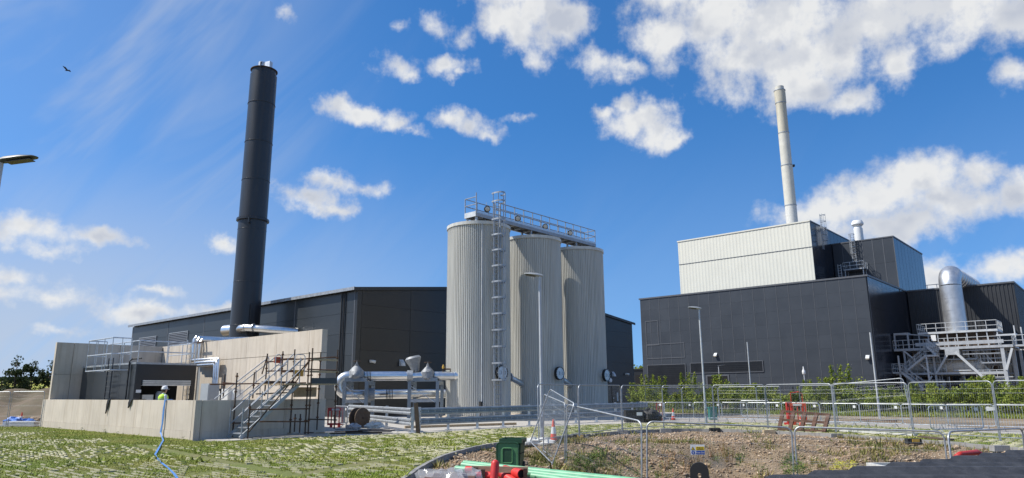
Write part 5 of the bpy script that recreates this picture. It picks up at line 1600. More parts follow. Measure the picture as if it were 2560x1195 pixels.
# ------------------------------------------------------------------ scaffold stair over the low wall
SO = w2g(on(600, 1098)); sx, sy = SO[0] + .1, SO[1]
sw = 1.0                                                  # stair width, grid x
t = gthing('scaffold_stair', 'rusty tube scaffold with an aluminium stair leading over the low concrete wall', 'scaffold', (sx, sy + 2.5, 0.03))
xin = QX + .22                                            # inner line close to the wall
xo = xin + 1.25                                           # outer line
def s_y(px, py, x): return gx(px, py, x)
yst, _ = s_y(597, 1090, xo - .1)
yld, zld = s_y(748, 960, xo - .1)
yst = yst + 0.05; zld = 2.15
A_ = np.array([0, yst, .06]); B_ = np.array([0, yld, zld])
for x in (xin + .15, xo - .1):
    o_ = np.array([x, 0, 0])
    MB().bar(A_ + o_, B_ + o_, .05, .14).build('stair_stringer', 'galv_dull', t)
    for hh in (.55, 1.0):
        MB().tube(A_ + o_ + [0, .1, hh], B_ + o_ + [0, 0, hh], .024, 6).build('handrail', 'rail_grey', t, True)
    MB().tube(A_ + o_ + [0, .05, .0], A_ + o_ + [0, .05, 1.15], .026, 6).build('stair_post', 'galv_dull', t, True)
    for k in (.33, .66, 1.0):
        q = A_ + (B_ - A_) * k + o_; MB().tube(q, q + [0, 0, 1.1], .022, 6).build('stair_post', 'galv_dull', t, True)
nst = 10
for i in range(nst):
    c = A_ + (B_ - A_) * (i + .6) / nst
    MB().box((xin + .02 + (xo - xin) / 2, c[1], c[2] + .05), (xo - xin - .36, .24, .04)).build('tread', 'galv_dull', t)
# uprights
ys_ = [gx(582, 1090, xin)[0], gx(615, 1090, xo + .05)[0], gx(630, 1090, xin)[0], gx(765, 1080, xo)[0], gx(785, 1075, xin + .05)[0], gx(835, 1072, xo + .05)[0]]
def upright(px, py0, py1, x, m_='rust_dark'):
    y, z1 = gx(px, py0, x)
    y = gx(px, (py0 + py1) / 2, x)[0]
    z1 = gx(px, py0, x)[1]; z0 = max(.03, gx(px, py1, x)[1])
    MB().tube((x, y, z0), (x, y, z1), .03, 7).build('standard', m_, t, True)
    for zz in np.arange(z0 + .55, z1 - .1, .62):
        MB().lathe([(.045, -.03), (.06, -.03), (.06, .03), (.045, .03)], 8, (x, y, zz)).build('coupler', 'rust', t)
    return y
U = []
for px, p0, p1, x in ((587, 932, 1092, xin - .1), (560, 936, 996, xin - 1.6), (634, 930, 996, xin - 1.0), (622, 1010, 1096, xo + .06), (665, 884, 990, xin - .6), (704, 878, 990, xin - .5), (731, 873, 1082, xin), (768, 880, 1085, xo), (776, 870, 1085, xo + .25), (797, 880, 1075, xin + .1), (840, 874, 1072, xo + .05), (750, 1035, 1082, xo), (737, 1035, 1080, xo)):
    U.append((upright(px, p0, p1, x), x))
def ledger(p, q, x, x2=None, m_='rust', r=.028):
    a = gx(*p, x); b2 = gx(*q, x2 if x2 is not None else x)
    MB().tube((x, a[0], a[1]), (x2 if x2 is not None else x, b2[0], b2[1]), r, 7).build('ledger', m_, t, True)
ledger((525, 961), (765, 957), xin - .6); ledger((557, 957), (588, 959), xin - 1.2)
ledger((626, 1024), (775, 1022), xo + .03); ledger((585, 1058), (640, 1056), xin); ledger((650, 1054), (770, 1054), xo); ledger((770, 1048), (842, 1050), xo + .05, m_='rust_dark')
ledger((765, 897), (840, 893), xo + .05); ledger((768, 923), (842, 926), xo + .05); ledger((700, 898), (735, 896), xin - .3); ledger((665, 905), (700, 903), xin - .5); ledger((705, 930), (770, 928), xin)
ledger((770, 958), (842, 958), xo + .05, m_='rust_dark'); ledger((700, 962), (840, 960), xin + .1, m_='rust_dark'); ledger((720, 985), (775, 900), xin, m_='rust'); ledger((622, 1080), (770, 905), xo + .02, m_='rust_dark')
ledger((655, 935), (668, 890), xin - .6, m_='rust_dark')
# working platform with boards and a chequer toe board
py0, pz = gx(772, 972, xo); py1 = gx(838, 972, xo)[0]
pz = 2.12
for i in range(5):
    x = xin - .9 + .24 + i * .46
    MB().span((x - .21, py0 - 1.2, pz), (x + .21, py1 + .05, pz + .05)).build('scaffold_board', 'plank', t)
z0, z1 = gx(800, 962, xo)[1], gx(800, 945, xo)[1]
MB().span((xo + .09, py0, z0), (xo + .12, py1, z1)).build('toe_board', 'lamp_dark', t)
MB().span((xo + .05, py0 - .05, gx(800, 932, xo)[1]), (xo + .08, py1 + .1, gx(800, 928, xo)[1] + .02)).build('scaffold_board', 'plank', t)
MB().span((xo + .06, py0, gx(800, 902, xo)[1]), (xo + .09, py1, gx(800, 897, xo)[1])).build('scaffold_board', 'plank', t)
# second, inner stair: its handrails rise behind the outer one
for p_, q_, x_ in (((536, 998), (672, 893), xin - 1.3), ((552, 998), (688, 893), xin - 1.3), ((585, 998), (700, 908), xin - 1.3), ((600, 1000), (716, 910), xin - .55), ((616, 1000), (735, 884), xin - .55), ((640, 1000), (757, 898), xin - .3)):
    ledger(p_, q_, x_, m_='rail_grey', r=.024)
for p_, q_, x_ in (((600, 955), (600, 985), xin - 1.3), ((640, 925), (640, 960), xin - 1.3), ((672, 895), (672, 935), xin - 1.3), ((650, 968), (650, 998), xin - .55), ((690, 930), (690, 965), xin - .55)):
    ledger(p_, q_, x_, m_='rail_grey', r=.02)
ledger((640, 985), (765, 980), xin - .2, m_='rust_dark'); ledger((668, 928), (735, 926), xin - .5, m_='rust'); ledger((690, 900), (775, 897), xin, m_='rust')
for p0_, p1_, py_, x_ in ((666, 705, 951, xin - .5), (704, 738, 952, xin - .1)):
    a = gx(p0_, py_, x_); b2 = gx(p1_, py_, x_)
    MB().span((x_ - .4, a[0], a[1] - .12), (x_, b2[0], a[1] - .02)).build('scaffold_board', 'timber_dark', t)
# plywood sheet hanging below the deck, two small notices
a = gx(735, 968, xin + .1); b2 = gx(790, 992, xin + .1)
MB().span((xin + .08, a[0], b2[1]), (xin + .12, b2[0], a[1])).build('plywood_sheet', 'ply', t)
a = gx(686, 892, xin - .35); b2 = gx(704, 908, xin - .35)
MB().span((xin - .35, a[0], b2[1]), (xin - .33, b2[0], a[1])).build('orange_notice', 'orange', t)
a = gx(735, 925, xin + .2); b2 = gx(757, 941, xin + .2)
MB().span((xin + .2, a[0], b2[1]), (xin + .23, b2[0], a[1])).build('yellow_notice', 'amber', t)
# swing gates at the head of the stair
for px0, px1, x in ((738, 760, xin + .3), (690, 700, xin - .3)):
    a = gx(px0, 886, x); b2 = gx(px1, 940, x)
    MB().pipe([(x, a[0], b2[1]), (x, a[0], a[1] - .08), (x, a[0] + .08, a[1]), (x, b2[0] - .08, a[1]), (x, b2[0], a[1] - .08), (x, b2[0], b2[1])], .02, 6).tube((x, a[0], (a[1] + b2[1]) / 2), (x, b2[0], (a[1] + b2[1]) / 2), .016, 6).build('swing_gate', 'galv_pale', t, True)

# ------------------------------------------------------------------ crash barrier
def w_rail(pts, z, name, parent, m_='galv_dull'):
    # corrugated beam swept along pts; the profile bulges towards the viewer
    prof = [(-.155, .0), (-.12, .045), (-.06, .05), (-.02, .0), (.02, .0), (.06, .05), (.12, .045), (.155, .0)]
    for a, b in zip(pts[:-1], pts[1:]):
        a = np.array(a, float); b = np.array(b, float); d = b - a; d /= np.linalg.norm(d)
        nrm = np.array([d[1], -d[0], 0]);
        if nrm[1] > 0: nrm = -nrm
        vs, fs = [], []
        k = len(prof)
        for p in (a, b):
            for h, o in prof: vs.append((p[0] + nrm[0] * (o + .06), p[1] + nrm[1] * (o + .06), p[2] + z + h))
            for h, o in prof: vs.append((p[0] + nrm[0] * (o + .05), p[1] + nrm[1] * (o + .05), p[2] + z + h))
        for i in range(k - 1):
            fs.append((i, i + 1, 2 * k + i + 1, 2 * k + i)); fs.append((k + i + 1, k + i, 3 * k + i, 3 * k + i + 1))
        fs += [(0, 2 * k, 3 * k, k), (k - 1, 2 * k - 1, 4 * k - 1, 3 * k - 1)]
        for b0 in (0, 2 * k):
            for i in range(k - 1): fs.append((b0 + i, b0 + i + 1, b0 + k + i + 1, b0 + k + i))
        ob = MB().add(vs, fs).build(name, m_, parent)
        for q in np.linspace(.04, .96, 5):
            c = a + (b - a) * q
            for h in (-.02, .02):
                MB().lathe([(.025, 0), (.02, .02)], 6, (c[0] + nrm[0] * .062, c[1] + nrm[1] * .062, c[2] + z + h * 1.2), nrm).build('bolt', 'galv_pale', ob)
def barrier(line, lab, zt=1.08, posts=True, m_='barrier_steel'):
    line = [np.array(p, float) for p in line]
    mid = line[len(line) // 2]
    t_ = wthing('crash_barrier', lab, 'barrier', (mid[0], mid[1], .03), 'double crash barriers around the silos')
    w_rail(line, zt - .16, 'upper_rail', t_, m_); w_rail(line, zt - .62, 'lower_rail', t_, m_)
    for p in line[:-1] if posts else []:
        MB().bar((p[0], p[1] + .05, .03), (p[0], p[1] + .05, zt + .03), .12, .10, up=(0, 1, 0)).build('post', 'galv', t_)
        MB().span((p[0] - .15, p[1] - .12, .031), (p[0] + .15, p[1] + .22, .05)).build('base_plate', 'galv', t_)
    return t_
P1 = on(1193, 1072); P2 = on(1323, 1065); dv = (P2 - P1)
def on_line(px):
    # where the barrier line meets the viewing plane of pixel column px
    best = None
    for s_ in np.linspace(-3, 8, 2200):
        q = P1 + dv * s_
        d = q - CO; pxx = 1280 + FPX * (d @ CX) / (d @ _f)
        if best is None or abs(pxx - px) < best[0]: best = (abs(pxx - px), q)
    return best[1]
ln = [on_line(p) for p in (1048, 1120, 1193, 1258, 1323, 1385, 1440, 1492, 1540, 1582, 1618)]
for q in ln: q[2] = 0
barrier(ln, 'long double crash barrier running in front of the silos')
a = at(1030, 1082, 32.0); a[2] = 0; c = at(872, 1050, 42.5); c[2] = 0
barrier([a + (c - a) * k for k in (0, .34, .67, 1.0)], 'shorter crash barrier receding left from the leaning timber post', 1.10, m_='galv_dull')
# leaning timber post and its short steel stub
b = on(1041, 1083, .03)
single('timber_post', MB().bar((b[0] + .08, b[1], .0), (b[0] - .06, b[1] + .05, 1.32), .17, .12, up=(0, 1, 0)), 'timber_dark', 'dark timber post leaning where the two crash barriers meet', 'post', tuple(b))
p0, p1 = on(1012, 1071, .03), on(1290, 1062, .03)
single('timber_beam', MB().bar((p0[0], p0[1], .09), (p1[0], p1[1], .09), .12, .12), 'plank', 'long pale timber beam lying under the crash barrier', 'timber', tuple(p0))

# ------------------------------------------------------------------ things lying by the barrier
# cable drum
b = on(895, 1070, .03); t = wthing('cable_drum', 'dark empty cable drum standing beside the crash barrier', 'cable drum', tuple(b))
ax_ = np.array([.80, -.60, 0]); rr_ = .50; c = b + np.array([0, .25, rr_])
for k in (-.22, .22):
    MB().lathe([(rr_, -.03), (rr_, .03)], 28, c + ax_ * k, ax_).build('flange', 'timber_dark', t)
MB().lathe([(.22, -.22), (.22, .22)], 18, c, ax_).build('core', 'black', t)
MB().lathe([(.06, -.01), (.06, .012)], 12, c + ax_ * .256, ax_).build('hub', 'rust_dark', t)
for i in range(6):
    g_ = 2 * math.pi * i / 6; s_ = np.cross(ax_, (0, 0, 1))
    MB().lathe([(.03, -.005), (.03, .006)], 8, c + ax_ * .253 + s_ * math.cos(g_) * .3 + np.array([0, 0, math.sin(g_) * .3]), ax_).build('bolt', 'rust', t)
# pile of folded sheets and boards
b = on(890, 1084, .03); t = wthing('rubbish_pile', 'flat heap of brown boards and plastic sheeting on the concrete', 'debris', tuple(b))
for i, (dx_, dy_, w_, d_, rz, mm) in enumerate(((0, 0, 2.2, .5, .05, 'timber_dark'), (.5, .25, 2.0, .3, -.06, 'board_grey'), (-.35, .1, 1.2, .35, .2, 'timber_brown'), (.9, -.05, 1.6, .2, -.02, 'rust_dark'), (.2, .4, 2.4, .16, .02, 'board_grey'))):
    MB().box((b[0] + dx_, b[1] + dy_, .06 + i * .035), (w_, d_, .035), rz=rz).build('board', mm, t)
def blob(c, r, seed, squash=(1, 1, .5), n=10):
    rg = np.random.default_rng(seed); mb = MB(); vs = []; fs = []
    ph = rg.uniform(0, 6, 8)
    for i in range(n + 1):
        th = math.pi * i / n
        for j in range(2 * n):
            f_ = 2 * math.pi * j / (2 * n)
            k = 1 + .18 * math.sin(3 * f_ + ph[0] + th) + .12 * math.sin(5 * f_ + ph[1] + 4 * th) + .10 * math.sin(7 * th + ph[2] + 2 * f_) + rg.uniform(-.05, .05)
            vs.append((c[0] + r * k * squash[0] * math.sin(th) * math.cos(f_), c[1] + r * k * squash[1] * math.sin(th) * math.sin(f_), c[2] + r * k * squash[2] * math.cos(th)))
    for i in range(n):
        for j in range(2 * n): fs.append((i * 2 * n + j, i * 2 * n + (j + 1) % (2 * n), (i + 1) * 2 * n + (j + 1) % (2 * n), (i + 1) * 2 * n + j))
    return mb.add(vs, fs)
for px, py, r, lab in ((884, 1066, .24, 'crumpled white plastic bag left of the other by the cable drum'), (933, 1064, .3, 'crumpled white plastic bag right of the cable drum on the boards')):
    b = on(px, py + 10, .05); single('plastic_bag', blob((b[0], b[1] + .1, .22), r, px, (1.4, 1, .55)), 'wrap' if px < 900 else 'white_dirty', lab, 'bag', (b[0], b[1], .05))
b = on(722, 1086, .03)
t = wthing('timber_offcuts', 'loose timber offcuts and scraps lying below the scaffold', 'timber', tuple(b))
for i in range(7):
    MB().box((b[0] + random.uniform(-.8, 1.3), b[1] + random.uniform(-.1, .7), .06 + .01 * i), (random.uniform(.3, .9), .1, .04), rz=random.uniform(-.6, .6)).build('offcut', ('plank', 'white_dirty', 'timber_brown')[i % 3], t)

# ------------------------------------------------------------------ temporary fencing
FW, FH = 3.45, 2.0
def heras_proto():
    t_ = thing('wire_fence', 'x', 'fence panel', (0, 0, -50))
    mb = MB()
    r = .021; c = .16
    arc = lambda cx_, cz_, a0, a1: [(cx_ + c * math.cos(a), 0, cz_ + c * math.sin(a)) for a in np.linspace(a0, a1, 6)]
    pts = [(0, 0, .02), (0, 0, FH - c)] + arc(c, FH - c, math.pi, math.pi / 2)[1:] + arc(FW - c, FH - c, math.pi / 2, 0) + [(FW, 0, .02)]
    mb.pipe(pts, r, 7)
    mb.tube((0, 0, .14), (FW, 0, .14), r * .8, 6)
    mb.build('tube_frame', 'galv_dull', t_, True, o=(0, 0, 0))
    wm = MB()
    for x in np.arange(.08, FW - .04, .085):
        wm.pipe([(x, 0, .14), (x, 0, FH)], .0014, 3, cap=False)
    for z in (.3, .62, .66, 1.2, 1.24, 1.6, 1.75):
        wm.pipe([(0, 0.004, z), (FW, 0.004, z)], .0016, 3, cap=False)
    w = wm.build('wire_mesh', 'galv_dull', t_, o=(0, 0, 0)); tag(w, kind='stuff')
    return t_
HP = heras_proto()
first = [True]
def heras(p, q, zp, zq, lab, group='temporary mesh fence panels', tilt=0.0, h=1.0):
    global HP
    p = np.array(p, float); q = np.array(q, float); d = q - p; L_ = np.linalg.norm(d[:2])
    rot = Matrix.Rotation(math.atan2(d[1], d[0]), 3, 'Z') @ Matrix.Rotation(-math.atan2(zq - zp, L_), 3, 'Y') @ Matrix.Rotation(tilt, 3, 'X')
    if first[0]:
        r = HP; first[0] = False; r.location = (p[0], p[1], zp); r.rotation_euler = rot.to_euler(); r['label'] = lab; r['group'] = group
        CHILD[HP.name] = [(c_, []) for c_ in kids(HP)]
    else:
        r = copy_tree(HP, (p[0], p[1], zp), 0, lab, group, rot=rot.to_euler())
    r.scale = (L_ / FW / math.cos(math.atan2(zq - zp, L_)) * .985, 1, h)
    return r
# far row along the kerb
fp = [(1347, 24.6), (1449, 28.4), (1557, 31.6), (1661, 34.0), (1789, 34.2), (1922, 33.2), (2092, 30.2), (2285, 27.4), (2500, 24.4), (2740, 22.0)]
FP = []
for px, d in fp:
    q = at(px, 1080, d); q[2] = 0.02; FP.append(q)
flabs = ['back row fence panel left of the cone, in front of the middle silo', 'back row fence panel in front of the farthest silo', 'back row fence panel in front of the black wrapped bundle', 'back row fence panel left of the slim lamp post before the dark hall', 'back row fence panel just right of the slim lamp post', 'back row fence panel behind the brown timber frame', 'back row fence panel with a second one leaning on it, right of the timber frame', 'back row fence panel carrying a small white notice', 'rightmost back row fence panel at the picture edge']
for i in range(len(FP) - 1):
    heras(FP[i], FP[i + 1], FP[i][2], FP[i + 1][2], flabs[i], tilt=random.uniform(-.02, .02))
# near row in the dug-out ground
zt_ = lambda px, py, d: at(px, py, d)[2]
near = [((1412, 1010), 21.8), ((1599, 1053), 17.6)]
a = at(1412, 1010, 21.8); b2 = at(1599, 1053, 17.6)
heras(a, b2, a[2] - 2.0, b2[2] - 2.0, 'near fence panel sloping down from the leaning panel to the bent post')
a = at(1608, 1053, 17.5); b2 = at(1975, 1069, 17.0)
SGA, SGB = a.copy(), b2.copy()
heras(a, b2, a[2] - 2.0, b2[2] - 2.0, 'near fence panel carrying the yellow and blue warning sign')
a = at(1981, 1067, 16.9); b2 = at(2360, 1079, 15.6)
heras(a, b2, a[2] - 2.0, b2[2] - 2.0, 'near fence panel in front of the brown timber frame')
a = at(2367, 1079, 15.5); b2 = at(2556, 1071, 19.0)
heras(a, b2, a[2] - 2.0, b2[2] - 2.0, 'near fence panel behind the red hoop at the right')
a = at(2546, 1068, 19.0); b2 = at(2720, 1090, 17.0)
heras(a, b2, a[2] - 2.0, b2[2] - 2.0, 'near fence panel cut off by the right picture edge')
# two panels standing askew at the corner
a = at(1356, 985, 24.4); b2 = at(1409, 1006, 21.9)
heras(a, b2, a[2] - 2.0, b2[2] - 2.02, 'narrow looking fence panel turned towards the viewer at the corner')
a = at(1349, 983, 24.3); b2 = at(1411, 1007, 21.4)
pl = heras(a, b2, a[2] - 2.0, b2[2] - 2.0, 'fence panel leaning outwards against the corner panel')
ta, tb, ba, bb = at(1357, 978, 24.3), at(1414, 1007, 21.6), at(1322, 1114, 23.7), at(1377, 1170, 21.0)
ex = (bb - ba); ez = (ta - ba + tb - bb) / 2; Lx, Lz = np.linalg.norm(ex), np.linalg.norm(ez)
ex = ex / Lx; ez = ez - ex * (ez @ ex); ez = ez / np.linalg.norm(ez); ey = np.cross(ez, ex)
pl.location = tuple(ba); pl.rotation_euler = Matrix([[ex[i], ey[i], ez[i]] for i in range(3)]).to_euler(); pl.scale = (Lx / FW, 1, Lz / FH)
# far back row behind the road
a = at(1590, 1000, 47.0)
bk = [(1616, 48.0), (1709, 47.5), (1800, 47.0), (1897, 45.0), (1958, 44.0)]
BP = [at(px, 1050, d) for px, d in bk]
blabs = ['farthest row fence panel beyond the road, left of two', 'farthest row fence panel beyond the road behind the green bin', 'farthest row fence panel beyond the road left of the pole', 'farthest row fence panel beyond the road right of the pole']
for i in range(4):
    heras((BP[i][0], BP[i][1], 0), (BP[i + 1][0], BP[i + 1][1], 0), .0, .0, blabs[i], 'fence panels beyond the road')
a = at(2097, 1050, 36.0); b2 = at(2282, 1045, 33.5)
heras(a, b2, .02, .30, 'skewed fence panel standing behind the back row at the right', 'fence panels beyond the road')
a = at(2005, 1050, 38.0); b2 = at(2094, 1045, 36.0)
heras(a, b2, .0, .0, 'fence panel behind the red plastic barriers', 'fence panels beyond the road')
# far left by the bund
a = at(-75, 1060, 41.0); b2 = at(17, 1060, 40.8)
heras(a, b2, -.03, -.03, 'fence panel at the far left picture edge', 'fence panels left of the bund')
a = at(20, 1060, 40.8); b2 = at(103, 1060, 40.5)
heras(a, b2, -.03, -.03, 'fence panel between the picture edge and the bund wall', 'fence panels left of the bund')
# warning sign on the near panel
k = (1742 - 1608) / (1975 - 1608)
c = SGA + (SGB - SGA) * k; d = SGB - SGA; d[2] = 0; d /= np.linalg.norm(d)
zc = at(1742, 1124, c[1])[2]
sc = (c[0], c[1] - .03, zc)
t = thing('warning_sign', 'small yellow, white and blue warning sign on the near fence panel', 'sign', sc, math.atan2(d[1], d[0]))
SW, SH = .335, .235
MB().box((0, 0, 0), (SW, .006, SH)).build('board', 'white', t)
MB().box((.055, -.006, .030), (SW * .60, .004, .085)).build('yellow_band', 'yellow', t)
MB().box((.055, -.006, -.066), (SW * .60, .004, .075)).build('blue_band', 'sign_blue', t)
MB().lathe([(.042, -.002), (.042, .002)], 20, (-.11, -.006, -.066), (0, 1, 0)).build('blue_disc', 'sign_blue', t)
MB().prism([(-.155, -.008, -.005), (-.065, -.008, -.005), (-.11, -.008, .075)], (0, 0, 0), (0, .004, 0)).build('triangle_edge', 'black', t)
MB().prism([(-.143, -.0105, .003), (-.077, -.0105, .003), (-.11, -.0105, .062)], (0, 0, 0), (0, .002, 0)).build('triangle', 'yellow', t)
MB().box((-.11, -.012, .032), (.008, .002, .026)).box((-.11, -.012, .011), (.008, .002, .008)).build('exclamation_mark', 'black', t)
MB().box((-.11, -.010, -.066), (.012, .002, .05)).build('symbol_bar', 'white', t)
def words(txt, x, z, size, m_, parent, y=-.0095):
    cu = bpy.data.curves.new('lettering', 'FONT'); cu.body = txt; cu.size = size; cu.align_x = 'CENTER'; cu.align_y = 'CENTER'; cu.extrude = .0008
    cu.materials.append(MT[m_])
    tmp = bpy.data.objects.new('lettering', cu); COL.objects.link(tmp); bpy.context.view_layer.update()
    me_ = bpy.data.meshes.new_from_object(tmp.evaluated_get(bpy.context.evaluated_depsgraph_get())); bpy.data.objects.remove(tmp)
    me_.materials.clear(); me_.materials.append(MT[m_])
    o = bpy.data.objects.new('lettering', me_); COL.objects.link(o); o.parent = parent; o.location = (x, y, z); o.rotation_euler = (R(90), 0, 0)
words('Dangerous', .055, .048, .034, 'black', t)
words('excavations', .055, .014, .034, 'black', t)
words('Keep Out', .055, -.066, .048, 'white', t)
# small notices on the back fence
for px, py, w_, h_, d, rz, mm, lab in ((2477, 1022, .28, .12, 24.6, -.08, 'white', 'small white paper notice on the back fence at the right'), (2297, 1103, .3, .1, 0, 0, '', '')):
    if not mm: continue
    q = at(px, py, d)
    o = MB().box((0, 0, 0), (w_, .006, h_)).build('notice', mm, None, o=(0, 0, 0)); o.location = tuple(q); o.rotation_euler = (0, rz, R(-20)); tag(o, lab, 'notice')
# fence feet
feet = [(1352, 1108, 'black', 'amber', 'yellow ended rubber fence foot beside the corner post'), (1448, 1092, 'black', 'amber', 'yellow ended rubber fence foot at the second back post'), (1556, 1080, 'kerb_stone', None, 'grey concrete fence foot at the third back post'), (1664, 1076, 'kerb_stone', None, 'grey concrete fence foot at the fourth back post'), (1787, 1075, 'rubber', None, 'black fence foot behind the lamp post base'), (1922, 1080, 'plank', None, 'brown stained fence foot left of the timber frame'), (2090, 1090, 'kerb_stone', None, 'grey fence foot right of the timber frame'), (2283, 1103, 'rubber', 'amber', 'yellow and black fence foot below the skewed panel'), (2500, 1121, 'kerb_stone', None, 'grey fence foot near the right picture edge')]
for px, py, m1, m2, lab in feet:
    b = on(px, py, 0.0); b[1] = b[1]
    t = wthing('ballast_block', lab, 'fence foot', tuple(b), 'feet holding the fence panels')
    MB().prism([(b[0] - .25, b[1] - .12, -.08), (b[0] + .25, b[1] - .12, -.08), (b[0] + .23, b[1] - .11, .09), (b[0] - .23, b[1] - .11, .09)], (0, 0, 0), (0, .24, 0)).build('block', m1, t)
    if m2: MB().span((b[0] - .1, b[1] - .14, -.02), (b[0] + .15, b[1] - .122, .08)).build('reflector', m2, t)

# ------------------------------------------------------------------ crowd barriers
def barrier_proto():
    t_ = thing('crowd_barrier', 'x', 'crowd barrier', (0, 0, -60))
    w_, h_, c = 2.2, 1.08, .12
    pts = []
    for cx_, cz_, a0 in ((c, .2 + c, math.pi), (c, h_ - c, math.pi / 2 * 2), (w_ - c, h_ - c, math.pi / 2), (w_ - c, .2 + c, 0)): pass
    arc = lambda cx_, cz_, a0, a1: [(cx_ + c * math.cos(a), 0, cz_ + c * math.sin(a)) for a in np.linspace(a0, a1, 5)]
    pts = arc(c, .2 + c, 1.5 * math.pi, math.pi) + arc(c, h_ - c, math.pi, .5 * math.pi) + arc(w_ - c, h_ - c, .5 * math.pi, 0) + arc(w_ - c, .2 + c, 0, -.5 * math.pi)
    MB().pipe(pts, .021, 7, closed=True).build('tube_frame', 'galv', t_, True, o=(0, 0, 0))
    b_ = MB()
    for x in np.linspace(.12, w_ - .12, 17): b_.tube((x, 0, .2), (x, 0, h_), .008, 5)
    b_.build('bars', 'galv', t_, o=(0, 0, 0))
    for x in (.35, w_ - .35):
        MB().pipe([(x, -.3, 0), (x, 0, .22), (x, .3, 0)], .016, 6).build('foot', 'galv_dull', t_, True, o=(0, 0, 0))
    MB().box((w_ - .25, -.02, h_ - .14), (.14, .006, .12)).build('owner_plate', 'white', t_, o=(0, 0, 0))
    return t_
BPR = barrier_proto(); bfirst = [True]
def crowd(px0, px1, d0, d1, lab, z=.02):
    a = at(px0, 1060, d0); b2 = at(px1, 1060, d1)
    rz = math.atan2(b2[1] - a[1], b2[0] - a[0]); L_ = np.linalg.norm((b2 - a)[:2])
    if bfirst[0]:
        bfirst[0] = False; r = BPR; r.location = (a[0], a[1], z); r.rotation_euler = (0, 0, rz); r['label'] = lab; r['group'] = 'steel crowd barriers along the road'
        CHILD[BPR.name] = [(c_, []) for c_ in kids(BPR)]
    else: r = copy_tree(BPR, (a[0], a[1], z), rz, lab, 'steel crowd barriers along the road')
    r.scale = (L_ / 2.2, 1, 1)
crowd(1664, 1735, 42.5, 42.0, 'crowd barrier left of the slim lamp post, behind the fence')
crowd(1737, 1806, 42.0, 41.4, 'crowd barrier standing right behind the slim lamp post')
crowd(1808, 1870, 41.2, 40.4, 'crowd barrier between the slim lamp post and the pole')
crowd(1855, 1926, 42.5, 41.5, 'crowd barrier half hidden behind another near the pole', .1)
crowd(1871, 1957, 40.0, 38.6, 'crowd barrier just left of the brown timber frame')
crowd(1958, 2052, 38.2, 36.8, 'crowd barrier behind the brown timber frame')
crowd(2054, 2152, 36.0, 34.6, 'crowd barrier right of the brown timber frame')
crowd(2153, 2257, 34.4, 33.0, 'crowd barrier beside the base of the right pole')
crowd(2258, 2372, 32.8, 31.4, 'crowd barrier behind the skewed fence panel')
crowd(2326, 2458, 27.8, 28.2, 'nearest crowd barrier standing on the grass strip at right', .05)
crowd(2370, 2490, 31.6, 30.4, 'crowd barrier behind the nearest one at right')
crowd(2489, 2620, 30.2, 29.0, 'crowd barrier at the right picture edge')
crowd(1592, 1662, 45.0, 43.0, 'crowd barrier behind the black wrapped bundle')
crowd(834, 868, 38.5, 36.5, 'crowd barrier beside the cable drum near the scaffold')

# orange and red plastic barriers
def plastic(px, d, w_, h_, lab, m_, ang=0., z=0.02):
    b = at(px, 1050, d); b[2] = z
    t_ = thing('plastic_barrier', lab, 'plastic barrier', tuple(b), ang, 'orange and red plastic barriers')
    MB().span((-w_ / 2, -.04, h_ - .16), (w_ / 2, .04, h_)).span((-w_ / 2, -.04, .12), (w_ / 2, .04, .22)).span((-w_ / 2, -.04, .221), (-w_ / 2 + .07, .04, h_ - .161)).span((w_ / 2 - .07, -.04, .221), (w_ / 2, .04, h_ - .161)).build('frame', m_, t_, o=(0, 0, 0))
    for x in np.linspace(-w_ / 2 + .2, w_ / 2 - .2, max(2, int(w_ / .22))): MB().span((x - .03, -.025, .223), (x + .03, .025, h_ - .163)).build('slat', m_, t_, o=(0, 0, 0))
    for x in (-w_ / 2 + .2, w_ / 2 - .2): MB().span((x - .06, -.28, 0), (x + .06, .28, .118)).build('foot', m_, t_, o=(0, 0, 0))
    MB().span((-w_ / 4, -.045, h_ - .14), (w_ / 4, -.041, h_ - .04)).build('reflective_strip', 'white_dirty', t_, o=(0, 0, 0))
plastic(1650, 43.6, .42, 1.02, 'orange plastic barrier behind the black wrapped bundle', 'orange', .1)
plastic(1975, 37.0, .5, 1.15, 'red plastic barrier turned sideways left of its neighbour', 'red', .7)
plastic(1996, 36.8, .85, 1.1, 'red plastic barrier with white strip behind the timber frame', 'orange', -.25)
plastic(838, 37.5, .8, 1.0, 'dark red plastic barrier beside the scaffold near the cable drum', 'red', .3)
b = at(1992, 1030, 37.6); b[2] = .02
t = wthing('red_hoop_stand', 'tall thin red steel hoop frame above the red plastic barriers', 'frame', tuple(b))
ztp = at(1990, 982, 37.6)[2]
MB().pipe([(b[0] - .24, b[1], .02), (b[0] - .24, b[1], ztp), (b[0] + .1, b[1] - .2, ztp + .05), (b[0] + .28, b[1] - .2, ztp - .05), (b[0] + .28, b[1] - .2, .02)], .022, 7).build('hoop', 'red', t, True)
MB().tube((b[0] - .24, b[1], 1.0), (b[0] + .28, b[1] - .2, 1.0), .025, 6).build('rail', 'red', t)
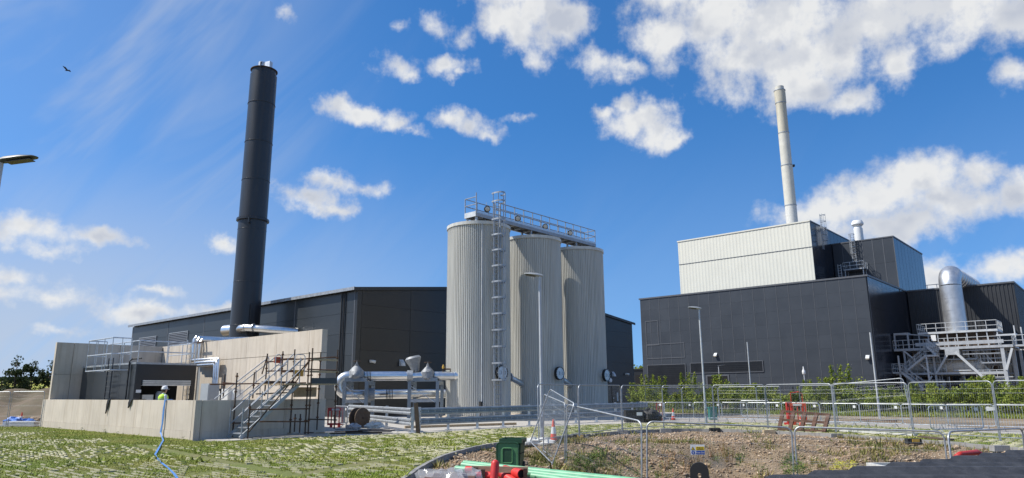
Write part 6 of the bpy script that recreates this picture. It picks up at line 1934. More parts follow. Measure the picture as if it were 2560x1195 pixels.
# cones
def cone(px, py, d, h_, lab, z=None):
    b = at(px, py, d)
    if z is not None: b[2] = z
    t_ = wthing('traffic_cone', lab, 'traffic cone', tuple(b), 'traffic cones on the site')
    k = h_
    MB().span((b[0] - .2 * k, b[1] - .2 * k, b[2]), (b[0] + .2 * k, b[1] + .2 * k, b[2] + .04)).build('base', 'rubber', t_)
    seg = [(.0, .16, 'cone_orange'), (.30, .125, 'white'), (.62, .085, 'cone_orange'), (.97, .035, None)]
    for (z0, r0, mm), (z1, r1, _) in zip(seg[:-1], seg[1:]):
        MB().lathe([(r0 * k, b[2] + .04 + z0 * (k - .04)), (r1 * k, b[2] + .04 + z1 * (k - .04))], 18, (b[0], b[1], 0)).build('sleeve' if mm == 'white' else 'cone', mm, t_, True)
cone(1384, 1094, 26.3, .80, 'orange and white traffic cone on the turf behind the leaning fence', 0.0)
cone(1683, 1036, 44.5, .75, 'dark stained traffic cone behind the crowd barriers', 0.0)
cone(53, 1048, 45.0, .75, 'traffic cone beside blue bags at the far left', 0.0)
cone(2002, 1055, 35.8, .5, 'small cone with white sleeve behind the brown timber frame', 0.02)

# black wrapped bundle with paper label
b = on(1606, 1058, .0); t = wthing('wrapped_bundle', 'black plastic wrapped bundles with a white label behind the fence', 'bundle', tuple(b))
MB().span((b[0] - .9, b[1], .02), (b[0] + .1, b[1] + .9, .72)).build('crate', 'black', t)
blob((b[0] + .55, b[1] + .45, .36), .62, 5, (1.05, .8, .58)).build('wrapped_roll', 'black', t, True)
MB().span((b[0] - .30, b[1] - .012, .42), (b[0] + .02, b[1] - .002, .60)).build('label', 'white', t)
# green far bin
b = at(1784, 1035, 43.5); b[2] = 0; t = wthing('green_box', 'small teal green box behind the crowd barriers', 'box', tuple(b))
MB().span((b[0] - .22, b[1], .05), (b[0] + .22, b[1] + .4, .72)).build('body', 'teal', t); MB().span((b[0] - .25, b[1] - .03, .722), (b[0] + .25, b[1] + .43, .8)).build('lid', 'teal', t)
# brown timber frame leaning on the back fence
t = wthing('timber_trestle', 'brown timber ladder frame leaning against the back fence', 'timber frame', tuple(on(2000, 1080)))
bl, br_ = at(1948, 1074, 32.0), at(2060, 1078, 30.4); tl, tr = at(1957, 1027, 33.0), at(2072, 1036, 31.0)
bl[2] = on(1948, 1074)[2] + .05; br_[2] = bl[2]
for k, nm in ((.02, 'rail'), (.52, 'rail'), (.98, 'rail')):
    p = bl + (tl - bl) * k; q = br_ + (tr - br_) * k
    MB().bar(p, q, .13, .10).build('cross_rail', 'timber_brown', t)
for k in (0, .25, .5, .75, 1.0):
    p = bl + (br_ - bl) * k; q = tl + (tr - tl) * k
    MB().bar(p - (q - p) * .05, q, .15, .11).build('upright', 'timber_brown', t)
# loose planks on the grass strip
for i, (p0, p1, d, mm, lab) in enumerate((((2100, 1080), (2290, 1092), 0, 'white_dirty', 'long pale board lying along the back fence'), ((2300, 1096), (2380, 1104), 0, 'timber_dark', 'dark plank lying under the nearest crowd barrier'), ((2150, 1052), (2240, 1056), 0, 'timber_brown', 'brown planks heaped beside the right pole'))):
    a, b2 = on(*p0), on(*p1)
    single('loose_board', MB().bar((a[0], a[1], .06), (b2[0], b2[1], .07), .2, .06), mm, lab, 'board', (a[0], a[1], 0.0))

# ------------------------------------------------------------------ left background
b = at(45, 1046, 44.5)
for i, (px, d, r, lab) in enumerate(((38, 44.0, .5, 'larger heap of blue bags below the far left cone'), (70, 44.3, .34, 'smaller blue bag nearer the bund wall'))):
    b = at(px, 1050, d); b[2] = -.03
    single('blue_bag', blob((b[0], b[1], .18), r, px, (1.2, 1, .5)), 'blue_bag', lab, 'bag', tuple(b))
b = at(55, 1060, 42.0); b[2] = 0
t = wthing('board_stack', 'low stack of grey boards lying behind the left fence', 'boards', tuple(b))
for k in range(3): MB().box((b[0], b[1] + .05 * k, .04 + .10 * k), (2.1 - .1 * k, .7, .07), rz=-.1).build('board', ('white_dirty', 'galv_pale', 'white_dirty')[k], t)
# spoil heap
hv, hf = [], []
hx = np.linspace(-48, -30, 46); hy = np.linspace(50, 68, 40)
for y in hy:
    for x in hx:
        cx_, cy_ = -37.0, 60.0
        w_ = max(0, 1 - ((x - cx_) / 8.0) ** 2) * max(0, 1 - ((y - cy_) / 8.6) ** 2)
        z = 2.35 * w_ ** .8 + .22 * math.sin(x * 2.3 + y) * w_ + .16 * math.sin(x * 4.1 - y * 3.2) * w_ + .5 * w_ * math.sin(x * .9 + 1)
        hv.append((x, y, z - .08))
n_ = len(hx)
hf = [(j * n_ + i, j * n_ + i + 1, (j + 1) * n_ + i + 1, (j + 1) * n_ + i) for j in range(len(hy) - 1) for i in range(n_ - 1)]
o = MB().add(hv, hf).build('spoil_heap', 'heap_soil', None, True); tag(o, kind='structure')

# ------------------------------------------------------------------ foreground objects
hgt = lambda x, y: float(height(np.array([[x, y]]))[0])
# wheelie bin with its lid hanging open
b = at(1283, 1160, 17.6); b[2] = hgt(b[0], b[1])
zt = at(1283, 1095, 17.6)[2]
t = thing('wheelie_bin', 'dark green wheelie bin with its lid hanging open down the front', 'bin', tuple(b), R(-12))
Hb = zt - b[2]
w0, w1, d0, d1 = .40, .50, .42, .56
def taper(mb, z0, z1, wa, da, wb, db):
    vs = [(-wa / 2, -da / 2, z0), (wa / 2, -da / 2, z0), (wa / 2, da / 2, z0), (-wa / 2, da / 2, z0), (-wb / 2, -db / 2, z1), (wb / 2, -db / 2, z1), (wb / 2, db / 2, z1), (-wb / 2, db / 2, z1)]
    return mb.add(vs, [(3, 2, 1, 0), (0, 1, 5, 4), (1, 2, 6, 5), (2, 3, 7, 6), (3, 0, 4, 7)])
mb = MB(); taper(mb, .06, Hb - .06, w0, d0, w1, d1); mb.build('body', 'green_bin', t, o=(0, 0, 0))
rim = MB()
for (a0, a1, b0, b1) in ((-.28, .28, -.31, -.27), (-.28, .28, .27, .31), (-.28, -.24, -.269, .269), (.24, .28, -.269, .269)): rim.span((a0, b0, Hb - .10), (a1, b1, Hb))
rim.build('rim', 'green_bin', t, o=(0, 0, 0))
MB().span((-.235, -.265, Hb - .35), (.235, .265, Hb - .33)).build('inside', 'void', t, o=(0, 0, 0))
for x in (-.17, -.08, .02): MB().span((.282, x, Hb - .16), (.286, x + .04, Hb - .06)).build('rib_slot', 'black', t, o=(0, 0, 0))
# lid: rounded plate with raised panel, hanging on the camera side
def rrect(w_, h_, r, n=5):
    pts = []
    for cx_, cz_, a0 in ((w_ / 2 - r, h_ / 2 - r, 0), (-w_ / 2 + r, h_ / 2 - r, .5 * math.pi), (-w_ / 2 + r, -h_ / 2 + r, math.pi), (w_ / 2 - r, -h_ / 2 + r, 1.5 * math.pi)):
        pts += [(cx_ + r * math.cos(a0 + .5 * math.pi * k / n), 0, cz_ + r * math.sin(a0 + .5 * math.pi * k / n)) for k in range(n + 1)]
    return pts
lw, lh = .55, .70
lid = MB().prism([(x - .06, y - .36, z + Hb - .42) for x, y, z in rrect(lw, lh, .09)], (0, 0, 0), (0, .03, 0)).build('lid', 'green_lid', t, o=(0, 0, 0))
MB().pipe([(x - .06, y - .375, z + Hb - .42) for x, y, z in rrect(lw - .02, lh - .02, .09)], .014, 6, closed=True).build('lid_edge', 'green_bin', lid, True, o=(0, 0, 0))
MB().pipe([(x - .06, y - .37, z + Hb - .38) for x, y, z in rrect(.24, .34, .04)], .016, 6, closed=True).build('lid_panel_ridge', 'green_lid', lid, True, o=(0, 0, 0))
MB().prism([(x - .06, y - .372, z + Hb - .38) for x, y, z in rrect(.2, .30, .03)], (0, 0, 0), (0, .01, 0)).build('lid_panel', 'green_bin', lid, o=(0, 0, 0))
for x in (-.23, .11): MB().box((x, -.372, Hb - .66), (.07, .03, .1), rz=0).build('hinge', 'green_lid', lid, o=(0, 0, 0))
for x in (-.2, .2): MB().lathe([(.1, -.03), (.1, .03)], 14, (x, .24, .1), (1, 0, 0)).build('wheel', 'rubber', t, o=(0, 0, 0))

# pipe store: timber cradles with red and green ducts
PY = 14.2
b = at(1250, 1230, PY); gz0 = hgt(b[0], b[1])
def duct(p, q, r, m_, lab, open_end=True, group='plastic ducts in the pipe store', bend=None):
    p = np.array(p, float); q = np.array(q, float); c = (p + q) / 2
    t_ = wthing('plastic_duct', lab, 'pipe', (p[0], p[1], min(p[2], q[2]) - r), group)
    mid = bend if bend is not None else []
    MB().pipe([p] + mid + [q], r, 20).build('tube', m_, t_, True)
    if open_end:
        d = q - (mid[-1] if mid else p); d /= np.linalg.norm(d)
        MB().lathe([(r * .86, 0), (r * .86, .006)], 20, q + d * .001, d).build('bore', 'void', t_)
        MB().lathe([(r * .87, .0), (r * 1.03, .0), (r * 1.03, -.1), (r, -.12)], 20, q + d * .008, d, False, False).build('end_rim', m_, t_)
    return t_
a1 = lambda px, py, d: at(px, py, d)
duct(a1(1160, 1159, 15.2), a1(1600, 1205, 13.2), .068, 'green_pipe', 'upper green duct passing behind the bin foot', False)
duct(a1(1156, 1163, 15.0), a1(1590, 1214, 13.0), .068, 'green_pipe', 'second green duct lying below the upper one', False)
duct(a1(1140, 1172, 14.2), a1(1175, 1175.5, 14.0), .062, 'green_pipe', 'short green duct poking out left of the red ducts', False)
duct(a1(1330, 1190, 13.6), a1(1570, 1222, 12.6), .07, 'green_pipe', 'lowest green duct right of the timber cradle', False)
duct(a1(1165, 1174, 14.0), a1(1262, 1179, 13.7), .07, 'red_pipe', 'red duct at the back left of the cradle', False)
duct(a1(1262, 1174, 13.8), a1(1303, 1185, 13.3), .083, 'red_pipe', 'red duct with its dark open end facing right')
duct(a1(1252, 1182, 13.7), a1(1300, 1215, 13.2), .08, 'red_pipe', 'red duct sloping down in front of the open one', False)
duct(a1(1190, 1189, 13.5), a1(1240, 1190, 13.4), .075, 'red_pipe', 'short red duct low between the timber uprights', False)
p = a1(1238, 1160, 13.2)
t = duct(a1(1233, 1215, 13.1), p, .075, 'red_pipe', 'red duct standing on end with a rounded top', False, bend=[a1(1236, 1185, 13.15)])
MB().lathe([(.075, 0), (.066, .04), (.035, .068), (.005, .075)], 16, p, (0, -.1, 1)).build('end_cap', 'red_pipe', t, True)
t = wthing('pipe_cradle', 'dark timber cradle posts holding the red ducts', 'timber cradle', (b[0], b[1], gz0))
for px, pt_, pb, d in ((1188, 1168, 1230, 13.5), (1208, 1173, 1230, 13.4), (1292, 1168, 1230, 13.6), (1313, 1171, 1230, 13.3)):
    u_ = at(px, pt_, d); l_ = at(px, pb, d); l_[2] = gz0
    MB().bar((u_[0], u_[1], gz0), u_, .075, .07).build('post', 'timber_dark' if px < 1300 else 'timber_brown', t)
u1, u2 = at(1180, 1172, 13.55), at(1320, 1175, 13.45)
MB().bar(u1, u2, .05, .11).build('rail', 'plank', t)
# wrapped pallet
b = at(1128, 1225, 12.6); b[2] = hgt(b[0], b[1]); zt = at(1128, 1178, 12.6)[2]
t = wthing('wrapped_pallet', 'pallet of brown blocks under clear plastic wrap at the lower edge', 'pallet', tuple(b))
MB().box((b[0], b[1], b[2] + .07), (.95, .8, .12)).build('pallet', 'plank', t)
for i in range(3):
    for j in range(2):
        for k in range(3):
            MB().box((b[0] - .3 + .29 * i, b[1] - .18 + .36 * j, b[2] + .13 + (zt - b[2] - .2) * (k + .5) / 3), (.27, .34, (zt - b[2] - .22) / 3)).build('block', 'timber_brown', t)
mb = blob((b[0] - .02, b[1], b[2] + (zt - b[2]) * .55), .58, 77, (1.0, .85, 1.0), 14)
mb.v = [(x, y, min(z, zt + .02 + .03 * math.sin(x * 19) * math.cos(y * 13)) if z > b[2] + .15 else b[2] + .15) for x, y, z in mb.v]
mb.build('plastic_wrap', 'clear_wrap', t, True)
# timber strip lying in front
a, b2 = at(1102, 1177, 15.6), at(1160, 1163, 16.5)
for q in (a, b2): q[2] = hgt(q[0], q[1]) + .05
single('loose_board', MB().bar(a, b2, .12, .05), 'timber_dark', 'thin dark timber strip lying left of the green ducts', 'board', tuple(a))

# black corrugated roof sheet of a low site store, close by
t = wthing('site_store', 'black corrugated sheet roof of a low store at the lower right corner', 'store', (3.2, 5.0, 0))
c0 = at(2000, 1196, 5.6); c1 = at(2560, 1133, 7.6)
n_w = 7
edge = c1 - c0
run = np.array([2.6, -1.1, -.10])
run2 = np.array([4.2, .3, -.06])
vs, fs = [], []
NS = n_w * 10
for i in range(NS + 1):
    s_ = i / NS * 1.35 - .2
    ph_ = (s_ * n_w) % 1.0
    hgt_ = .05 * (0.5 - 0.5 * math.cos(2 * math.pi * min(1, ph_ / .75))) if ph_ < .75 else 0.0
    p = c0 + edge * s_
    off_ = (edge / np.linalg.norm(edge))[:2] * (-.02)
    for q in (p, p + run2):
        vs.append((q[0], q[1], q[2] + hgt_)); vs.append((q[0], q[1], q[2] + hgt_ - .012))
for i in range(NS):
    k = 4 * i
    fs += [(k, k + 2, k + 6, k + 4), (k + 1, k + 5, k + 7, k + 3), (k, k + 4, k + 5, k + 1), (k + 2, k + 3, k + 7, k + 6)]
fs += [(0, 1, 3, 2), (4 * NS, 4 * NS + 2, 4 * NS + 3, 4 * NS + 1)]
MB().add(vs, fs).build('roof_sheet', 'asphalt_sheet', t, True)
pa, pb = c0 - edge * .18, c0 + edge * 1.13
for nm, p, q in (('side_wall', pa, pb), ('front_wall', pa, pa + run2), ('rear_wall', pb, pb + run2)):
    ins_ = np.array([.12, .0, 0])
    MB().add([(p[0] + .12, p[1], 0), (q[0] + .12, q[1], 0), (q[0] + .12, q[1], q[2] - .02), (p[0] + .12, p[1], p[2] - .02), (p[0] + .15, p[1] + .03, 0), (q[0] + .15, q[1] + .03, 0), (q[0] + .15, q[1] + .03, q[2] - .02), (p[0] + .15, p[1] + .03, p[2] - .02)], [(0, 1, 2, 3), (7, 6, 5, 4), (0, 4, 5, 1), (1, 5, 6, 2), (2, 6, 7, 3), (3, 7, 4, 0)]).build(nm, 'black', t)
# steel lug standing up from the edge of a skip below the picture
b = at(1750, 1205, 6.2); t = wthing('lifting_lug', 'black steel lifting lug with an eye hole at the lower picture edge', 'lifting lug', (b[0], b[1], 0))
zt = at(1750, 1156, 6.2)[2]; hw = .078
pts = [(hw * math.cos(a), 0, zt - hw + hw * math.sin(a)) for a in np.linspace(0, math.pi, 14)]
out = [(hw, 0, zt - .55)] + pts + [(-hw, 0, zt - .55)]
hc = zt - hw - .03
hole = [(.016 * math.cos(a), 0, hc + .022 * math.sin(a)) for a in np.linspace(0, 2 * math.pi, 17)[:-1]]
bm = bmesh.new()
ov = [bm.verts.new(q) for q in out]; hv_ = [bm.verts.new(q) for q in hole]
es = [bm.edges.new((ov[i], ov[(i + 1) % len(ov)])) for i in range(len(ov))] + [bm.edges.new((hv_[i], hv_[(i + 1) % len(hv_)])) for i in range(len(hv_))]
bmesh.ops.triangle_fill(bm, use_beauty=True, edges=es)
g = bmesh.ops.extrude_face_region(bm, geom=bm.faces[:])
for v in [q for q in g['geom'] if isinstance(q, bmesh.types.BMVert)]: v.co.y += .035
bmesh.ops.recalc_face_normals(bm, faces=bm.faces)
me = bpy.data.meshes.new('lug_plate'); bm.to_mesh(me); bm.free(); me.materials.append(MT['rubber'])
o = bpy.data.objects.new('lug_plate', me); COL.objects.link(o); o.parent = t; o.rotation_euler = (0, 0, R(-14))
MB().span((b[0] - .2, b[1] - .2, 0), (b[0] + .2, b[1] + .25, .05)).span((b[0] - .06, b[1] - .02, .05), (b[0] + .06, b[1] + .08, zt - .5)).build('stanchion', 'rust_dark', t)
# red hoop
l_, r_ = at(2387, 1150, 9.6), at(2460, 1148, 9.9); zt = at(2420, 1134, 9.7)[2]
t = wthing('red_hoop', 'red tubular hoop sticking up behind the black sheet roof', 'hoop barrier', (l_[0], l_[1], 0))
MB().pipe([(l_[0] - .03, l_[1], hgt(l_[0], l_[1])), (l_[0] - .01, l_[1], zt - .12), (l_[0] + .03, l_[1], zt - .03), (l_[0] + .08, l_[1], zt), (r_[0] - .08, r_[1], zt), (r_[0] - .02, r_[1], zt - .03), (r_[0] + .02, r_[1], zt - .12), (r_[0] + .04, r_[1], hgt(r_[0], r_[1]))], .035, 10).build('tube', 'red', t, True)
# pale chamber frame lying in the pit
b = at(2240, 1166, 17.0); b[2] = hgt(b[0], b[1])
zc = at(2240, 1166, 17.0)[2]
t = wthing('chamber_frame', 'pale open chamber box standing in the dug ground by the sheet roof', 'chamber', tuple(b))
p0, p1 = at(2197, 1163, 17.0), at(2290, 1163, 17.0)
for (a_, b_, c_, d_) in ((p0[0], p0[0] + .08, 0, .9), (p1[0] - .08, p1[0], 0, .9), (p0[0] + .081, p1[0] - .081, 0, .08), (p0[0] + .081, p1[0] - .081, .82, .9)):
    MB().span((a_, b[1] + c_ - .3, b[2] - .1), (b_, b[1] + d_ - .3, zc + .03)).build('side', 'white_dirty', t)
MB().span((p0[0] + .081, b[1] - .219, b[2] - .05), (p1[0] - .081, b[1] + .519, b[2] + .05)).build('base', 'black', t)
b = on(1340, 1112, -.05)
single('plastic_sheet', blob((b[0], b[1] + .1, .02), .42, 91, (1.4, .8, .35)), 'white_dirty', 'crumpled grey white plastic sheet at the foot of the corner fence', 'plastic sheet', (b[0], b[1], -.1))
# cables in the dirt
for i, (pts, lab) in enumerate((([(1395, 1100), (1440, 1108), (1500, 1118), (1560, 1125), (1610, 1135)], 'black cable snaking over the dug ground below the corner fence'), ([(1470, 1130), (1500, 1145), (1530, 1165), (1560, 1175)], 'second black cable lower in the dug ground'))):
    w = []
    for px, py in pts:
        d = 20.0
        for _ in range(12):
            q = at(px, py, d); z = hgt(q[0], q[1]); q2 = on(px, py, z + .03); d = q2[1]
        w.append(q2)
    ww = []
    for k in range(len(w) - 1):
        for s_ in (0, .25, .5, .75):
            q = w[k] + (w[k + 1] - w[k]) * s_; q[2] = hgt(q[0], q[1]) + .035; ww.append(q)
    single('cable', MB().pipe(ww, .022, 6), 'black', lab, 'cable', tuple(ww[0]))

# ------------------------------------------------------------------ scattering
def scatter(name, m_, base_v, base_f, pos, yaw, scale, kind='stuff', parent=None, lean=None, jitter=0.0, smooth=False):
    n, k = len(pos), len(base_v)
    bv = np.asarray(base_v, float); V = np.repeat(bv[None], n, 0)
    if jitter: V = V * (1 + rng.uniform(-jitter, jitter, (n, k, 3)))
    V = V * (scale[:, None, :] if scale.ndim == 2 else scale[:, None, None])
    if lean is not None:
        V[:, :, 0] += V[:, :, 2] * lean[:, None, 0]; V[:, :, 1] += V[:, :, 2] * lean[:, None, 1]
    c, s_ = np.cos(yaw)[:, None], np.sin(yaw)[:, None]
    X = V[:, :, 0] * c - V[:, :, 1] * s_; Y = V[:, :, 0] * s_ + V[:, :, 1] * c
    V[:, :, 0] = X; V[:, :, 1] = Y
    V += pos[:, None, :]
    F = np.asarray(base_f); nf, fl = F.shape
    FF = (F[None] + (np.arange(n) * k)[:, None, None]).reshape(-1, fl)
    me = bpy.data.meshes.new(name)
    me.vertices.add(n * k); me.vertices.foreach_set('co', V.reshape(-1).astype(np.float32))
    me.loops.add(FF.size); me.loops.foreach_set('vertex_index', FF.reshape(-1).astype(np.int32))
    me.polygons.add(len(FF)); me.polygons.foreach_set('loop_start', (np.arange(len(FF)) * fl).astype(np.int32))
    me.update(calc_edges=True)
    me.materials.append(MT[m_] if isinstance(m_, str) else m_)
    if smooth: me.shade_smooth()
    o = bpy.data.objects.new(name, me); COL.objects.link(o)
    if parent is not None: o.parent = parent
    if kind: tag(o, kind=kind)
    return o
def in_view(P, m_=60):
    d = np.concatenate([P - CO[:2], np.full((len(P), 1), -EYE)], 1)
    z = d @ _f; px = 1280 + FPX * (d @ CX) / z; py = 597.5 - FPX * (d @ CU) / z
    return (z > 1) & (px > -m_) & (px < 2560 + m_) & (py < 1195 + m_ * 1.5)
def noise2(P, f, seed):
    rg = np.random.default_rng(seed); z = np.zeros(len(P))
    for i in range(10):
        a = rg.uniform(0, 6.28); k = f * rg.uniform(.6, 1.9)
        z += np.sin(P[:, 0] * math.cos(a) * k + P[:, 1] * math.sin(a) * k + rg.uniform(0, 6.28))
    return z / 10 ** .5

# leaf material with light passing through
def leafmat(name, c1, c2, c3):
    noise, mr, mix, fin = nodes_mat(name)
    col = mix(mr(noise(1.3, 3), .35, .65), c1, c2)
    col = mix(mr(noise(9., 2), .5, .72, 0, .85), col, c3)
    fin(col, .6)
    M = MT[name]; n, l = M.node_tree.nodes, M.node_tree.links
    b = n['Principled BSDF']; tr = n.new('ShaderNodeBsdfTranslucent'); l.new(col, tr.inputs[0])
    mx = n.new('ShaderNodeMixShader'); mx.inputs[0].default_value = .3
    l.new(b.outputs[0], mx.inputs[1]); l.new(tr.outputs[0], mx.inputs[2])
    l.new(mx.outputs[0], n['Material Output'].inputs[0])
leafmat('leaf_shrub', (0.19, 0.26, 0.035), (0.31, 0.33, 0.055), (0.07, 0.115, 0.022))
leafmat('leaf_mid', (0.075, 0.115, 0.022), (0.13, 0.165, 0.03), (0.035, 0.06, 0.016))
leafmat('leaf_tree', (0.035, 0.055, 0.018), (0.060, 0.085, 0.025), (0.018, 0.030, 0.012))
leafmat('leaf_far', (0.020, 0.034, 0.016), (0.034, 0.050, 0.020), (0.012, 0.020, 0.010))

# ------------------------------------------------------------------ turf and its concrete lattice
bare = [[on(345, 1112)[:2], on(735, 1190)[:2]], [on(735, 1190)[:2], on(900, 1160)[:2], on(1075, 1131)[:2]], [on(480, 1190)[:2], on(540, 1180)[:2]]]
def bare_d(P): return np.min([pdist(P, b) for b in bare], axis=0)
N = 780000
P = np.stack([rng.uniform(-38, 24, N), rng.uniform(11, 46, N)], 1)
P = P[in_view(P)]
P = P[inside(P, LAWN)]
dep = P[:, 1]
lush = noise2(P, .55, 3) + .5 * noise2(P, 1.7, 4)
wallside = sstep(-pdist(P, [q_w, ql_w]), -3.0, -.6)
prob = np.clip(.88 + .38 * lush + .6 * wallside, .12, 1) * np.clip(22 / dep, .35, 1.0)
prob *= sstep(bare_d(P), .12, .45)
P = P[rng.uniform(0, 1, len(P)) < prob]
print('turf tufts', len(P))
tuft_v = []; tuft_f = []
for i in range(5):
    a = 2 * math.pi * i / 5 + .3; r = .018; w_ = .009
    c, s_ = math.cos(a), math.sin(a)
    h_ = (1.0, .75, .9, .6, .8)[i]
    k = len(tuft_v)
    tuft_v += [(c * r - s_ * w_, s_ * r + c * w_, 0), (c * r + s_ * w_, s_ * r - c * w_, 0), (c * (r + .045), s_ * (r + .045), .065 * h_)]
    tuft_f.append((k, k + 1, k + 2))
n = len(P)
hs_ = rng.lognormal(0, .32, n) * np.clip(1 + .25 * noise2(P, .9, 33), .6, 1.5) * np.where(rng.uniform(0, 1, n) < .02, 2.2, 1.0)
scatter('turf_grass', 'blade', tuft_v, tuft_f, np.concatenate([P, np.full((n, 1), .002)], 1), rng.uniform(0, 6.28, n), np.stack([hs_ * .75, hs_ * .75, hs_ * .48], 1), lean=rng.uniform(-.3, .3, (n, 2)))
tag(bpy.data.objects['turf_grass'], 'short patchy green grass growing through the paving lattice', 'grass', kind='stuff')
# lattice ribs on the grid axes
segs = []
pitch = .21
gl = np.array([w2g((p[0], p[1], 0))[:2] for p in LAWN])
for yy in np.arange(gl[:, 1].min(), gl[:, 1].max(), pitch):
    for xx in np.arange(gl[:, 0].min(), gl[:, 0].max(), .42):
        segs.append((xx + .21, yy, 0))
for xx in np.arange(gl[:, 0].min(), gl[:, 0].max(), .42):
    for yy in np.arange(gl[:, 1].min(), gl[:, 1].max(), .21):
        segs.append((xx, yy + .105, 1))
segs = np.array(segs)
sp = segs[:, :1] * E2[:2] + segs[:, 1:2] * RD[:2]
ok = in_view(sp, 20) & inside(sp, LAWN) & (bare_d(sp) > .25)
segs, sp = segs[ok], sp[ok]
keep = (.35 * noise2(sp, .5, 9) + .25 * noise2(sp, 1.3, 10) + rng.uniform(-1.0, 1.0, len(sp)) > .0 + 1.6 * sstep(-pdist(sp, [q_w, ql_w]), -4.5, -.6))
keep &= np.where(segs[:, 2] == 1, rng.uniform(0, 1, len(sp)) < .12, True)
segs, sp = segs[keep], sp[keep]
order = np.argsort(sp[:, 1]); segs, sp = segs[order], sp[order]
print('lattice ribs', len(sp))
rm_ = MB().box((0, 0, 0), (1, 1, 1)).mesh('lattice_rib'); rm_.materials.append(MT['lattice_rib'])
for i in range(min(300, len(sp))):
    o = bpy.data.objects.new('lattice_rib', rm_); COL.objects.link(o); o.parent = lawn
    o.location = (sp[i, 0], sp[i, 1], .012); o.rotation_euler = (0, 0, -GA + (math.pi / 2 if segs[i, 2] else 0))
    o.scale = (.40 if segs[i, 2] == 0 else .17, .028, .045)
rest = slice(300, None)
nb = len(sp[rest])
bx_v = [(-.5, -.5, -.5), (.5, -.5, -.5), (.5, .5, -.5), (-.5, .5, -.5), (-.5, -.5, .5), (.5, -.5, .5), (.5, .5, .5), (-.5, .5, .5)]
bx_f = [(4, 5, 6, 7), (0, 1, 5, 4), (1, 2, 6, 5), (2, 3, 7, 6), (3, 0, 4, 7)]
sc_ = np.stack([np.where(segs[rest][:, 2] == 0, rng.uniform(.25, .40, nb), .17), np.full(nb, .024), np.full(nb, .052)], 1)
scatter('lattice', 'lattice_rib', bx_v, bx_f, np.concatenate([sp[rest], rng.uniform(.004, .016, (nb, 1))], 1), -GA + segs[rest][:, 2] * math.pi / 2, sc_, parent=lawn)
# flat edging stones along the bare strips
for a, b2 in ((on(720, 1187), on(760, 1187)), (on(500, 1146), on(590, 1161)), (on(900, 1157), on(1000, 1143))):
    pass
# taller weeds in the turf
def weed_proto(seed, h_, n_, leafw, spread, up=.5):
    rg = np.random.default_rng(seed); v, f = [], []
    for i in range(n_):
        a = rg.uniform(0, 6.28); t_ = rg.uniform(.05, 1); r = spread * rg.uniform(.1, 1) * (1 - .4 * t_)
        c = np.array([math.cos(a) * r, math.sin(a) * r, h_ * t_])
        d = np.array([math.cos(a), math.sin(a), rg.uniform(-.2, up + .4)]); d /= np.linalg.norm(d)
        s_ = np.cross(d, (0, 0, 1)); s_ = s_ / (np.linalg.norm(s_) + 1e-6)
        L_ = leafw * rg.uniform(1.4, 3.0); w_ = leafw * rg.uniform(.35, .7); k = len(v)
        v += [c, c + d * L_ * .5 + s_ * w_, c + d * L_, c + d * L_ * .5 - s_ * w_]; f.append((k, k + 1, k + 2, k + 3))
    return v, f
wv, wf = weed_proto(1, .16, 26, .03, .09)
sel = rng.choice(len(P), 420, replace=False)
scatter('turf_weeds', 'weed', wv, wf, np.concatenate([P[sel], np.zeros((420, 1))], 1), rng.uniform(0, 6.28, 420), rng.uniform(.4, 1.1, 420))
tag(bpy.data.objects['turf_weeds'], 'small leafy weeds dotted over the turf', 'weeds', kind='stuff')

# ------------------------------------------------------------------ stones and weeds on the dug ground
N = 260000
P2 = np.stack([rng.uniform(-3, 25, N), rng.uniform(11.5, 38, N)], 1)
P2 = P2[in_view(P2, 30)]
P2 = P2[inside(P2, PIT)]
pr = np.clip(.75 + .35 * noise2(P2, .9, 21), .15, 1) * np.clip((23 / P2[:, 1]), .5, 1)
P2 = P2[rng.uniform(0, 1, len(P2)) < pr][:90000]
n = len(P2); print('stones', n)
oct_v = [(1, 0, 0), (0, 1, 0), (-1, 0, 0), (0, -1, 0), (0, 0, .75), (0, 0, -.6)]
oct_f = [(0, 1, 4), (1, 2, 4), (2, 3, 4), (3, 0, 4), (1, 0, 5), (2, 1, 5), (3, 2, 5), (0, 3, 5)]
sz = rng.lognormal(math.log(.019), .50, n)
zz_ = height(P2)
scatter('loose_stones', 'stone', oct_v, oct_f, np.concatenate([P2, (zz_ + sz * .25)[:, None]], 1), rng.uniform(0, 6.28, n), np.stack([sz * rng.uniform(.8, 1.5, n), sz, sz * rng.uniform(.6, 1, n)], 1), jitter=.25)
tag(bpy.data.objects['loose_stones'], 'brown gravel and broken stone covering the dug ground', 'gravel', kind='stuff')
ico = bmesh.new(); bmesh.ops.create_icosphere(ico, subdivisions=2, radius=1)
for v in ico.verts: v.co *= 1 + .22 * math.sin(v.co.x * 3 + 1) * math.cos(v.co.y * 4) + random.uniform(-.08, .08)
for v in ico.verts: v.co.z *= .6
rockm = bpy.data.meshes.new('rock'); ico.to_mesh(rockm); ico.free(); rockm.materials.append(MT['stone'])
sel = rng.choice(n, 64, replace=False)
for i in sel:
    s_ = rng.uniform(.05, .15)
    o = bpy.data.objects.new('rock', rockm); COL.objects.link(o); o.location = (P2[i, 0], P2[i, 1], zz_[i] + s_ * .2); o.rotation_euler = (rng.uniform(-.3, .3), rng.uniform(-.3, .3), rng.uniform(0, 6.28)); o.scale = (s_ * rng.uniform(.9, 1.5), s_, s_)
    tag(o, 'loose pale stone lying on the dug ground', 'stone', 'larger stones on the dug ground')
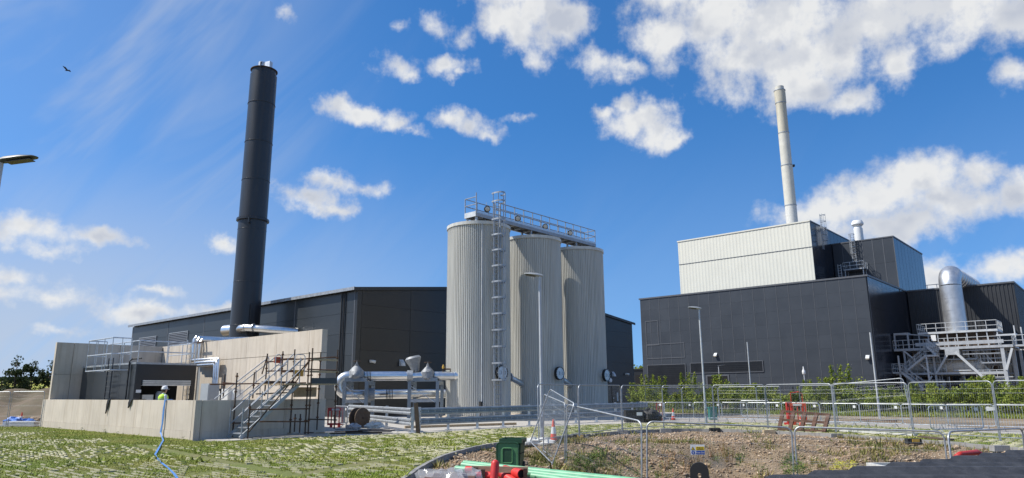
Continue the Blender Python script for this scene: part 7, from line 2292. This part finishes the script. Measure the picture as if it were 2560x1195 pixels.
# thin dry grass over the dug ground
P3 = np.stack([rng.uniform(-2, 24, 60000), rng.uniform(12, 37, 60000)], 1)
P3 = P3[in_view(P3, 20)]; P3 = P3[inside(P3, PIT)]
P3 = P3[noise2(P3, .7, 61) + .7 * noise2(P3, 2.1, 62) + rng.uniform(-.6, .6, len(P3)) > .75][:9000]
n3 = len(P3); print('dry tufts', n3)
h3 = rng.lognormal(0, .4, n3)
noise, mr, mix, fin = nodes_mat('dry_blade')
fin(mix(mr(noise(.9, 4), .38, .62), (0.30, 0.235, 0.09), (0.155, 0.175, 0.045)), .8)
scatter('dry_grass', 'dry_blade', tuft_v, tuft_f, np.concatenate([P3, height(P3)[:, None]], 1), rng.uniform(0, 6.28, n3), np.stack([h3 * 1.2, h3 * 1.2, h3 * 1.7], 1), lean=rng.uniform(-.4, .4, (n3, 2)))
tag(bpy.data.objects['dry_grass'], 'thin straw coloured grass scattered over the dug ground', 'grass', kind='stuff')
# weeds: dry rusty stalks, green clumps, yellow flowers
st_v, st_f = [], []
for i in range(9):
    a = 2.4 * i; r = .05 * (i % 3); k = len(st_v)
    st_v += [(math.cos(a) * r - .006, math.sin(a) * r, 0), (math.cos(a) * r + .006, math.sin(a) * r, 0), (math.cos(a) * r * 2.2 + .004, math.sin(a) * r * 2.2, .42 + .05 * (i % 4)), (math.cos(a) * r * 2.2 - .004, math.sin(a) * r * 2.2, .42 + .05 * (i % 4))]
    st_f.append((k, k + 1, k + 2, k + 3))
def clump(px0, px1, py0, py1, n_, name, m_, v, f, smin, smax, lab):
    pts = []
    while len(pts) < n_:
        px, py = rng.uniform(px0, px1), rng.uniform(py0, py1); d = 20.0
        for _ in range(8):
            q = at(px, py, d); z = hgt(q[0], q[1]); d = on(px, py, z)[1]
        if 11 < d < 36: q = on(px, py, z); pts.append((q[0], q[1], z))
    scatter(name, m_, v, f, np.array(pts), rng.uniform(0, 6.28, n_), rng.uniform(smin, smax, n_), lean=rng.uniform(-.15, .15, (n_, 2)))
    tag(bpy.data.objects[name], lab, 'weeds', kind='stuff')
clump(1660, 1830, 1120, 1200, 46, 'dry_stalks', 'dry_weed', st_v, st_f, .5, 1.0, 'rust coloured dry dock stalks on the dug ground')
wv2, wf2 = weed_proto(2, .28, 60, .035, .16)
clump(1415, 1500, 1120, 1190, 40, 'green_weeds', 'weed', wv2, wf2, .5, 1.1, 'green weeds growing below the corner fence')
clump(1500, 2050, 1110, 1200, 90, 'scattered_weeds', 'weed', wv2, wf2, .25, .8, 'small green weeds scattered over the dug ground')
clump(1960, 2010, 1150, 1195, 26, 'olive_weeds', 'weed', wv2, wf2, .4, .9, 'olive weeds at the foot of the near fence posts')
clump(2083, 2137, 1158, 1180, 44, 'yellow_flowers', 'flower', weed_proto(5, .12, 22, .022, .16)[0], weed_proto(5, .12, 22, .022, .16)[1], .5, 1.0, 'patch of small yellow flowers by the black sheet roof')

# ------------------------------------------------------------------ shrubs beyond the road
def foliage(seed, n_, rx, ry, h_, leaf, base=.1, shoots=3):
    rg = np.random.default_rng(seed)
    cl = [(rg.normal(0, rx * .45), rg.normal(0, ry * .45), base + (h_ - base) * rg.uniform(.15, .85), rg.uniform(.22, .42) * h_) for _ in range(9)]
    v, f = [], []
    for i in range(n_):
        if rg.uniform() < .06 * shoots and shoots:
            a = cl[i % 3]; c = np.array([a[0] + rg.normal(0, .06), a[1] + rg.normal(0, .06), h_ * rg.uniform(.8, 1.25)])
        else:
            a = cl[int(rg.integers(0, 9))]; d = rg.normal(0, 1, 3); d /= np.linalg.norm(d)
            c = np.array(a[:3]) + d * a[3] * rg.uniform(.55, 1.05) * np.array([rx / h_ * 1.3, ry / h_ * 1.3, .9])
        if c[2] < .04: c[2] = rg.uniform(.04, .3)
        d = rg.normal(0, 1, 3); d[2] = abs(d[2]) * .5; d /= np.linalg.norm(d)
        s_ = np.cross(d, rg.normal(0, 1, 3)); s_ /= np.linalg.norm(s_)
        L_ = leaf * rg.uniform(.8, 1.6); w_ = L_ * .42; k = len(v)
        v += [c - d * L_ * .5, c + s_ * w_, c + d * L_ * .5, c - s_ * w_]; f.append((k, k + 1, k + 2, k + 3))
    return v, f
def plain_mesh(name, v, f, m_):
    me = bpy.data.meshes.new(name); me.from_pydata([tuple(q) for q in v], [], f); me.materials.append(MT[m_]); return me
shr = []
for k in range(4):
    v, f = foliage(40 + k, 1500, .95, .8, (1.35, 1.6, 1.2, 1.9)[k], .10)
    stm = MB()
    for j in range(6):
        a = j * 1.05 + k; stm.tube((.08 * math.cos(a), .08 * math.sin(a), 0), (.5 * math.cos(a), .45 * math.sin(a), .9), .018, 5, .008)
    sm = stm.mesh('stem'); sm.materials.append(MT['bark'])
    shr.append((plain_mesh('foliage', v, f, ('leaf_shrub', 'leaf_shrub', 'leaf_mid', 'leaf_shrub')[k]), sm))
path = [(1575, 66), (1700, 62), (1850, 58), (2000, 55), (2150, 52), (2300, 50), (2450, 47.5), (2640, 44)]
def along(path, px):
    for (a, d0), (b, d1) in zip(path[:-1], path[1:]):
        if a <= px <= b: return d0 + (d1 - d0) * (px - a) / (b - a)
    return path[-1][1]
px = 1585.0; i = 0
while px < 2630:
    for row in (0, 1):
        d = along(path, px) + row * 1.9 + rng.uniform(-.4, .4)
        q = at(px + row * 14 + rng.uniform(-6, 6), 1030, d)
        k = int(rng.integers(0, 4)) if px < 2350 else (3 if rng.uniform() < .6 else 1)
        t = thing('shrub', 'bushy yellow green shrub in the planting belt beyond the road', 'shrub', (q[0], q[1], -.05), rng.uniform(0, 6.28), 'shrubs in the planting belt')
        sc_ = rng.uniform(.82, 1.12) * (1.0 if row == 0 else 1.1)
        t.scale = (sc_ * 1.05, sc_ * 1.05, sc_ * rng.uniform(.7, 1.35))
        for nm, mm in (('foliage', shr[k][0]), ('stem', shr[k][1])):
            o = bpy.data.objects.new(nm, mm); COL.objects.link(o); o.parent = t
    px += FPX / along(path, px) * 1.0; i += 1
# rough grass under them
N = 26000
pp_ = np.stack([rng.uniform(9, 44, N), rng.uniform(41, 62, N)], 1)
pp_ = pp_[in_view(pp_)]
dd = np.array([along(path, 1280 + 1740 * q[0] / q[1] * .985) if q[0] / q[1] > .17 else 0 for q in pp_])
pp_ = pp_[(pp_[:, 1] > dd - 3.2) & (pp_[:, 1] < dd + 2)]
n = len(pp_)
scatter('rough_grass', 'blade', tuft_v, tuft_f, np.concatenate([pp_, np.full((n, 1), -.03)], 1), rng.uniform(0, 6.28, n), np.stack([rng.uniform(2, 4, n), rng.uniform(2, 4, n), rng.uniform(3, 7, n)], 1), lean=rng.uniform(-.3, .3, (n, 2)))
tag(bpy.data.objects['rough_grass'], 'rough long grass at the foot of the shrubs', 'grass', kind='stuff')
# dark mesh fence standing among them
t = wthing('mesh_fence', 'dark green welded mesh fence with slim posts behind the shrubs', 'fence', tuple(at(2000, 1020, 60)))
pl_ = [at(p, 1000, along(path, p) + 3.4) for p in range(1600, 2640, 55)]
for a, b2 in zip(pl_[:-1], pl_[1:]):
    MB().bar((a[0], a[1], -.05), (a[0], a[1], 2.05), .07).build('post', 'black', t)
    k = MB()
    for z in (.2, .7, 1.2, 1.7, 1.95): k.bar((a[0], a[1], z), (b2[0], b2[1], z), .012)
    for s_ in np.linspace(0, 1, 15)[1:-1]:
        q = a + (b2 - a) * s_; k.bar((q[0], q[1], .1), (q[0], q[1], 2.0), .008)
    o = k.build('mesh_infill', 'black', t); tag(o, kind='stuff')

# ------------------------------------------------------------------ trees
def tree(px, ybase, d, ztop, spread, seed, lab, leaf=.19, nl=1500, m_='leaf_tree'):
    q = at(px, ybase, d); z0 = float(height(np.array([[q[0], q[1]]]))[0])
    t_ = thing('tree', lab, 'tree', (q[0], q[1], z0), 0, 'trees in the background')
    rg = np.random.default_rng(seed); H_ = ztop - z0
    tr = MB(); pts = [np.array([0, 0, 0.0])]
    for k in range(1, 7): pts.append(np.array([rg.normal(0, .05) * k * .4, rg.normal(0, .05) * k * .4, H_ * .9 * k / 6]))
    tr.pipe(pts, .1, 7, rs=[.11 * H_ / 6 * (1 - .85 * k / 6) for k in range(7)])
    tips = []
    for k in range(22):
        s_ = rg.uniform(.22, .98); b = np.array(pts[int(s_ * 6)]) ; a = rg.uniform(0, 6.28); L_ = spread * (1.15 - s_ * .72) * rg.uniform(.6, 1.1)
        e = b + np.array([math.cos(a) * L_, math.sin(a) * L_, L_ * rg.uniform(.4, .9)])
        mid = (b + e) / 2 + np.array([0, 0, -.06 * L_])
        tr.pipe([b, mid, e], .03, 5, rs=[.045 * H_ / 6, .03 * H_ / 6, .012])
        tips += [mid * .4 + e * .6, e, e + rg.normal(0, .12, 3) * spread]
    tips.append(pts[-1])
    tr.build('trunk', 'bark', t_, True, o=(0, 0, 0))
    v, f = [], []
    for i in range(nl):
        c = np.array(tips[int(rg.integers(0, len(tips)))]) + rg.normal(0, .15, 3) * spread * np.array([1, 1, .9])
        dd_ = rg.normal(0, 1, 3); dd_ /= np.linalg.norm(dd_); s2 = np.cross(dd_, rg.normal(0, 1, 3)); s2 /= np.linalg.norm(s2)
        L_ = leaf * rg.uniform(.7, 1.5); w_ = L_ * .45; k = len(v)
        v += [c - dd_ * L_ / 2, c + s2 * w_, c + dd_ * L_ / 2, c - s2 * w_]; f.append((k, k + 1, k + 2, k + 3))
    o = bpy.data.objects.new('crown', plain_mesh('crown', v, f, m_)); COL.objects.link(o); o.parent = t_
    return t_
zz2 = lambda px, py, d: at(px, py, d)[2]
tree(33, 975, 78.0, zz2(35, 880, 78), 1.2, 1, 'tallest sparse young tree at the far left edge')
tree(74, 975, 80.0, zz2(80, 893, 80), 1.15, 2, 'sparse young tree second from the left edge')
tree(122, 975, 82.0, zz2(125, 893, 82), 1.2, 3, 'sparse young tree half hidden by the tall shaded wall')
tree(4, 975, 84.0, zz2(8, 940, 84), 1.0, 4, 'low bushy tree cut by the left picture edge')
tree(55, 975, 84.0, zz2(60, 945, 84), 1.0, 6, 'low bushy tree between the two sparse young trees')
tree(1596, 960, 160.0, zz2(1596, 913, 160), 3.4, 5, 'round green tree top seen in the gap between the buildings', .4, 1800, 'leaf_shrub')
# hedge line on the skyline at the left
N = 9000
hp_ = np.stack([rng.uniform(-330, -215, N), rng.uniform(384, 410, N)], 1)
hz_ = .031 * (hp_[:, 1] - 95) + 1.7 * rng.uniform(0, 1, N) * (1 + .35 * np.sin(hp_[:, 0] * .11) + .25 * np.sin(hp_[:, 0] * .31))
lv, lf = [(-.5, 0, 0), (0, 0, -.5), (.5, 0, 0), (0, .2, .5)], [(0, 1, 2, 3)]
scatter('hedgerow', 'leaf_far', lv, lf, np.concatenate([hp_, hz_[:, None]], 1), rng.uniform(0, 6.28, N), rng.uniform(1.0, 2.0, N))
tag(bpy.data.objects['hedgerow'], 'dark hedge line along the far field edge', 'hedge', kind='stuff')
# scrub at the foot of the left trees and rocks on the heap
N = 1500
sp_ = np.stack([rng.uniform(-66, -44, N), rng.uniform(70, 86, N)], 1)
sz_ = rng.uniform(0, 1.6, N) * (0.6 + .4 * np.sin(sp_[:, 0] * .8))
scatter('scrub', 'leaf_tree', lv, lf, np.concatenate([sp_, np.maximum(sz_, .05)[:, None]], 1), rng.uniform(0, 6.28, N), rng.uniform(.15, .35, N))
tag(bpy.data.objects['scrub'], 'dark scrub at the foot of the left trees', 'scrub', kind='stuff')
for i in range(9):
    q = at(rng.uniform(-5, 100), 1040, rng.uniform(48, 52)); s_ = rng.uniform(.2, .45)
    o = bpy.data.objects.new('boulder', rockm); COL.objects.link(o); o.location = (q[0], q[1], s_ * .25); o.scale = (s_ * 1.3, s_, s_); o.rotation_euler = (0, 0, rng.uniform(0, 6))
    tag(o, 'grey boulder at the foot of the earth heap behind the left fence', 'stone', 'boulders below the earth heap')
# bird in the sky
b = at(168, 176, 45.0)
t = wthing('bird', 'small dark bird gliding high at the upper left', 'bird', tuple(b))
MB().pipe([b + [-.16, 0, -.02], b, b + [.16, .02, .03]], .04, 8, rs=[.012, .05, .02]).build('body', 'cloth_dark', t, True)
for s_ in (-1, 1): MB().prism([b + [-.08, 0, .01], b + [.06, 0, .01], b + [.03, s_ * .25, .12], b + [-.04, s_ * .48, .1]], (0, 0, 0), (0, 0, .012)).build('wing', 'cloth_dark', t)
